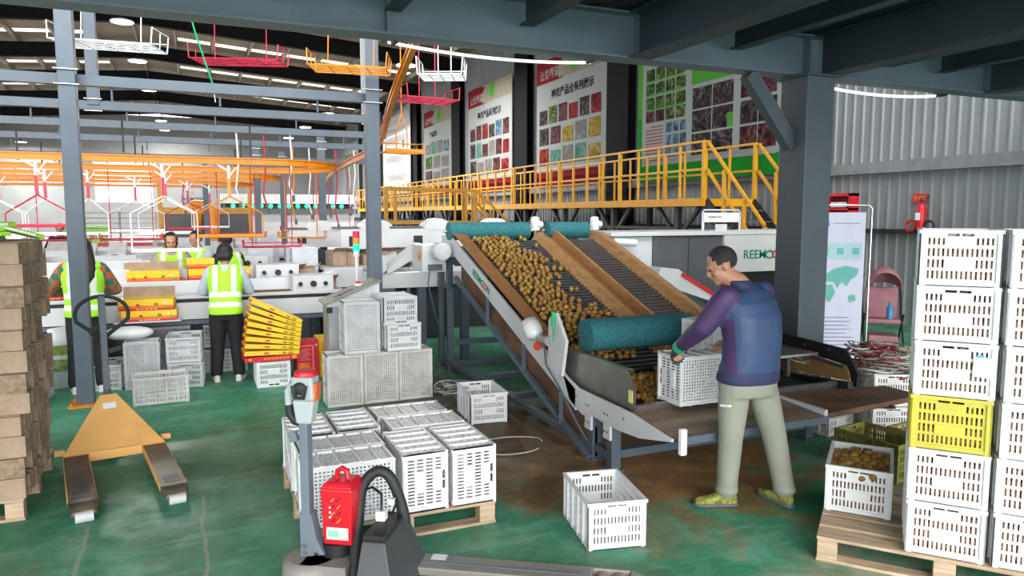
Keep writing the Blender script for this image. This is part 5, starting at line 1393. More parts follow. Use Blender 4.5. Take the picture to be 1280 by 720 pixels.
# pink stroller on the floor by the wall
t = thing('stroller', 'pink folding stroller with black frame between banner and fruit stack', 'stroller', (8.30, 6.80, 0), -0.75)
M_pink = mat('dusty_pink_cloth', (0.42, 0.19, 0.21), 0.8, var=0.12)
m = MB()
n_ = 14; vs = []; fs = []
for j in range(7):
    a = j / 6 * PI * 0.62
    for i in range(n_ + 1):
        b_ = i / n_ * PI
        vs.append((0.22 * math.cos(b_), -0.02 + 0.26 * math.sin(b_) * math.cos(a + 0.3) , 0.90 + 0.32 * math.sin(b_) * math.sin(a + 0.3)))
for j in range(6):
    for i in range(n_): q = j * (n_ + 1) + i; fs.append((q, q + 1, q + n_ + 2, q + n_ + 1))
m.add(vs, fs, True); o = m.build('hood', M_pink, t); sd = o.modifiers.new('thick', 'SOLIDIFY'); sd.thickness = 0.012
m = MB(); m.hexa([(-0.2, -0.18, 0.48), (0.2, -0.18, 0.48), (0.2, 0.14, 0.46), (-0.2, 0.14, 0.46), (-0.2, -0.18, 0.54), (0.2, -0.18, 0.54), (0.2, 0.14, 0.52), (-0.2, 0.14, 0.52)]); m.hexa([(-0.2, 0.10, 0.52), (0.2, 0.10, 0.52), (0.2, 0.16, 0.52), (-0.2, 0.16, 0.52), (-0.2, 0.22, 0.92), (0.2, 0.22, 0.92), (0.2, 0.27, 0.92), (-0.2, 0.27, 0.92)]); m.build('seat', M_pink, t, bevel=0.02)
m = MB(); m.box((0, 0.0, 0.26), (0.36, 0.36, 0.12)); m.build('basket', M_pink, t, bevel=0.02)
for s_ in (-1, 1):
    m = MB(); m.tube([(s_ * 0.23, -0.32, 0.10), (s_ * 0.23, 0.05, 0.55), (s_ * 0.23, 0.34, 1.05), (s_ * 0.20, 0.40, 1.08)], 0.013, 8); m.tube([(s_ * 0.23, 0.30, 0.10), (s_ * 0.23, -0.12, 0.60)], 0.013, 8); m.build('frame_tube', M_black, t)
    for y in (-0.32, 0.30): m = MB(); m.cyl((s_ * 0.23 - 0.02, y, 0.09), (s_ * 0.23 + 0.02, y, 0.09), 0.09, 16); m.build('wheel', M_rubber, t)
m = MB(); m.tube([(0.05, -0.25, 0.56), (0.05, -0.25, 0.70), (0.05, -0.25, 0.73), (0.05, -0.25, 0.78)], [0.04, 0.04, 0.016, 0.016], 12)
o = m.build('drink_bottle', mat('blue_plastic', (0.03, 0.25, 0.5), 0.3), t)

# heaps of cable scraps on the dirty crates
def tangle(o, label, n, r, h, cols, seed):
    m = MB(); rr = random.Random(seed)
    for i in range(n):
        m.k = rr.randrange(len(cols)); p = V(o) + V((rr.uniform(-r, r) * 0.6, rr.uniform(-r, r) * 0.6, rr.uniform(0.0, h))); R1 = rr.uniform(0.06, 0.16); ax = rr.uniform(0, 6.28); tl = rr.uniform(-0.6, 0.6)
        pts = []
        for k in range(14):
            a = k * 0.47 + ax; q = V((R1 * math.cos(a) * (1 + 0.02 * k), R1 * math.sin(a) * 0.85, 0.5 * R1 * math.sin(a + 1) * tl + 0.012 * math.sin(k * 0.9)))
            pts.append(p + q)
        m.tube(pts, 0.006 if i % 5 else 0.010, 5)
    ob = m.build('cable_scraps', cols); return tag(ob, label, 'cables', kind='stuff')
M_cw = mat('grey_white_cable', (0.45, 0.43, 0.40), 0.6); M_cb = mat('beige_cable', (0.36, 0.31, 0.25), 0.6); M_cg = mat('green_cable', (0.05, 0.35, 0.16), 0.5); M_cr = mat('dark_red_cloth_strip', (0.28, 0.02, 0.03), 0.8)
zt = 0.565
tangle((5.02, 4.75, zt - 0.04), 'tangled pale cables with green clips in the crate beside the pillar', 40, 0.26, 0.14, [M_cw, M_cb, M_cg, M_cw, M_cr], 1)
tangle((5.46, 4.45, zt - 0.04), 'big heap of white and red cable loops on the dirty crate near the banner', 60, 0.30, 0.24, [M_cw, M_cb, M_cr, M_cw, M_cw], 2)
tangle((5.90, 4.15, zt - 0.04), 'grey cable scraps on the crate closest to the fruit stack', 36, 0.26, 0.12, [M_cb, M_cw, M_steel_grey], 3)
tangle((3.93, 4.74, 1.0), 'shiny steel clips and scraps in the crate on the end shelf', 22, 0.16, 0.06, [M_cw, M_steel, M_chrome], 6)
tangle((2.55, 6.95, 0.02), 'loose grey wires lying on the floor beneath the elevator', 26, 0.5, 0.16, [M_cw, M_steel_grey, M_cb], 4)
# shell of wire by the elevator rail
t = thing('wire_loop', 'thin pale wire looped on the floor beside the lone open crate', 'wire', (2.3, 5.35, 0))
m = MB(); m.tube([(0.30 * math.cos(a) * (1 + 0.1 * math.sin(3 * a)), 0.22 * math.sin(a), 0.008) for a in [i * 2 * PI / 30 for i in range(27)]], 0.006, 6); m.build('strand', M_cw, t)
# ------------------------------------------------------------------ trucks, cartons, gift boxes, console
def lp(mb, name, m, par, bevel=0.0): return mb.build(name, m, par, bevel=bevel)
# powered pallet truck in front
a_ang = math.atan2(-0.547, 0.837)
ET = thing('electric_pallet_truck', 'powered pallet truck with grey tiller, red battery and black hose loop in the foreground', 'pallet truck', (0.47, 3.68, 0), a_ang)
M_truckgrey = mat('warm_grey_truck_cover', (0.24, 0.22, 0.20), 0.5, var=0.12)
M_dgrey = mat('dark_grey_truck_body', (0.055, 0.058, 0.062), 0.45, var=0.12)
M_tiller = mat('blue_grey_tiller', hexc('6a7480'), 0.45, var=0.06)
m = MB(); m.tube([(0.02, 0, 0.02), (0.02, 0, 0.04), (0.02, 0, 0.15), (0.02, 0, 0.17)], [0.14, 0.155, 0.15, 0.12], 24); m.box((0.12, 0.0, 0.12), (0.24, 0.22, 0.10)); lp(m, 'drive_cover', M_truckgrey, ET)
m = MB(); m.cyl((0.02, -0.05, 0.085), (0.02, 0.05, 0.085), 0.085, 20); lp(m, 'drive_wheel', M_rubber, ET)
m = MB(); m.tube([(-0.04, 0.10, 0.17), (-0.02, 0.08, 0.19), (0.02, 0.10, 0.185)], 0.02, 8); lp(m, 'cover_hinge', M_black, ET)
m = MB(); m.cyl((0.13, 0.06, 0.17), (0.13, 0.06, 0.235), 0.085, 20); lp(m, 'motor_collar', M_black, ET)
# tiller
m = MB(); m.bar((0, 0.0, 0.20), (0.0, 0.0, 0.98), 0.062, 0.045, up=(1, 0, 0)); tl = lp(m, 'tiller_pole', M_tiller, ET, 0.006)
m = MB(); m.prism([(-0.03, 0.035, 0.17), (0.10, 0.035, 0.19), (0.06, 0.035, 0.26), (0.03, 0.035, 0.40), (-0.03, 0.035, 0.40)], (0, -0.07, 0)); m.build('tiller_bracket', M_tiller, tl, bevel=0.004)
m = MB()
for z, x in ((0.20, 0.0), (0.235, 0.0), (0.20, 0.06)): m.cyl((x, -0.036, z), (x, -0.046, z), 0.012, 10); m.cyl((x, 0.036, z), (x, 0.046, z), 0.012, 10)
m.build('bracket_bolts', M_chrome, tl)
hd_ = V((0, 0, 0.96))
M_head = mat('pale_grey_green_casing', (0.42, 0.47, 0.47), 0.4, var=0.05)
m = MB(); m.hexa([(-0.035, -0.035, 0.86), (0.045, -0.035, 0.86), (0.045, 0.035, 0.86), (-0.035, 0.035, 0.86), (-0.05, -0.04, 0.98), (0.065, -0.04, 0.98), (0.065, 0.04, 0.98), (-0.05, 0.04, 0.98)]); m.hexa([(-0.05, -0.04, 0.98), (0.065, -0.04, 0.98), (0.065, 0.04, 0.98), (-0.05, 0.04, 0.98), (-0.052, -0.045, 1.10), (0.062, -0.045, 1.10), (0.062, 0.045, 1.10), (-0.052, 0.045, 1.10)]); th_ = lp(m, 'tiller_head', M_head, ET, 0.012)
m = MB(); m.tube([(-0.06, 0, 1.06), (-0.085, 0, 1.02), (-0.085, 0, 0.95)], [0.018, 0.02, 0.02], 10); m.build('grip_upper', M_head, th_)
m = MB(); m.tube([(-0.085, 0, 0.95), (-0.080, 0, 0.90), (-0.055, 0, 0.865), (-0.02, 0, 0.86), (0.02, 0, 0.885)], 0.021, 10); g_ = m.build('grip', M_rubber, th_)
m = MB(); m.ball((0.0, -0.052, 1.045), (0.036, 0.014, 0.032), 14, 8); m.tube([(-0.035, -0.052, 1.06), (-0.02, -0.06, 1.00), (0.02, -0.06, 1.00), (0.03, -0.052, 1.06)], 0.012, 8); m.build('thumb_control', M_rubber, th_)
m = MB(); m.hexa([(0.05, -0.03, 0.97), (0.072, -0.03, 0.98), (0.072, 0.03, 0.98), (0.05, 0.03, 0.97), (0.055, -0.03, 1.06), (0.080, -0.03, 1.07), (0.080, 0.03, 1.07), (0.055, 0.03, 1.06)]); m.build('orange_cap', mat('orange_plastic', (0.75, 0.13, 0.03), 0.4), th_, bevel=0.004)
m = MB(); m.tube([(0.01, 0, 1.10), (0.01, 0, 1.115), (0.01, 0, 1.13)], [(0.06, 0.045), (0.06, 0.045), (0.05, 0.035)], 18); m.build('red_button', M_red, th_)
m = MB(); m.bar((-0.03, -0.03, 0.80), (-0.07, -0.03, 0.79), 0.03, 0.05); m.build('spring_bracket', M_tiller, tl)
# red battery
m = MB(); m.hexa([(0.085, -0.01, 0.235), (0.235, -0.01, 0.235), (0.235, 0.14, 0.235), (0.085, 0.14, 0.235), (0.075, -0.02, 0.53), (0.245, -0.02, 0.53), (0.245, 0.15, 0.53), (0.075, 0.15, 0.53)])
m.hexa([(0.075, -0.02, 0.53), (0.245, -0.02, 0.53), (0.245, 0.15, 0.53), (0.075, 0.15, 0.53), (0.10, 0.0, 0.56), (0.225, 0.0, 0.56), (0.225, 0.135, 0.56), (0.10, 0.135, 0.56)]); bt = lp(m, 'battery', M_red, ET, 0.01)
m = MB(); m.tube([(0.135, 0.06, 0.555), (0.14, 0.06, 0.60), (0.165, 0.06, 0.615), (0.19, 0.06, 0.60), (0.195, 0.06, 0.555)], 0.014, 10); m.build('battery_handle', M_red, bt)
# battery front faces the camera: pictograms and white label
A2 = V((1, 0, 0)); 
fx, fy = math.cos(a_ang), math.sin(a_ang)
m = MB()
for j in range(4):
    for i in range(2):
        m.k = (i + j) % 2; x = 0.135 + i * 0.03; z = 0.36 + j * 0.036
        m.bar((x, -0.0185 - 0.0005, z), (x + 0.018, -0.0205, z + 0.018), 0.004, 0.010, up=(0, 1, 0))
m.k = 2
for z in (0.385, 0.41, 0.435): m.cyl((0.128, -0.017, z), (0.128, -0.0215, z), 0.006, 8)
m.build('warning_marks', [M_black, mat('warning_yellow', (0.8, 0.42, 0.05), 0.5), M_text_w], bt)
m = MB(); m.b2((0.105, -0.0165, 0.268), (0.220, -0.0140, 0.33)); sl_ = m.build('white_label', M_text_w, bt)
m = MB(); m.b2((0.112, -0.0175, 0.280), (0.17, -0.0166, 0.315)); m.build('label_print', mat('pale_green_print', (0.25, 0.6, 0.4), 0.5), sl_)
# body, pump housing and hose loop
m = MB(); m.hexa([(0.33, -0.27, 0.05), (0.55, -0.27, 0.05), (0.55, 0.27, 0.05), (0.33, 0.27, 0.05), (0.345, -0.15, 0.335), (0.46, -0.15, 0.335), (0.46, 0.20, 0.335), (0.345, 0.20, 0.335)]); bd = lp(m, 'truck_body', M_dgrey, ET, 0.006)
m = MB(); m.hexa([(0.325, -0.20, 0.06), (0.345, -0.20, 0.06), (0.345, 0.13, 0.06), (0.325, 0.13, 0.06), (0.338, -0.16, 0.26), (0.350, -0.16, 0.26), (0.350, 0.12, 0.26), (0.338, 0.12, 0.26)]); m.build('grey_cover', M_truckgrey, bd)
m = MB(); m.hexa([(0.329, 0.03, 0.14), (0.333, 0.03, 0.14), (0.333, 0.09, 0.14), (0.329, 0.09, 0.14), (0.336, 0.03, 0.25), (0.339, 0.03, 0.25), (0.339, 0.09, 0.25), (0.336, 0.09, 0.25)]); m.build('white_label', M_text_w, bd)
m = MB(); m.box((0.40, 0.02, 0.345), (0.11, 0.30, 0.02)); m.build('top_tray', M_rubber, bd)
m = MB(); m.box((0.37, 0.06, 0.38), (0.05, 0.05, 0.05)); m.box((0.41, 0.10, 0.44), (0.035, 0.03, 0.03)); m.build('connector', M_white, bd, bevel=0.005)
m = MB(); m.tube([(0.37, 0.06, 0.40), (0.36, 0.09, 0.48), (0.30, 0.12, 0.50), (0.26, 0.12, 0.48)], 0.008, 6); m.tube([(0.41, 0.1, 0.45), (0.44, 0.1, 0.44), (0.43, 0.05, 0.40)], 0.007, 6); m.build('wiring', M_black, bd)
pts = [(0.27, -0.12, 0.04), (0.255, -0.03, 0.15), (0.235, 0.08, 0.32), (0.235, 0.12, 0.45), (0.255, 0.14, 0.52), (0.30, 0.155, 0.565), (0.345, 0.16, 0.57), (0.385, 0.16, 0.54), (0.42, 0.165, 0.46), (0.45, 0.165, 0.36), (0.46, 0.165, 0.30)]
sm_ = []
for i in range(len(pts) - 1):
    for k in range(4): 
        p0, p1, p2, p3 = [V(pts[max(0, min(len(pts) - 1, q))]) for q in (i - 1, i, i + 1, i + 2)]; t_ = k / 4
        sm_.append(0.5 * ((2 * p1) + (-p0 + p2) * t_ + (2 * p0 - 5 * p1 + 4 * p2 - p3) * t_ * t_ + (-p0 + 3 * p1 - 3 * p2 + p3) * t_ ** 3))
sm_.append(V(pts[-1]))
m = MB(); m.tube(sm_, 0.029, 14); lp(m, 'guard_hose', M_rubber, ET)['label'] = 'black padded hose loop'
for s_ in (-1, 1):
    y0 = s_ * 0.195
    m = MB()
    xs = (0.50, 1.62); m.b2((0.50, y0 - 0.08, 0.045), (1.43, y0 + 0.08, 0.09)); m.b2((1.43, y0 - 0.08, 0.045), (1.62, y0 - 0.06, 0.09)); m.b2((1.43, y0 + 0.06, 0.045), (1.62, y0 + 0.08, 0.09))
    m.hexa([(1.62, y0 - 0.08, 0.045), (1.76, y0 - 0.045, 0.045), (1.76, y0 + 0.045, 0.045), (1.62, y0 + 0.08, 0.045), (1.62, y0 - 0.08, 0.09), (1.74, y0 - 0.04, 0.07), (1.74, y0 + 0.04, 0.07), (1.62, y0 + 0.08, 0.09)])
    fk = lp(m, 'fork', M_truckgrey, ET, 0.006)
    m = MB(); m.b2((0.55, y0 - 0.02, 0.0905), (1.38, y0 + 0.0, 0.0925)); m.b2((0.60, y0 + 0.02, 0.0905), (0.70, y0 + 0.07, 0.0915)); m.build('wear_strip', M_tiller, fk)
    m = MB(); m.b2((0.58, y0 + 0.015, 0.0912), (0.66, y0 + 0.075, 0.0925)); m.build('white_label', M_text_w, fk)
    for x in (1.48, 1.565): m = MB(); m.cyl((x, y0 - 0.045, 0.045), (x, y0 + 0.045, 0.045), 0.042, 16); m.build('load_roller', mat('brown_roller', (0.30, 0.19, 0.14), 0.5), fk)
# yellow hand pallet truck
HT = thing('hand_pallet_truck', 'yellow hand pallet truck with worn forks and grey loop handle on the green floor', 'pallet truck', (-0.62, 6.18, 0), 0.166)
for s_ in (-1, 1):
    y0 = s_ * 0.265
    m = MB(); m.b2((y0 - 0.085, -0.98, 0.05), (y0 + 0.085, 0.02, 0.10))
    m.hexa([(y0 - 0.075, -1.12, 0.045), (y0 + 0.075, -1.12, 0.045), (y0 + 0.085, -0.98, 0.05), (y0 - 0.085, -0.98, 0.05), (y0 - 0.055, -1.12, 0.075), (y0 + 0.055, -1.12, 0.075), (y0 + 0.085, -0.98, 0.10), (y0 - 0.085, -0.98, 0.10)])
    m.mi[6:] = [1] * (len(m.mi) - 6)
    fk = lp(m, 'fork', [M_ptyel, M_forktop], HT, 0.006)
    m = MB(); m.b2((y0 - 0.078, -1.02, 0.1005), (y0 + 0.078, 0.0, 0.1020)); wt = m.build('worn_top', M_forktop, fk)
    for ya, yb in ((-0.88, -0.80), (-0.955, -0.915)): m = MB(); m.b2((y0 - 0.05, ya, 0.1015), (y0 + 0.05, yb, 0.1035)); m.build('roller_slot', M_black, fk)
    m = MB(); m.cyl((y0 - 0.055, -0.97, 0.04), (y0 + 0.055, -0.97, 0.04), 0.04, 16); m.build('load_roller', M_greyp, fk)
    m = MB(); m.cyl((y0 - 0.05, -1.115, 0.035), (y0 + 0.05, -1.115, 0.035), 0.033, 14); m.build('entry_roller', M_greyp, fk)
m = MB(); m.hexa([(-0.35, 0.03, 0.09), (0.35, 0.03, 0.09), (0.06, 0.52, 0.40), (-0.06, 0.52, 0.40), (-0.345, 0.01, 0.11), (0.345, 0.01, 0.11), (0.06, 0.50, 0.435), (-0.06, 0.50, 0.435)]); hb = lp(m, 'frame_plate', M_ptyel, HT, 0.005)
m = MB(); m.b2((-0.18, -0.005, 0.045), (0.18, 0.03, 0.115)); m.b2((-0.40, 0.06, 0.10), (-0.33, 0.10, 0.14)); m.b2((0.33, 0.10, 0.10), (0.40, 0.14, 0.14)); m.build('cross_member', M_ptyel, hb, bevel=0.004)
m = MB(); m.prism([(-0.06, 0.50, 0.06), (0.06, 0.50, 0.06), (0.06, 0.50, 0.42), (-0.06, 0.50, 0.42)], (0, 0.03, 0)); m.build('pump_plate', M_ptyel, hb)
m = MB(); m.hexa([(-0.05, 0.355, 0.347), (0.045, 0.355, 0.347), (0.045, 0.41, 0.383), (-0.05, 0.41, 0.383), (-0.05, 0.352, 0.350), (0.045, 0.352, 0.350), (0.045, 0.407, 0.386), (-0.05, 0.407, 0.386)]); m.build('white_nameplate', M_text_w, hb)
m = MB(); m.cyl((0, 0.58, 0.16), (0, 0.58, 0.42), 0.05, 16); m.cyl((0, 0.58, 0.42), (0, 0.58, 0.46), 0.03, 12); lp(m, 'pump', M_steel_grey, HT)
for s_ in (-1, 1): m = MB(); m.cyl((s_ * 0.07 - 0.025, 0.58, 0.09), (s_ * 0.07 + 0.025, 0.58, 0.09), 0.09, 20); lp(m, 'steer_wheel', M_rubber, HT)
m = MB(); m.cyl((-0.1, 0.58, 0.09), (0.1, 0.58, 0.09), 0.015, 8); m.box((0, 0.58, 0.14), (0.1, 0.06, 0.06)); lp(m, 'wheel_axle', M_black, HT)
m = MB(); m.bar((0, 0.60, 0.40), (0.0, 0.70, 1.22), 0.075, 0.05, up=(1, 0, 0)); hp_pole = lp(m, 'handle_pole', M_steel_grey, HT, 0.006)
m = MB(); lo = []
for i in range(25):
    a = i / 24 * 2 * PI
    r_ = 0.18 * (1 if math.sin(a) > 0 else 1 - 0.35 * abs(math.sin(a)) ** 2 * (0.3 + 0.7 * (1 - abs(math.cos(a)))))
    lo.append((0.195 * math.cos(a) * (1 if math.sin(a) > -0.3 else 1 - 0.75 * (-math.sin(a) - 0.3) / 0.7), 0.69 + 0.02 * math.sin(a), 1.075 + (0.145 * math.sin(a) if math.sin(a) > 0 else 0.20 * math.sin(a))))
m.tube(lo, 0.016, 10, closed=True); m.build('handle_loop', M_rubber, hp_pole)
m = MB(); m.tube([(-0.04, 0.655, 0.97), (-0.10, 0.63, 0.92), (-0.06, 0.62, 0.90)], 0.012, 8); m.bar((0.03, 0.66, 0.76), (0.12, 0.66, 0.78), 0.03, 0.03); m.build('release_lever', M_black, hp_pole)

# stack of flat carton bundles at the left edge
t = thing('wooden_pallet', 'timber pallet under the tall carton stack at the left edge', 'pallet', (-2.30, 5.22, 0), 0.0)
pallet_parts(t, 1.26, 1.06, 6)
LAY = ['bottom', 'second', 'third', 'fourth', 'fifth', 'sixth', 'seventh', 'eighth', 'ninth', 'tenth', 'eleventh', 'top']
def bundle_mesh(seed, L, D, H):
    m = MB(); rr = random.Random(seed); n = int(D / 0.026)
    for i in range(n):
        y = -D / 2 + D * i / n; h = H * rr.uniform(0.90, 1.0); dx = rr.uniform(-0.022, 0.014) + 0.012 * math.sin(i * 0.9 + seed); m.k = 0 if rr.random() < 0.45 else 1
        x1 = L / 2 + dx; m.b2((-L / 2, y + 0.001, 0), (x1, y + D / n * 0.80, h))
    return m.mesh('carton_bundle', [M_card, M_cardd])
BMS = [bundle_mesh(s, 0.62, 0.40, 0.131) for s in range(4)]
strap_me = MB()
for c_, (bx_, by_) in enumerate(((-1.32, 5.43), (-1.33, 5.86))):
    for k in range(12):
        o = bpy.data.objects.new('carton_bundle', BMS[(k + c_) % 4]); COL.objects.link(o)
        o.matrix_basis = xform((bx_ + rnd.uniform(-0.02, 0.02) + (0.02 if k in (4, 5, 6) else 0) - 0.015 * (k < 2) + (0.02 if k > 7 else 0), by_ + rnd.uniform(-0.012, 0.012), PALH + k * 0.1325), rnd.uniform(-0.05, 0.05))
        tag(o, 'bundle of flat brown cartons, %s layer of the %s column at the left edge' % (LAY[k], 'front' if c_ == 0 else 'rear'), 'cardboard', 'carton bundles in the tall stack')
for k in range(5):
    t = thing('packaging_bag', ['flat lime green bag lying on the carton stack, %s' % w for w in ('lowest', 'second', 'third', 'topmost', 'sliding off the right edge')][k], 'bag', (-1.34 + 0.05 * (k % 2) + (0.22 if k == 4 else 0), 5.62 + (0.1 if k == 4 else 0), PALH + 12 * 0.1325 + 0.002 + (k * 0.030 if k < 4 else 0.03)), 0.2 * k, 'lime bags on the carton stack')
    if k == 4: t.matrix_basis = xform((-1.14, 5.72, PALH + 12 * 0.1325 + 0.062), 0.4, 0, 0.30)
    m = MB(); m.hexa([(-0.2, -0.14, 0), (0.2, -0.14, 0), (0.2, 0.14, 0), (-0.2, 0.14, 0), (-0.19, -0.13, 0.028), (0.19, -0.13, 0.028), (0.19, 0.13, 0.028), (-0.19, 0.13, 0.028)]); m.build('bag_body', M_greenlab, t, bevel=0.006)
    m = MB(); m.b2((-0.14, -0.142, 0.006), (0.14, -0.138, 0.02)); m.b2((0.05, -0.09, 0.0275), (0.15, 0.08, 0.0288)); m.build('white_panel', M_text_w, t)

# gift boxes
def gift_box(M, label, w=0.54, d=0.30, h=0.125, lid=0.0, group=None, plain=False):
    t = bpy.data.objects.new('gift_box', None); COL.objects.link(t); t.matrix_basis = M; tag(t, label, 'box', group)
    m = MB(); m.b2((-w / 2, -d / 2, h * 0.45), (w / 2, d / 2, h)); m.k = 1; m.b2((-w / 2, -d / 2, h * 0.20), (w / 2, d / 2, h * 0.45)); m.k = 2; m.b2((-w / 2, -d / 2, 0), (w / 2, d / 2, h * 0.20)); bd = m.build('carton', [M_boxyel, M_boxora, M_boxred], t)
    if not plain:
        m = MB(); f = -d / 2 - 0.002
        for x, z, r1, k in ((-0.08, 0.5, 0.020, 0), (0.10, 0.55, 0.024, 1), (0.19, 0.62, 0.022, 2), (0.21, 0.28, 0.020, 1), (-0.20, 0.42, 0.016, 0)):
            m.k = k; m.ball((x * w / 0.54, f, z * h), (r1, 0.002, r1 * 0.8), 10, 6)
        m.k = 2
        for k in range(5): m.b2((-0.10 + k * 0.045, f - 0.001, h * 0.08), (-0.07 + k * 0.045, f + 0.002, h * 0.15))
        m.build('print', [M_boxred, mat('leaf_green_print', (0.18, 0.30, 0.02), 0.5), mat('cream_print', (0.85, 0.55, 0.35), 0.5)], bd)
    if lid:
        m = MB(); m.hexa([(-w / 2 + 0.01, d / 2 - 0.004, h), (w / 2 - 0.01, d / 2 - 0.004, h), (w / 2 - 0.01, d / 2, h), (-w / 2 + 0.01, d / 2, h), (-w / 2 + 0.01, d / 2 + lid * 0.2, h + lid), (w / 2 - 0.01, d / 2 + lid * 0.2, h + lid), (w / 2 - 0.01, d / 2 + lid * 0.2 + 0.004, h + lid), (-w / 2 + 0.01, d / 2 + lid * 0.2 + 0.004, h + lid)]); m.build('open_flap', M_card, t)
    return t
# fanned pile of flat yellow boxes on the upturned crate
zf = 0.282; gp = 'yellow gift boxes fanned on the crate'
M0 = xform((0.735, 8.50, zf), 0.05)
t = bpy.data.objects.new('gift_box', None); COL.objects.link(t); t.matrix_basis = M0; tag(t, 'red flat gift box at the bottom of the fanned yellow pile', 'box', gp)
m = MB(); m.b2((-0.30, -0.17, 0), (0.29, 0.17, 0.055)); bd = m.build('carton', M_boxred, t, bevel=0.004)
m = MB()
for k in range(7): m.b2((-0.10 + k * 0.04, -0.173, 0.02), (-0.07 + k * 0.04, -0.170, 0.04))
m.b2((0.20, -0.173, 0.012), (0.25, -0.170, 0.048)); m.ball((-0.24, -0.171, 0.03), (0.025, 0.002, 0.014), 10, 6); m.build('print', M_text_o, bd)
NM = ['second', 'third', 'fourth', 'fifth', 'sixth', 'seventh', 'eighth', 'topmost']
ang = 0.0; px_, pz_ = 0.29, 0.056
for k in range(8):
    ang = 0.030 + k * 0.062
    # rotates about its right end
    px_ = 0.285 + 0.004 * k; zz = pz_ + k * 0.048
    Mx = M0 @ Matrix.Translation((px_, 0, zz)) @ Matrix.Rotation(ang, 4, 'Y') @ Matrix.Translation((-0.30, 0, 0))
    t = bpy.data.objects.new('gift_box', None); COL.objects.link(t); t.matrix_basis = Mx; tag(t, 'flat yellow gift box, %s from the bottom of the fanned pile' % NM[k] if k < 7 else 'topmost flat yellow gift box of the fanned pile', 'box', gp)
    m = MB(); m.hexa([(-0.29, -0.165, 0.0), (0.30, -0.165, 0.0), (0.30, 0.165, 0.0), (-0.29, 0.165, 0.0), (-0.28, -0.160, 0.052), (0.30, -0.160, 0.046), (0.30, 0.160, 0.046), (-0.28, 0.160, 0.052)]); bd = m.build('carton', M_boxyel, t, bevel=0.005)
    m = MB(); m.k = 0; m.ball((0.20, -0.165, 0.022), (0.030, 0.003, 0.016), 10, 6); m.ball((0.13, -0.165, 0.022), (0.022, 0.003, 0.012), 10, 6); m.k = 1; m.b2((-0.08, -0.168, 0.018), (-0.03, -0.163, 0.032)); m.b2((-0.294, -0.12, 0.006), (-0.286, 0.12, 0.03)); m.build('print', [mat('olive_print', (0.45, 0.30, 0.02), 0.5), M_boxred], bd)
# red upright gift box beside it
t = thing('gift_box', 'red gift box standing upright between fanned pile and crate wall', 'box', (1.155, 8.62, 0), 0.05)
m = MB(); m.b2((-0.15, -0.12, 0), (0.10, 0.12, 0.45)); bd = m.build('carton', M_boxred, t, bevel=0.004)
m = MB(); m.b2((-0.13, -0.123, 0.02), (0.0, -0.120, 0.20)); m.build('picture', M_boxora, bd)
m = MB(); m.b2((0.03, -0.1225, 0.06), (0.04, -0.120, 0.40)); m.b2((-0.12, -0.1225, 0.39), (0.04, -0.120, 0.40))
for k in range(7): m.b2((-0.115, -0.1225, 0.23 + k * 0.02), (0.01 - 0.02 * (k % 3), -0.120, 0.236 + k * 0.02))
m.ball((0.075, -0.121, 0.40), (0.014, 0.002, 0.016), 10, 6); m.build('print', mat('pink_print', (0.85, 0.35, 0.35), 0.5), bd)
t = thing('gift_box', 'yellow carton edge behind the red upright gift box', 'box', (1.33, 8.72, 0), 0.0)
m = MB(); m.b2((-0.07, -0.15, 0), (0.07, 0.15, 0.46)); m.build('carton', M_boxyel, t, bevel=0.004)
m = MB(); m.b2((-0.02, -0.152, 0.1), (0.06, -0.15, 0.42)); m.build('print', M_boxora, t)
# control console
CS = thing('control_console', 'white control console with sloping top behind the crate wall', 'console', (1.5, 7.9, 0))
def cs(mb, name, m, bevel=0, parent=None): return mb.build(name, m, parent or CS, world=True, bevel=bevel)
m = MB(); m.hexa([(1.26, 7.74, 0.03), (1.80, 7.74, 0.03), (1.80, 8.12, 0.03), (1.26, 8.12, 0.03), (1.26, 7.74, 0.94), (1.80, 7.74, 1.16), (1.80, 8.12, 1.16), (1.26, 8.12, 0.94)]); cs(m, 'cabinet', mat('console_steel', (0.36, 0.38, 0.39), 0.4, metal=0.3))
m = MB(); m.prism([(1.24, 7.72, 0.93), (1.80, 7.72, 0.93), (1.80, 7.72, 1.165), (1.24, 7.72, 0.955)], (0, 0.02, 0)); cs(m, 'front_flange', mat('console_pale', (0.62, 0.66, 0.68), 0.4))
m = MB(); m.hexa([(1.22, 7.70, 0.945), (1.82, 7.70, 1.175), (1.82, 8.16, 1.175), (1.22, 8.16, 0.945), (1.22, 7.70, 0.965), (1.82, 7.70, 1.195), (1.82, 8.16, 1.195), (1.22, 8.16, 0.965)]); tp = cs(m, 'sloping_top', mat('console_top', (0.24, 0.24, 0.21), 0.4), 0.004)
m = MB(); m.cyl((1.62, 7.95, 1.12), (1.62, 7.95, 1.145), 0.045, 16); bs = cs(m, 'button_base', M_text_w, parent=tp)
m = MB(); m.cyl((1.62, 7.95, 1.145), (1.62, 7.95, 1.17), 0.028, 14); cs(m, 'red_stop_button', M_red, parent=tp)
m = MB(); m.bar((1.34, 7.86, 1.012), (1.55, 7.88, 1.092), 0.01, 0.01); m.box((1.40, 7.84, 1.03), (0.03, 0.03, 0.03)); cs(m, 'latch', M_black, parent=tp)
m = MB(); m.b2((1.24, 7.735, 0.86), (1.30, 7.745, 0.92)); cs(m, 'dark_hinge', M_black)
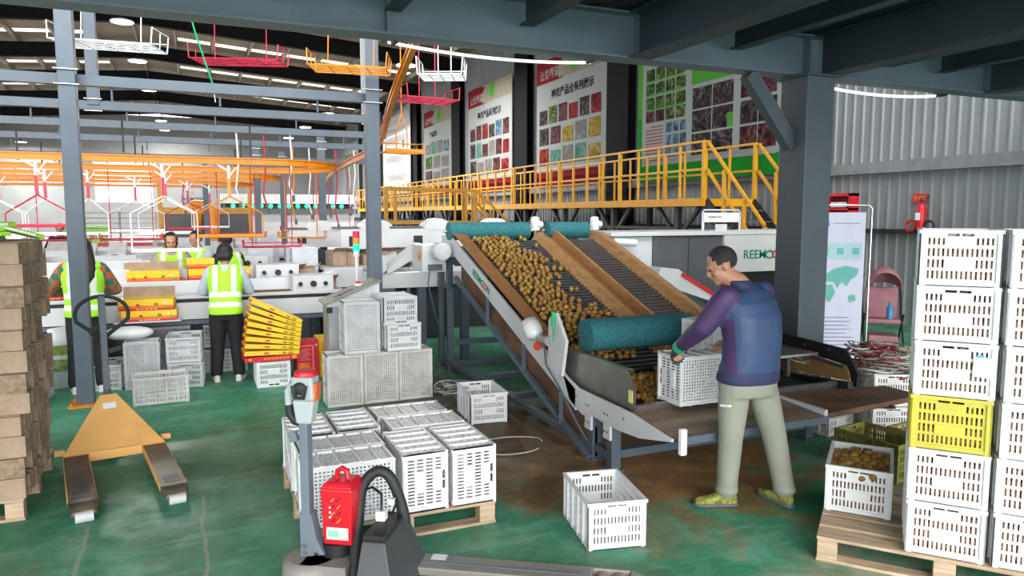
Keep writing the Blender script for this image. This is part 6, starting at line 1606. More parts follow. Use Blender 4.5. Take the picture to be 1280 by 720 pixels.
# signal tower
ST = thing('signal_tower', 'red amber green signal lamp tower on a white pole left of the rear post', 'signal lamp', (1.82, 9.0, 0))
for z0, z1, r_, name, mm_ in ((0, 1.38, 0.020, 'pole', M_white), (1.38, 1.45, 0.036, 'lamp_base', M_white), (1.45, 1.53, 0.042, 'green_lamp', mat('lit_green_lens', (0.0, 0.6, 0.25), 0.3, emit=(0.0, 0.9, 0.35), estr=0.9)), (1.53, 1.61, 0.042, 'amber_lamp', mat('amber_lens', (0.85, 0.30, 0.01), 0.3)), (1.61, 1.69, 0.042, 'red_lamp', mat('red_lens', (0.65, 0.01, 0.06), 0.3))):
    m = MB(); m.cyl((0, 0, z0), (0, 0, z1), r_, 14); m.build(name, mm_, ST)
# ------------------------------------------------------------------ packing hall at left
def conveyor(label, y, x0, x1, z, d=0.62, ctl=None, legs=5, gap=0.13):
    t = thing('packing_conveyor', label, 'conveyor', ((x0 + x1) / 2, y, 0))
    B = lambda mb, n, m, bv=0: mb.build(n, m, t, world=True, bevel=bv)
    m = MB(); m.b2((x0, y - d / 2, z - 0.03), (x1, y + d / 2, z)); B(m, 'belt', M_greyp)
    m = MB(); m.b2((x0, y - d / 2 - 0.03, z - 0.27), (x1, y - d / 2, z - 0.07)); B(m, 'front_panel', M_machwhite, 0.004)
    m = MB(); m.b2((x0, y - d / 2 - 0.035, z - 0.02), (x1, y - d / 2 - 0.005, z + 0.015)); B(m, 'front_rail', M_machwhite)
    m = MB(); m.b2((x0, y + d / 2 - 0.02, z - 0.2), (x1, y + d / 2 + 0.02, z + 0.15)); B(m, 'back_panel', M_machwhite, 0.004)
    m = MB(); m.b2((x0, y - d / 2 + 0.02, z - 0.25), (x1, y - d / 2 + 0.04, z - 0.02)); B(m, 'dark_slot', M_black)
    n = max(2, int((x1 - x0) / 1.3))
    for i in range(n + 1):
        x = x0 + 0.1 + (x1 - x0 - 0.2) * i / n
        m = MB(); m.b2((x - 0.03, y - d / 2 - 0.02, 0), (x + 0.03, y - d / 2 + 0.04, z - 0.27)); B(m, 'leg', M_steel_grey)
        m = MB(); m.b2((x - 0.03, y + d / 2 - 0.04, 0), (x + 0.03, y + d / 2 + 0.02, z - 0.2)); B(m, 'leg', M_steel_grey)
        if 0 < i < n: m = MB(); m.b2((x - 0.03, y - d / 2 - 0.036, z - 0.08), (x + 0.03, y - d / 2 + 0.0, z - 0.01)); B(m, 'slot_bracket', M_machwhite)
    m = MB(); m.b2((x0, y - d / 2 - 0.02, z - 0.33), (x1, y - d / 2 + 0.02, z - 0.28)); B(m, 'lower_rail', M_steel_grey)
    return t
CV = conveyor('nearest white packing conveyor, behind the two packers with their backs turned', 9.62, -5.2, 1.75, 0.93, 0.5)
m = MB(); m.b2((-0.86, 9.02, 0.690), (-0.18, 9.36, 0.705)); m.build('front_shelf', M_machwhite, CV, world=True)
m = MB(); m.b2((-5.2, 9.90, 0.02), (1.2, 9.93, 0.62)); m.build('dark_backing', M_machgrey, CV, world=True)  # dark panel added behind the legs to deepen the shade below the line
conveyor('second white packing conveyor, between the two rows of packers', 10.38, -5.5, 1.6, 1.03, 0.5)
conveyor('third white conveyor behind the packers facing the camera', 12.5, -6.5, 1.15, 1.02, 0.7)
conveyor('fourth white conveyor below the pink and red trays', 13.7, -7.5, 1.3, 1.05, 0.8)
conveyor('fifth conveyor in the middle of the hall', 15.6, -8.5, 2.4, 1.05, 0.9)
conveyor('sixth conveyor with racks behind the slim posts', 17.9, -9.5, 2.6, 1.02, 0.9)
conveyor('seventh conveyor far down the hall', 21.5, -11, 3.0, 1.0, 1.0)
conveyor('eighth conveyor far down the hall under the bright opening', 26.0, -13, 4.0, 1.0, 1.0)
conveyor('farthest conveyor before the end wall', 33.0, -15, 4.5, 1.0, 1.0)
# ledges and end boxes
def control_box(x, y, z, label, w=0.34, d=0.25, h=0.16):
    t = thing('control_box', label, 'control box', (x, y, z), group=None)
    m = MB(); m.b2((-w / 2, -d / 2, 0), (w / 2, d / 2, h)); m.build('case', M_machwhite, t, bevel=0.006)
    m = MB(); m.b2((-w * 0.42, -d / 2 - 0.006, h * 0.2), (w * 0.42, -d / 2, h * 0.75)); pl_ = m.build('dial_plate', M_greyp, t)
    for k, x_ in enumerate((-0.32, 0.0, 0.3)):
        m = MB(); m.cyl((x_ * w, -d / 2 - 0.03, h * 0.48), (x_ * w, -d / 2 - 0.005, h * 0.48), h * (0.14 if k != 1 else 0.2), 12); m.build('dial', M_black, pl_)
    return t
control_box(1.00, 10.35, 1.03, 'white control box with black dials on the second conveyor', 0.55, 0.4, 0.20)
control_box(0.75, 12.4, 1.02, 'white control box with black dials on the third conveyor', 0.62, 0.3, 0.22)
control_box(1.35, 9.60, 0.93, 'white control box at the right end of the nearest conveyor', 0.5, 0.4, 0.20)
control_box(-1.5, 9.62, 0.93, 'small dark dialled box on the nearest conveyor left of the checked sleeves', 0.25, 0.2, 0.14)
# open and closed gift boxes on the lines
gp = 'gift boxes being packed on the lines'
gift_box(xform((-0.50, 9.18, 0.706), -0.03), 'yellow red gift box nearest on the first line, lower of two', 0.56, 0.30, 0.12, 0.0, gp)
gift_box(xform((-0.52, 9.19, 0.828), -0.08), 'yellow red gift box with raised brown flap, upper of two on the first line', 0.56, 0.30, 0.12, 0.12, gp)
gift_box(xform((-0.50, 10.36, 1.032), 0.0), 'yellow red gift box with brown flap on the second line', 0.60, 0.30, 0.15, 0.10, gp)
gift_box(xform((-0.62, 10.80, 1.032), 0.0), 'olive yellow gift box behind the flapped box of the second line', 0.55, 0.25, 0.14, 0.08, gp)
gift_box(xform((0.50, 10.40, 1.032), 0.3), 'small gift box right of the trousers packer', 0.26, 0.28, 0.17, 0.0, gp)
gift_box(xform((0.06, 10.55, 1.032), 0.1), 'pale yellow gift box before the sideways packer, lower', 0.34, 0.26, 0.15, 0, gp, True)
gift_box(xform((0.05, 10.56, 1.184), 0.05), 'pale yellow gift box before the sideways packer, upper', 0.34, 0.26, 0.13, 0, gp, True)
gift_box(xform((-1.55, 9.55, 0.945), 0.2), 'gift box at the left edge of the first line by the cartons', 0.4, 0.28, 0.12, 0, gp)
gift_box(xform((0.15, 12.4, 1.022), 0.0), 'yellow box on the third line beside its control box', 0.45, 0.3, 0.12, 0, gp)
# board under the two boxes: brown strip on the table
t = thing('brown_strip', 'dark brown wooden batten on the nearest conveyor by the fanned boxes', 'batten', (0.75, 9.45, 0.93))
m = MB(); m.b2((-0.32, -0.02, 0.0), (0.32, 0.02, 0.035)); m.build('batten', M_rust, t)
# bag of white filler and printed white sack beneath the line
t = thing('printed_sack', 'white sack with green print on the floor by the left packer', 'sack', (-1.40, 9.25, 0), 0.05)
m = MB(); m.tube([(0, 0, 0), (0, 0, 0.08), (0, 0, 0.35), (0, 0, 0.58), (0, 0, 0.66)], [(0.14, 0.10), (0.17, 0.13), (0.18, 0.14), (0.17, 0.12), (0.15, 0.03)], 20); m.build('sack_body', M_white, t)
m = MB(); m.tube([(0, 0, 0.20), (0, 0, 0.48)], [(0.181, 0.141), (0.178, 0.136)], 20, cap=False); m.build('green_print', mat('olive_green_print', (0.16, 0.26, 0.03), 0.6, col2=(0.4, 0.5, 0.2), scale=15), t)
t = thing('plastic_sack', 'pale plastic sack on top of the end standing crate under the line', 'sack', (-0.72, 9.0, 0.53))
m = MB(); m.ball((0, 0, 0.06), (0.26, 0.15, 0.075), 18, 10); o = m.build('sack_body', M_white, t)

# ---- overhead: orange track loops
def track(pts, label, w=0.05, h=0.075):
    t = thing('overhead_track', label, 'track', (pts[0][0], pts[0][1], pts[0][2]))
    vs = []; fs = []; P = [V(p) for p in pts]
    m = MB()
    for (dz, ww, hh) in ((h / 2, w, 0.016), (0, 0.014, h), (-h / 2, w, 0.016)):
        rings = []
        for i, p in enumerate(P):
            tg = (P[min(i + 1, len(P) - 1)] - P[max(i - 1, 0)]); tg.z = 0; tg.normalize(); s_ = V((tg.y, -tg.x, 0))
            rings.append([p + s_ * a * ww / 2 + V((0, 0, dz + b_ * hh / 2)) for a, b_ in ((-1, -1), (1, -1), (1, 1), (-1, 1))])
        vs = [v for r_ in rings for v in r_]; fs = [(0, 1, 2, 3), tuple(len(vs) - 4 + q for q in (3, 2, 1, 0))]
        for i in range(len(P) - 1):
            for k in range(4): fs.append((i * 4 + k, i * 4 + (k + 1) % 4, i * 4 + 4 + (k + 1) % 4, i * 4 + 4 + k))
        m.add(vs, fs)
    m.build('rail', M_orange, t, world=True)
    return t
def hairpin(x0, x1, ya, yb, z):
    r_ = (yb - ya) / 2; n = 14
    return [(x0 + (x1 - x0) * i / 8, ya, z) for i in range(9)] + [(x1 + r_ * math.sin(a), (ya + yb) / 2 - r_ * math.cos(a), z) for a in [PI * i / n for i in range(1, n)]] + [(x1 + (x0 - x1) * i / 8, yb, z) for i in range(9)]
for i, (x1, ya, yb) in enumerate(((1.0, 10.75, 12.9), (0.75, 14.8, 16.6), (0.2, 18.4, 21.0))):
    t = track(hairpin(-9 - i, x1, ya, yb, 2.62), ['nearest orange overhead track loop over the packers', 'second orange overhead track loop', 'third orange overhead track loop far back'][i], 0.05, (0.075, 0.055, 0.05)[i])
    for k in range(6):
        for y in (ya, yb):
            m = MB(); m.bar((-7 + 1.55 * k, y, 2.69), (-7 + 1.55 * k, y, 3.12), 0.025); m.build('hanger', M_black, t, world=True)
def smooth_path(ctrl, sub=6):
    C = [V(c) for c in ctrl]; o = []
    for i in range(len(C) - 1):
        p0, p1, p2, p3 = [C[max(0, min(len(C) - 1, q))] for q in (i - 1, i, i + 1, i + 2)]
        for k in range(sub):
            s_ = k / sub; o.append(0.5 * ((2 * p1) + (-p0 + p2) * s_ + (2 * p0 - 5 * p1 + 4 * p2 - p3) * s_ * s_ + (-p0 + 3 * p1 - 3 * p2 + p3) * s_ ** 3))
    return o + [C[-1]]
t = track(smooth_path([(1.97, 6.6, 3.62), (1.99, 7.0, 3.49), (2.06, 8.05, 3.17), (2.22, 9.25, 2.88), (2.28, 10.3, 2.76), (2.35, 12.0, 2.74), (2.6, 15, 2.74), (3.2, 20.0, 2.74)]), 'steep orange overhead track coming down beside the right slim post', 0.06, 0.085)
# a plain high track that carries the wire trays
t = track([(-6, 9.75, 4.3), (-3, 9.3, 4.3), (0, 8.85, 4.3), (2.2, 8.9, 4.3), (3.0, 8.95, 4.3)], 'dark high track that the wire trays hang from')
for ch in t.children: ch.data.materials[0] = M_black
for x in (-5, -2, 1.5): m = MB(); m.bar((x, 8.85 - 0.15 * x, 4.36), (x, 8.85 - 0.15 * x, 9.0), 0.03); m.build('hanger', M_black, t, world=True)
t = track([(1.2, 6.9, 4.1), (2.0, 6.9, 4.1), (3.2, 6.9, 4.1)], 'short dark high track over the small white tray')
for ch in t.children: ch.data.materials[0] = M_black
m = MB(); m.bar((3.0, 6.9, 4.16), (3.0, 6.9, 8.5), 0.03); m.build('hanger', M_black, t, world=True); m = MB(); m.bar((1.4, 6.9, 4.16), (1.4, 6.9, 8.6), 0.03); m.build('hanger', M_black, t, world=True)

# wire trays
def wire_tray(c, L, W_, rz, m_, label, top, hgt=0.16, tilt=0.0, rods=(-0.3, 0.3), group='wire trays hanging overhead', r=0.007):
    t = thing('wire_tray', label, 'tray', c, rz, group)
    if tilt: t.matrix_basis = xform(c, rz, 0, tilt)
    m = MB(); x, y = L / 2, W_ / 2
    m.tube([(-x, -y, 0), (x, -y, 0), (x, y, 0), (-x, y, 0)], r, 6, closed=True, smooth=False)
    n = 5
    for i in range(1, n): m.tube([(-x, -y + W_ * i / n, 0), (x, -y + W_ * i / n, 0)], r * 0.8, 5)
    for i in range(0, 5): m.tube([(-x + L * i / 4, -y, 0), (-x + L * i / 4, y, 0)], r * 0.8, 5)
    m.build('wire_base', m_, t)
    for s_ in (-1, 1):
        m = MB(); m.tube([(s_ * x, -y, 0), (s_ * (x + 0.01), -y, hgt), (s_ * (x + 0.01), y, hgt), (s_ * x, y, 0)], r, 6, smooth=False); m.tube([(s_ * (x + 0.005), 0, 0), (s_ * (x + 0.01), 0, hgt)], r * 0.8, 5); m.build('end_hoop', m_, t)
    m = MB(); m.tube([(-x, y, hgt * 0.55), (x, y, hgt * 0.55)], r * 0.8, 5); m.build('side_wire', m_, t)
    for q in rods: m = MB(); m.tube([(q * L, y * 0.2, 0), (q * L, y * 0.2, top - c[2])], r * 0.9, 6); m.build('hanger_rod', m_, t)
    return t
wire_tray((-0.72, 8.62, 3.60), 0.98, 0.42, -0.33, M_whitewire, 'white wire tray hanging at upper left before the slim post', 4.27, 0.17, 0.05)
wire_tray((1.58, 7.95, 3.42), 0.80, 0.42, -0.35, M_orange, 'orange wire tray hanging left of the steep orange track', 4.27, 0.16, 0.04)
wire_tray((0.56, 9.25, 3.66), 1.0, 0.42, -0.40, M_redwire, 'red wire tray hanging between white and orange trays', 4.27, 0.16, 0.02)
wire_tray((2.26, 6.90, 3.22), 0.42, 0.36, -0.45, M_whitewire, 'small white wire tray hanging right of the steep orange track', 4.05, 0.16, 0.0, (-0.1, 0.2))
wire_tray((2.50, 8.20, 3.19), 0.62, 0.42, 0.1, M_redwire, 'red wire tray below the small white one', 4.05 if False else 4.27, 0.14, 0.0, (-0.12, 0.2))
t = thing('wire_tray', 'orange wire tray with tall triangular bail in front of the silver curtain', 'tray', (2.40, 8.95, 2.66), 0.0, 'wire trays hanging overhead')
m = MB()
for y in (-0.15, -0.05, 0.05, 0.15): m.tube([(-0.24, y, 0), (0.24, y, 0)], 0.008, 5)
m.tube([(-0.24, -0.15, 0), (0.24, -0.15, 0), (0.24, 0.15, 0), (-0.24, 0.15, 0)], 0.009, 6, closed=True, smooth=False); m.b2((-0.24, -0.152, -0.02), (0.24, -0.148, 0.035)); m.build('wire_base', M_orange, t)
m = MB(); m.tube([(-0.24, 0.15, 0), (-0.24, 0.15, 0.12), (0.24, 0.15, 0.12), (0.24, 0.15, 0)], 0.008, 6, smooth=False); m.tube([(-0.24, -0.15, 0), (-0.24, -0.15, 0.1), (-0.24, 0.15, 0.12)], 0.008, 6, smooth=False); m.tube([(0.24, -0.15, 0), (0.24, -0.15, 0.1), (0.24, 0.15, 0.12)], 0.008, 6, smooth=False); m.build('side_wire', M_orange, t)
m = MB(); m.tube([(-0.07, 0, 0), (-0.07, 0, 0.27), (0.0, 0, 0.47), (0.0, 0, 1.60)], 0.008, 6, smooth=False); m.tube([(0.07, 0, 0), (0.07, 0, 0.27), (0.0, 0, 0.47)], 0.008, 6, smooth=False); m.build('bail', M_orange, t)
t = thing('rope', 'thin bright green rope hanging slanting from the roof at upper left', 'rope', (0.0, 8.9, 4.3))
m = MB(); m.tube([(0.0, 8.85, 4.27), (0.02, 8.75, 4.15), (0.10, 8.9, 3.85), (0.26, 9.2, 3.38)], 0.010, 6); m.build('green_strand', mat('green_rope', (0.01, 0.5, 0.18), 0.6), t, world=True)
m = MB(); m.tube([(0.26, 9.2, 3.38), (0.28, 9.2, 3.18)], 0.005, 5); m.build('white_end', M_text_w, t, world=True)

# hexagon carriers hanging from the tracks
def carrier(x, y, label, m_, top=2.56, w=0.60, hs=0.42, stem=0.42, tray=True, m2=None, bot=1.60):
    t = thing('hanging_carrier', label, 'carrier', (x, y, bot), 0.0, 'hexagon carriers under the orange tracks')
    H = top - bot; zj = H - stem; zs = zj - hs * 0.55
    m = MB(); m.tube([(0, 0, H), (0, 0, zj)], 0.022, 8); m.tube([(-0.16, 0, H + 0.02), (0, 0, H - 0.08)], 0.014, 6); m.tube([(0.10, 0.04, H - 0.02), (0, 0, H - 0.16)], 0.011, 6); m.build('stem', M_whitewire, t)
    for s_ in (-1, 1):
        m = MB(); m.tube([(0, 0, zj), (s_ * w / 2, 0, zs), (s_ * w / 2, 0, 0.0)], 0.010, 6, smooth=False); m.build('arm', m_, t)
    if tray:
        m = MB(); m.tube([(-w / 2, -0.15, 0), (w / 2, -0.15, 0), (w / 2, 0.15, 0), (-w / 2, 0.15, 0)], 0.009, 6, closed=True, smooth=False)
        for k in range(1, 5): m.tube([(-w / 2, -0.15 + 0.06 * k, 0), (w / 2, -0.15 + 0.06 * k, 0)], 0.006, 5)
        m.b2((-w / 2, -0.155, -0.015), (w / 2, -0.150, 0.03)); m.build('wire_base', m_, t)
    m = MB(); m.b2((-0.018, -0.03, H - 0.42), (0.018, -0.022, H - 0.18)); m.build('tag_ribbon', m2 or M_redwire, t)
    return t
carrier(0.46, 10.75, 'orange carrier above the two dark haired packers', M_orange, w=0.84, m2=M_orange)
carrier(-0.36, 10.75, 'white carrier before the facing packer', M_whitewire, w=0.80, bot=1.42)
carrier(-0.40, 12.9, 'white carrier just behind the facing packer', M_whitewire, w=0.80)
carrier(-0.95, 14.8, 'white carrier under the second track loop', M_whitewire, w=0.9)
carrier(-1.47, 12.9, 'white carrier with red ribbon right of the slim left post', M_whitewire, w=0.5)
carrier(-2.03, 12.9, 'white carrier with crossed arms left of the slim left post', M_whitewire, w=0.55)
carrier(-1.78, 10.75, 'bent white carrier with red ribbon at far left', M_redwire, w=0.7, bot=1.75)
carrier(-2.30, 10.75, 'white carrier at the left edge of the picture', M_whitewire, w=0.7)
carrier(-3.0, 14.8, 'distant white carrier at far left', M_whitewire, w=0.8)
carrier(-0.1, 16.4, 'distant carrier with red arms in the middle', M_redwire, w=0.8)
carrier(0.35, 18.4, 'far carrier beneath the third loop', M_whitewire, w=0.8)
# red and orange trays low over the lines at right
def low_tray(c, L, W_, rz, m_, label, top=2.70):
    return wire_tray(c, L, W_, rz, m_, label, top, 0.10, 0.0, (-0.35, 0.35), 'low trays over the sorting lines', 0.009)
low_tray((1.05, 11.3, 1.42), 0.80, 0.4, -0.1, M_redwire, 'long red tray low over the lines by the tall grey cabinet')
low_tray((1.70, 13.0, 1.50), 0.75, 0.4, 0.0, M_orange, 'orange tray low over the lines left of the dark slim post')
low_tray((0.66, 13.0, 1.52), 0.85, 0.4, 0.05, M_redwire, 'red tray behind the dark haired packers')
low_tray((2.45, 14.0, 1.56), 0.85, 0.4, 0.2, M_redwire, 'red tray low beside the dark slim post')
low_tray((2.1, 16.2, 1.55), 0.8, 0.4, 0.0, M_redwire, 'distant red tray beyond the dark slim post')
low_tray((-0.9, 12.9, 1.50), 0.85, 0.4, 0.0, M_redwire, 'red tray behind the facing packer at left')
low_tray((-1.9, 13.1, 1.50), 0.85, 0.4, 0.0, M_redwire, 'red tray beyond the long haired packer')

# ---- sorting machine between the posts and the elevator
SM = thing('grading_machine', 'long white fruit grading machine with domed covers left of the elevator', 'machine', (3.3, 11.5, 0))
def sm(mb, name, m, bevel=0, parent=None): return mb.build(name, m, parent or SM, world=True, bevel=bevel)
for y, x0, x1, zt_ in ((11.6, 2.1, 4.6, 1.66), (13.1, 1.5, 5.2, 1.62)):
    m = MB(); m.b2((x0, y - 0.02, zt_ - 0.30), (x1, y + 0.02, zt_)); m.b2((x0, y, zt_ - 0.03), (x1, y + 0.9, zt_)); sm(m, 'housing', M_machwhite, 0.006)
    for k in range(3):
        cx_ = x0 + 0.55 + k * 1.05
        pl = [(cx_ + 0.24 * math.cos(a), y - 0.03, zt_ - 0.02 + 0.19 * math.sin(a)) for a in [PI * i / 10 for i in range(11)]]
        m = MB(); m.prism(pl, (0, 0.35, 0)); sm(m, 'domed_cover', M_machwhite)
        m = MB(); m.b2((cx_ - 0.42, y - 0.03, zt_ - 0.27), (cx_ - 0.27, y - 0.019, zt_ - 0.11)); sm(m, 'dark_opening', M_black)
    m = MB(); m.b2((x0, y - 0.05, 0.75), (x1, y + 0.9, 0.95)); sm(m, 'lower_housing', M_machwhite, 0.006)
    for x in (x0 + 0.1, (x0 + x1) / 2, x1 - 0.1): m = MB(); m.b2((x - 0.04, y, 0), (x + 0.04, y + 0.08, zt_ - 0.3)); sm(m, 'leg', M_steel_grey)
    m = MB(); m.b2((x0, y + 0.15, zt_), (x1, y + 0.2, zt_ + 0.04)); m.b2((x0, y + 0.5, zt_), (x1, y + 0.8, zt_ + 0.03)); sm(m, 'dark_track', M_machgrey)
m = MB(); m.b2((1.7, 11.45, 0.02), (5.2, 11.50, 1.35)); sm(m, 'shade_sheet', M_black)  # black sheet added to deepen the shade under the machine
# cross conveyor feeding the elevator
CC = thing('cross_conveyor', 'white cross conveyor with dark hopper between the rear post and the elevator', 'conveyor', (2.3, 8.95, 0))
m = MB(); m.b2((1.95, 8.86, 0.98), (3.3, 8.90, 1.17)); m.b2((1.95, 8.9, 1.13), (3.3, 9.3, 1.16)); m.build('side_panel', M_machwhite, CC, world=True, bevel=0.004)
m = MB(); m.hexa([(2.10, 8.86, 0.80), (2.16, 8.86, 0.80), (2.16, 8.92, 0.80), (2.10, 8.92, 0.80), (2.02, 8.84, 0.98), (2.26, 8.84, 0.98), (2.26, 9.0, 0.98), (2.02, 9.0, 0.98)]); m.build('hopper', M_steel_grey, CC, world=True)
m = MB(); m.hexa([(2.02, 8.84, 0.92), (2.26, 8.84, 0.92), (2.26, 9.0, 0.92), (2.02, 9.0, 0.92), (2.02, 8.84, 0.98), (2.26, 8.84, 0.98), (2.26, 9.0, 0.98), (2.02, 9.0, 0.98)]); m.build('hopper_rim', M_steel_grey, CC, world=True)
m = MB(); m.hexa([(2.10, 8.84, 1.17), (2.20, 8.84, 1.17), (2.62, 8.84, 1.40), (2.60, 8.84, 1.54), (2.10, 9.2, 1.17), (2.20, 9.2, 1.17), (2.62, 9.2, 1.40), (2.60, 9.2, 1.54)]); m.build('inclined_chute', M_machwhite, CC, world=True, bevel=0.004)
m = MB(); m.b2((1.98, 8.84, 1.17), (2.16, 9.1, 1.38)); m.build('end_box', M_machwhite, CC, world=True)
for x in (2.62, 3.2): m = MB(); m.b2((x - 0.05, 8.88, 0), (x + 0.05, 8.98, 0.98)); m.build('leg', M_steel_grey, CC, world=True)
m = MB(); m.b2((2.15, 9.25, 0.95), (3.3, 9.29, 1.20)); m.build('back_panel', M_machwhite, CC, world=True)
# tall grey cabinets, cartons and chutes around
def cabinet(x, y, label, w=0.36, d=0.32, h=1.42):
    t = thing('electric_cabinet', label, 'cabinet', (x, y, 0))
    m = MB(); m.b2((-w / 2, -d / 2, 0.02), (w / 2, d / 2, h)); m.build('case', mat('pale_blue_cabinet', (0.52, 0.56, 0.60), 0.4), t, bevel=0.008)
    m = MB(); m.b2((-w * 0.2, -d / 2 - 0.012, h - 0.42), (w * 0.15, -d / 2, h - 0.26)); p_ = m.build('gauge', M_greyp, t)
    m = MB(); m.cyl((-0.01, -d / 2 - 0.022, h - 0.34), (-0.01, -d / 2 - 0.01, h - 0.34), 0.05, 14); m.build('gauge_dial', M_black, p_)
cabinet(1.44, 10.9, 'tall pale blue cabinet with round gauge left of the signal tower')
cabinet(0.98, 12.8, 'pale blue cabinet with gauge behind the long red tray', 0.4, 0.3, 1.40)
cabinet(1.55, 12.7, 'pale cabinet with gauge between the red trays', 0.35, 0.3, 1.40)
cabinet(1.3, 15.0, 'distant pale cabinet under the orange tray', 0.4, 0.3, 1.5)
CARR = [(1.9, 10.9, 1.16), (2.15, 11.0, 1.16), (2.38, 11.0, 1.14), (2.62, 10.7, 1.18), (2.86, 10.7, 1.16), (3.1, 10.7, 1.17), (3.3, 10.9, 1.14), (1.62, 9.65, 0.93), (1.42, 10.02, 0.95), (1.75, 10.1, 0.95)]
TB = thing('sorting_table', 'white outlet table full of cartons behind the cross conveyor', 'table', (2.5, 10.9, 0))
m = MB(); m.b2((1.65, 10.5, 1.10), (3.6, 11.25, 1.135)); m.build('table_top', M_machwhite, TB, world=True)
m = MB(); m.b2((1.65, 10.46, 0.86), (3.6, 10.5, 1.12)); m.build('front_panel', M_machwhite, TB, world=True)
m = MB(); m.b2((1.65, 10.62, 0.02), (3.6, 10.65, 0.86)); m.build('dark_backing', M_black, TB, world=True)  # black panel added so the space under the table stays in shade
for x in (1.7, 2.6, 3.55): m = MB(); m.b2((x - 0.04, 10.5, 0), (x + 0.04, 10.58, 0.9)); m.build('leg', M_steel_grey, TB, world=True)
TP = ['leftmost', 'second', 'third', 'fourth', 'fifth', 'sixth', 'rightmost']
for k in range(7):
    x, y, _ = CARR[k]
    t = thing('open_carton', 'open brown carton on the outlet table, %s of its row' % TP[k], 'carton', (x, y, 1.137), rnd.uniform(-0.3, 0.3), 'cartons on the outlet table')
    w, d, h = 0.21, 0.28, rnd.uniform(0.16, 0.23)
    for a, b_ in (((-w / 2, -d / 2, 0), (w / 2, -d / 2 + 0.006, h)), ((-w / 2, d / 2 - 0.006, 0), (w / 2, d / 2, h)), ((-w / 2, -d / 2, 0), (-w / 2 + 0.006, d / 2, h)), ((w / 2 - 0.006, -d / 2, 0), (w / 2, d / 2, h))): m = MB(); m.b2(a, b_); m.build('side', M_card, t)
    m = MB(); m.b2((-w / 2, -d / 2, 0), (w / 2, d / 2, 0.006)); m.build('bottom', M_card, t)
    m = MB(); m.bar((0, -d / 2, h), (0, -d / 2 - 0.08, h + 0.05), w, 0.005); m.build('flap', M_cardd, t)
for k, (x, y, z, label) in enumerate(((1.52, 9.62, 0.931, 'brown carton lying on the nearest conveyor by the console'), (1.20, 10.36, 1.031, 'brown carton on the second conveyor right of its control box'), (1.42, 10.40, 1.031, 'dented brown carton at the end of the second conveyor'))):
    t = thing('brown_carton', label, 'carton', (x, y, z), 0.4 + k * 0.5)
    m = MB(); m.hexa([(-0.12, -0.1, 0), (0.12, -0.1, 0), (0.12, 0.1, 0), (-0.12, 0.1, 0), (-0.11, -0.1, 0.12), (0.12, -0.09, 0.15), (0.12, 0.1, 0.15), (-0.11, 0.1, 0.12)]); m.build('box', M_card, t)
    m = MB(); m.bar((0.0, -0.1, 0.135), (0.0, -0.18, 0.19), 0.22, 0.005); m.build('flap', M_card, t)
for k, (x, y, rz) in enumerate(((1.05, 9.75, 0.3), (2.05, 10.35, 0.25), (2.35, 10.38, 0.25))):
    t = thing('white_chute', 'short white inclined chute, %s' % ['behind the console', 'left of the rear post', 'right of the rear post'][k], 'chute', (x + 0.4, y, 0))
    z0 = 0.95 if k == 0 else 1.12
    m = MB(); m.hexa([(-0.25, -0.1, z0), (0.2, -0.1, z0 + 0.12), (0.2, 0.1, z0 + 0.12), (-0.25, 0.1, z0), (-0.25, -0.1, z0 + 0.03), (0.2, -0.1, z0 + 0.24), (0.2, 0.1, z0 + 0.24), (-0.25, 0.1, z0 + 0.03)]); m.build('tray', M_machwhite, t)
    m = MB(); m.bar((0.1, 0, 0), (0.1, 0, z0 + 0.1), 0.05); m.build('leg', M_steel_grey, t)

# far sorter with a row of green lamps
FS = thing('far_sorter', 'long pale sorter wall with a row of green lamps in the distance', 'machine', (3.5, 28, 0))
m = MB(); m.b2((0.9, 28.0, 0.9), (5.6, 28.6, 1.85)); m.build('lower_housing', M_machwhite, FS, world=True)
m = MB(); m.b2((0.9, 27.9, 1.9), (5.6, 28.6, 2.10)); m.build('dark_band', M_machgrey, FS, world=True)
m = MB(); m.b2((0.9, 27.95, 2.28), (5.6, 28.6, 2.62)); m.build('upper_housing', M_machwhite, FS, world=True)
m = MB(); m.b2((0.9, 28.3, 2.1), (5.6, 28.6, 2.28)); m.build('back_plate', M_black, FS, world=True)
M_led = mat('lit_green_lamp', (0.0, 0.8, 0.3), 0.4, emit=(0.02, 1.0, 0.35), estr=2.5)
for k in range(13): m = MB(); m.ball((1.3 + k * 0.32, 28.0, 2.19), 0.075, 10, 8); m.build('green_lamp', M_led, FS, world=True)
for x in (1.0, 3.2, 5.5): m = MB(); m.b2((x - 0.06, 28.1, 0), (x + 0.06, 28.2, 2.3)); m.build('leg', M_steel_grey, FS, world=True)
# distant stage with yellow frame, orange column and maker's board
YG = thing('yellow_gantry', 'distant yellow gantry with an orange column and white maker board', 'gantry', (-0.3, 24, 0))
for x in (-0.9, 1.6): m = MB(); m.bar((x, 24, 0), (x, 24, 3.0), 0.12); m.build('post', M_yellow, YG, world=True)
for z in (1.95, 2.05): m = MB(); m.bar((-0.9, 24, z), (1.9, 24, z), 0.09); m.build('beam', M_yellow, YG, world=True)
m = MB(); m.cyl((0.10, 23.85, 0), (0.10, 23.85, 2.12), 0.11, 14); m.build('orange_column', M_orange, YG, world=True)
m = MB(); m.b2((-0.34, 23.8, 2.10), (0.34, 23.85, 2.56)); bd_ = m.build('maker_board', M_greyp, YG, world=True)
text_mesh('REEMOON', 0.125, 0.001, 0.001, 'lettering', M_text_k, bd_, frame_m((-0.28, 23.79, 2.30), (1, 0, 0), (0, 0, 1)), world=True)
m = MB(); m.b2((-0.9, 24.1, 1.2), (1.6, 24.9, 1.9)); m.build('dark_machine', M_machgrey, YG, world=True)
t = thing('orange_robot', 'orange palletising robot arm in the distance', 'robot', (0.45, 22.3, 0))
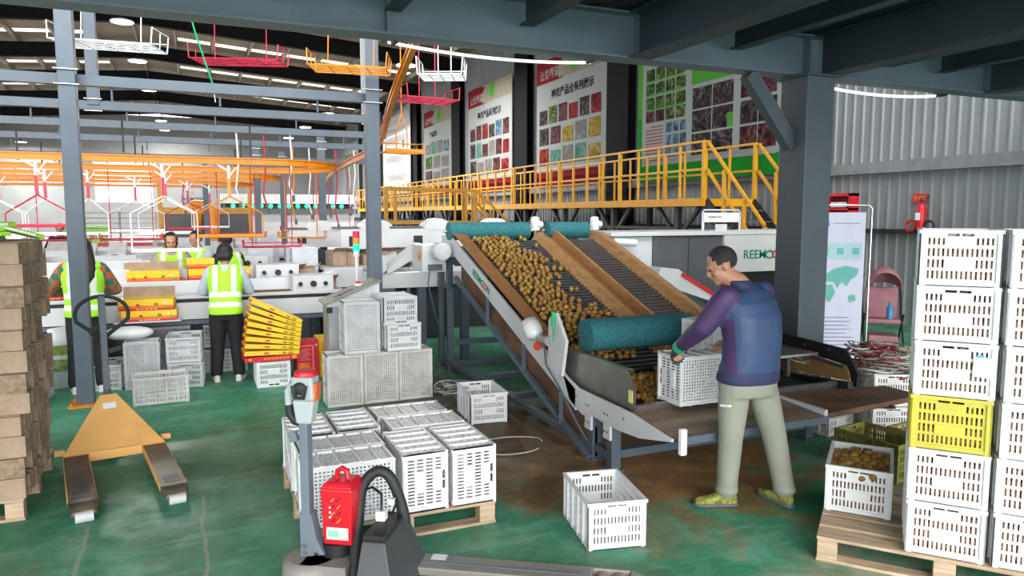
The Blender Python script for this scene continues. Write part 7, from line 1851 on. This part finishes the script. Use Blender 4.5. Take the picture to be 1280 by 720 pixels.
m = MB(); m.cyl((0, 0, 0), (0, 0, 1.1), 0.22, 14); m.build('base', M_steel_grey, t)
m = MB(); m.tube([(0, 0, 1.1), (0.05, 0, 1.9), (0.0, 0, 2.15)], [0.2, 0.17, 0.13], 12); m.build('upper_arm', M_text_o, t)
m = MB(); m.tube([(0, 0, 2.15), (-0.45, 0, 2.2), (-0.6, 0, 1.95)], [0.13, 0.10, 0.07], 12); m.build('forearm', M_text_o, t)
# wire rack of shelves and racks
t = thing('wire_rack', 'tall grey wire rack in the middle distance behind the facing packer', 'rack', (-1.55, 18.8, 0))
for x in (-0.75, 0.0, 0.75): m = MB(); m.bar((x, 0, 0), (x, 0, 2.05), 0.04); m.build('upright', M_greyp, t)
for k in range(9): m = MB(); m.b2((-0.75, -0.25, 1.0 + k * 0.115), (0.75, 0.25, 1.015 + k * 0.115)); m.build('shelf', M_machgrey, t)
m = MB(); m.b2((-0.75, -0.26, 1.18), (0.75, -0.25, 1.26)); m.build('red_strip', M_redwire, t)
# lime cartons standing on a far table
for k in range(9):
    x = -3.0 + k * 0.115
    t = thing('lime_carton', 'lime green carton in the standing row beyond the slim left post, %s from the left' % (['first', 'second', 'third', 'fourth', 'fifth', 'sixth', 'seventh', 'eighth', 'ninth'][k]), 'carton', (x, 21.2, 1.002), 0.12, 'lime cartons in a standing row')
    m = MB(); m.b2((-0.048, -0.2, 0.0), (0.048, 0.2, 0.60)); m.build('box', M_greenlab, t, bevel=0.008)
    m = MB(); m.b2((-0.04, -0.203, 0.04), (0.04, -0.2, 0.16)); m.build('pale_print', M_text_w, t)
for k, (x, y) in enumerate(((-3.55, 15.6), (-3.2, 15.6), (-2.95, 15.7))):
    t = thing('lime_carton', 'lime and white pack on the fifth conveyor at left, %s' % ['first', 'second', 'third'][k], 'carton', (x, y, 1.052), 0.3 * k)
    m = MB(); m.b2((-0.12, -0.1, 0), (0.12, 0.1, 0.18)); m.build('box', M_greenlab, t, bevel=0.006)
    m = MB(); m.b2((-0.06, -0.102, 0.03), (0.06, -0.1, 0.14)); m.build('white_print', M_text_w, t)
FEED = [(-1.9, 15.6, 1.05, 0.4), (-1.35, 15.6, 1.05, 0.3), (-0.5, 15.5, 1.05, 0.35), (0.5, 15.6, 1.05, 0.4), (1.4, 17.9, 1.02, 0.4), (0.7, 17.9, 1.02, 0.3), (-0.6, 17.8, 1.02, 0.5), (2.0, 15.6, 1.05, 0.3), (1.1, 13.6, 1.05, 0.3), (0.2, 13.6, 1.05, 0.4), (-0.7, 13.6, 1.05, 0.4), (-2.4, 13.6, 1.05, 0.35), (-3.3, 13.6, 1.05, 0.35), (-2.6, 17.9, 1.02, 0.5), (-4.2, 17.9, 1.02, 0.4)]
for k, (x, y, z, w) in enumerate(FEED):
    row = round((y - 13.6) / 2.1); same = sorted(q[0] for q in FEED if round((q[1] - 13.6) / 2.1) == row); r_ = same.index(x)
    cn = ['white', 'grey', 'cardboard brown'][k % 3]
    t = thing('feeder_unit', '%s feeder unit on the %s conveyor, %s from its left end' % (cn, ['fourth', 'fifth', 'sixth'][row], ['first', 'second', 'third', 'fourth', 'fifth', 'sixth'][r_]), 'feeder', (x, y, z))
    m = MB(); m.hexa([(-w / 2, -0.2, 0), (w / 2, -0.2, 0), (w / 2, 0.2, 0), (-w / 2, 0.2, 0), (-w / 2, -0.2, 0.12), (w / 2, -0.2, 0.12), (w / 2, 0.2, 0.30), (-w / 2, 0.2, 0.30)]); m.build('case', [M_machwhite, M_greyp, M_card][k % 3], t)
    m = MB(); m.b2((-w * 0.3, -0.205, 0.03), (w * 0.1, -0.2, 0.10)); m.build('dark_window', M_black, t)

# cords and air hoses that hang from the cross beams over the lines
for k, (x, y, z0, col, nm) in enumerate(((1.05, 12.2, 1.9, M_redwire, 'red'), (1.45, 12.2, 2.1, M_whitewire, 'white'), (1.75, 14.4, 1.7, M_orange, 'orange'), (2.05, 14.4, 1.8, M_whitewire, 'white'), (2.55, 14.4, 1.6, M_redwire, 'red'), (2.9, 14.4, 1.9, M_whitewire, 'white'), (0.65, 12.2, 2.0, M_whitewire, 'white'), (3.1, 18.5, 1.8, M_redwire, 'red'), (3.6, 18.5, 2.0, M_whitewire, 'white'), (-0.2, 18.5, 1.9, M_redwire, 'red'))):
    where = {12.2: 'third', 14.4: 'fourth', 18.5: 'fifth'}[y]
    t = thing('hanging_hose', '%s air hose hanging from the %s cross beam, %s' % (nm, where, ['left of centre', 'at its right end', 'first from the dark post', 'second from the dark post', 'third from the dark post', 'at its far right end', 'furthest left', 'right of the slim post', 'at the right end', 'at the left'][k]), 'hose', (x, y, z0))
    m = MB(); m.tube([(0, 0, 3.16 - z0), (0.02, 0, (3.16 - z0) * 0.6), (-0.03, 0.01, (3.16 - z0) * 0.25), (0.03, 0, 0.08)], 0.014, 6); m.build('hose', col, t)
    m = MB(); m.cyl((0.03, 0, 0.0), (0.03, 0, 0.1), 0.025, 8); m.build('nozzle', M_steel_grey, t)
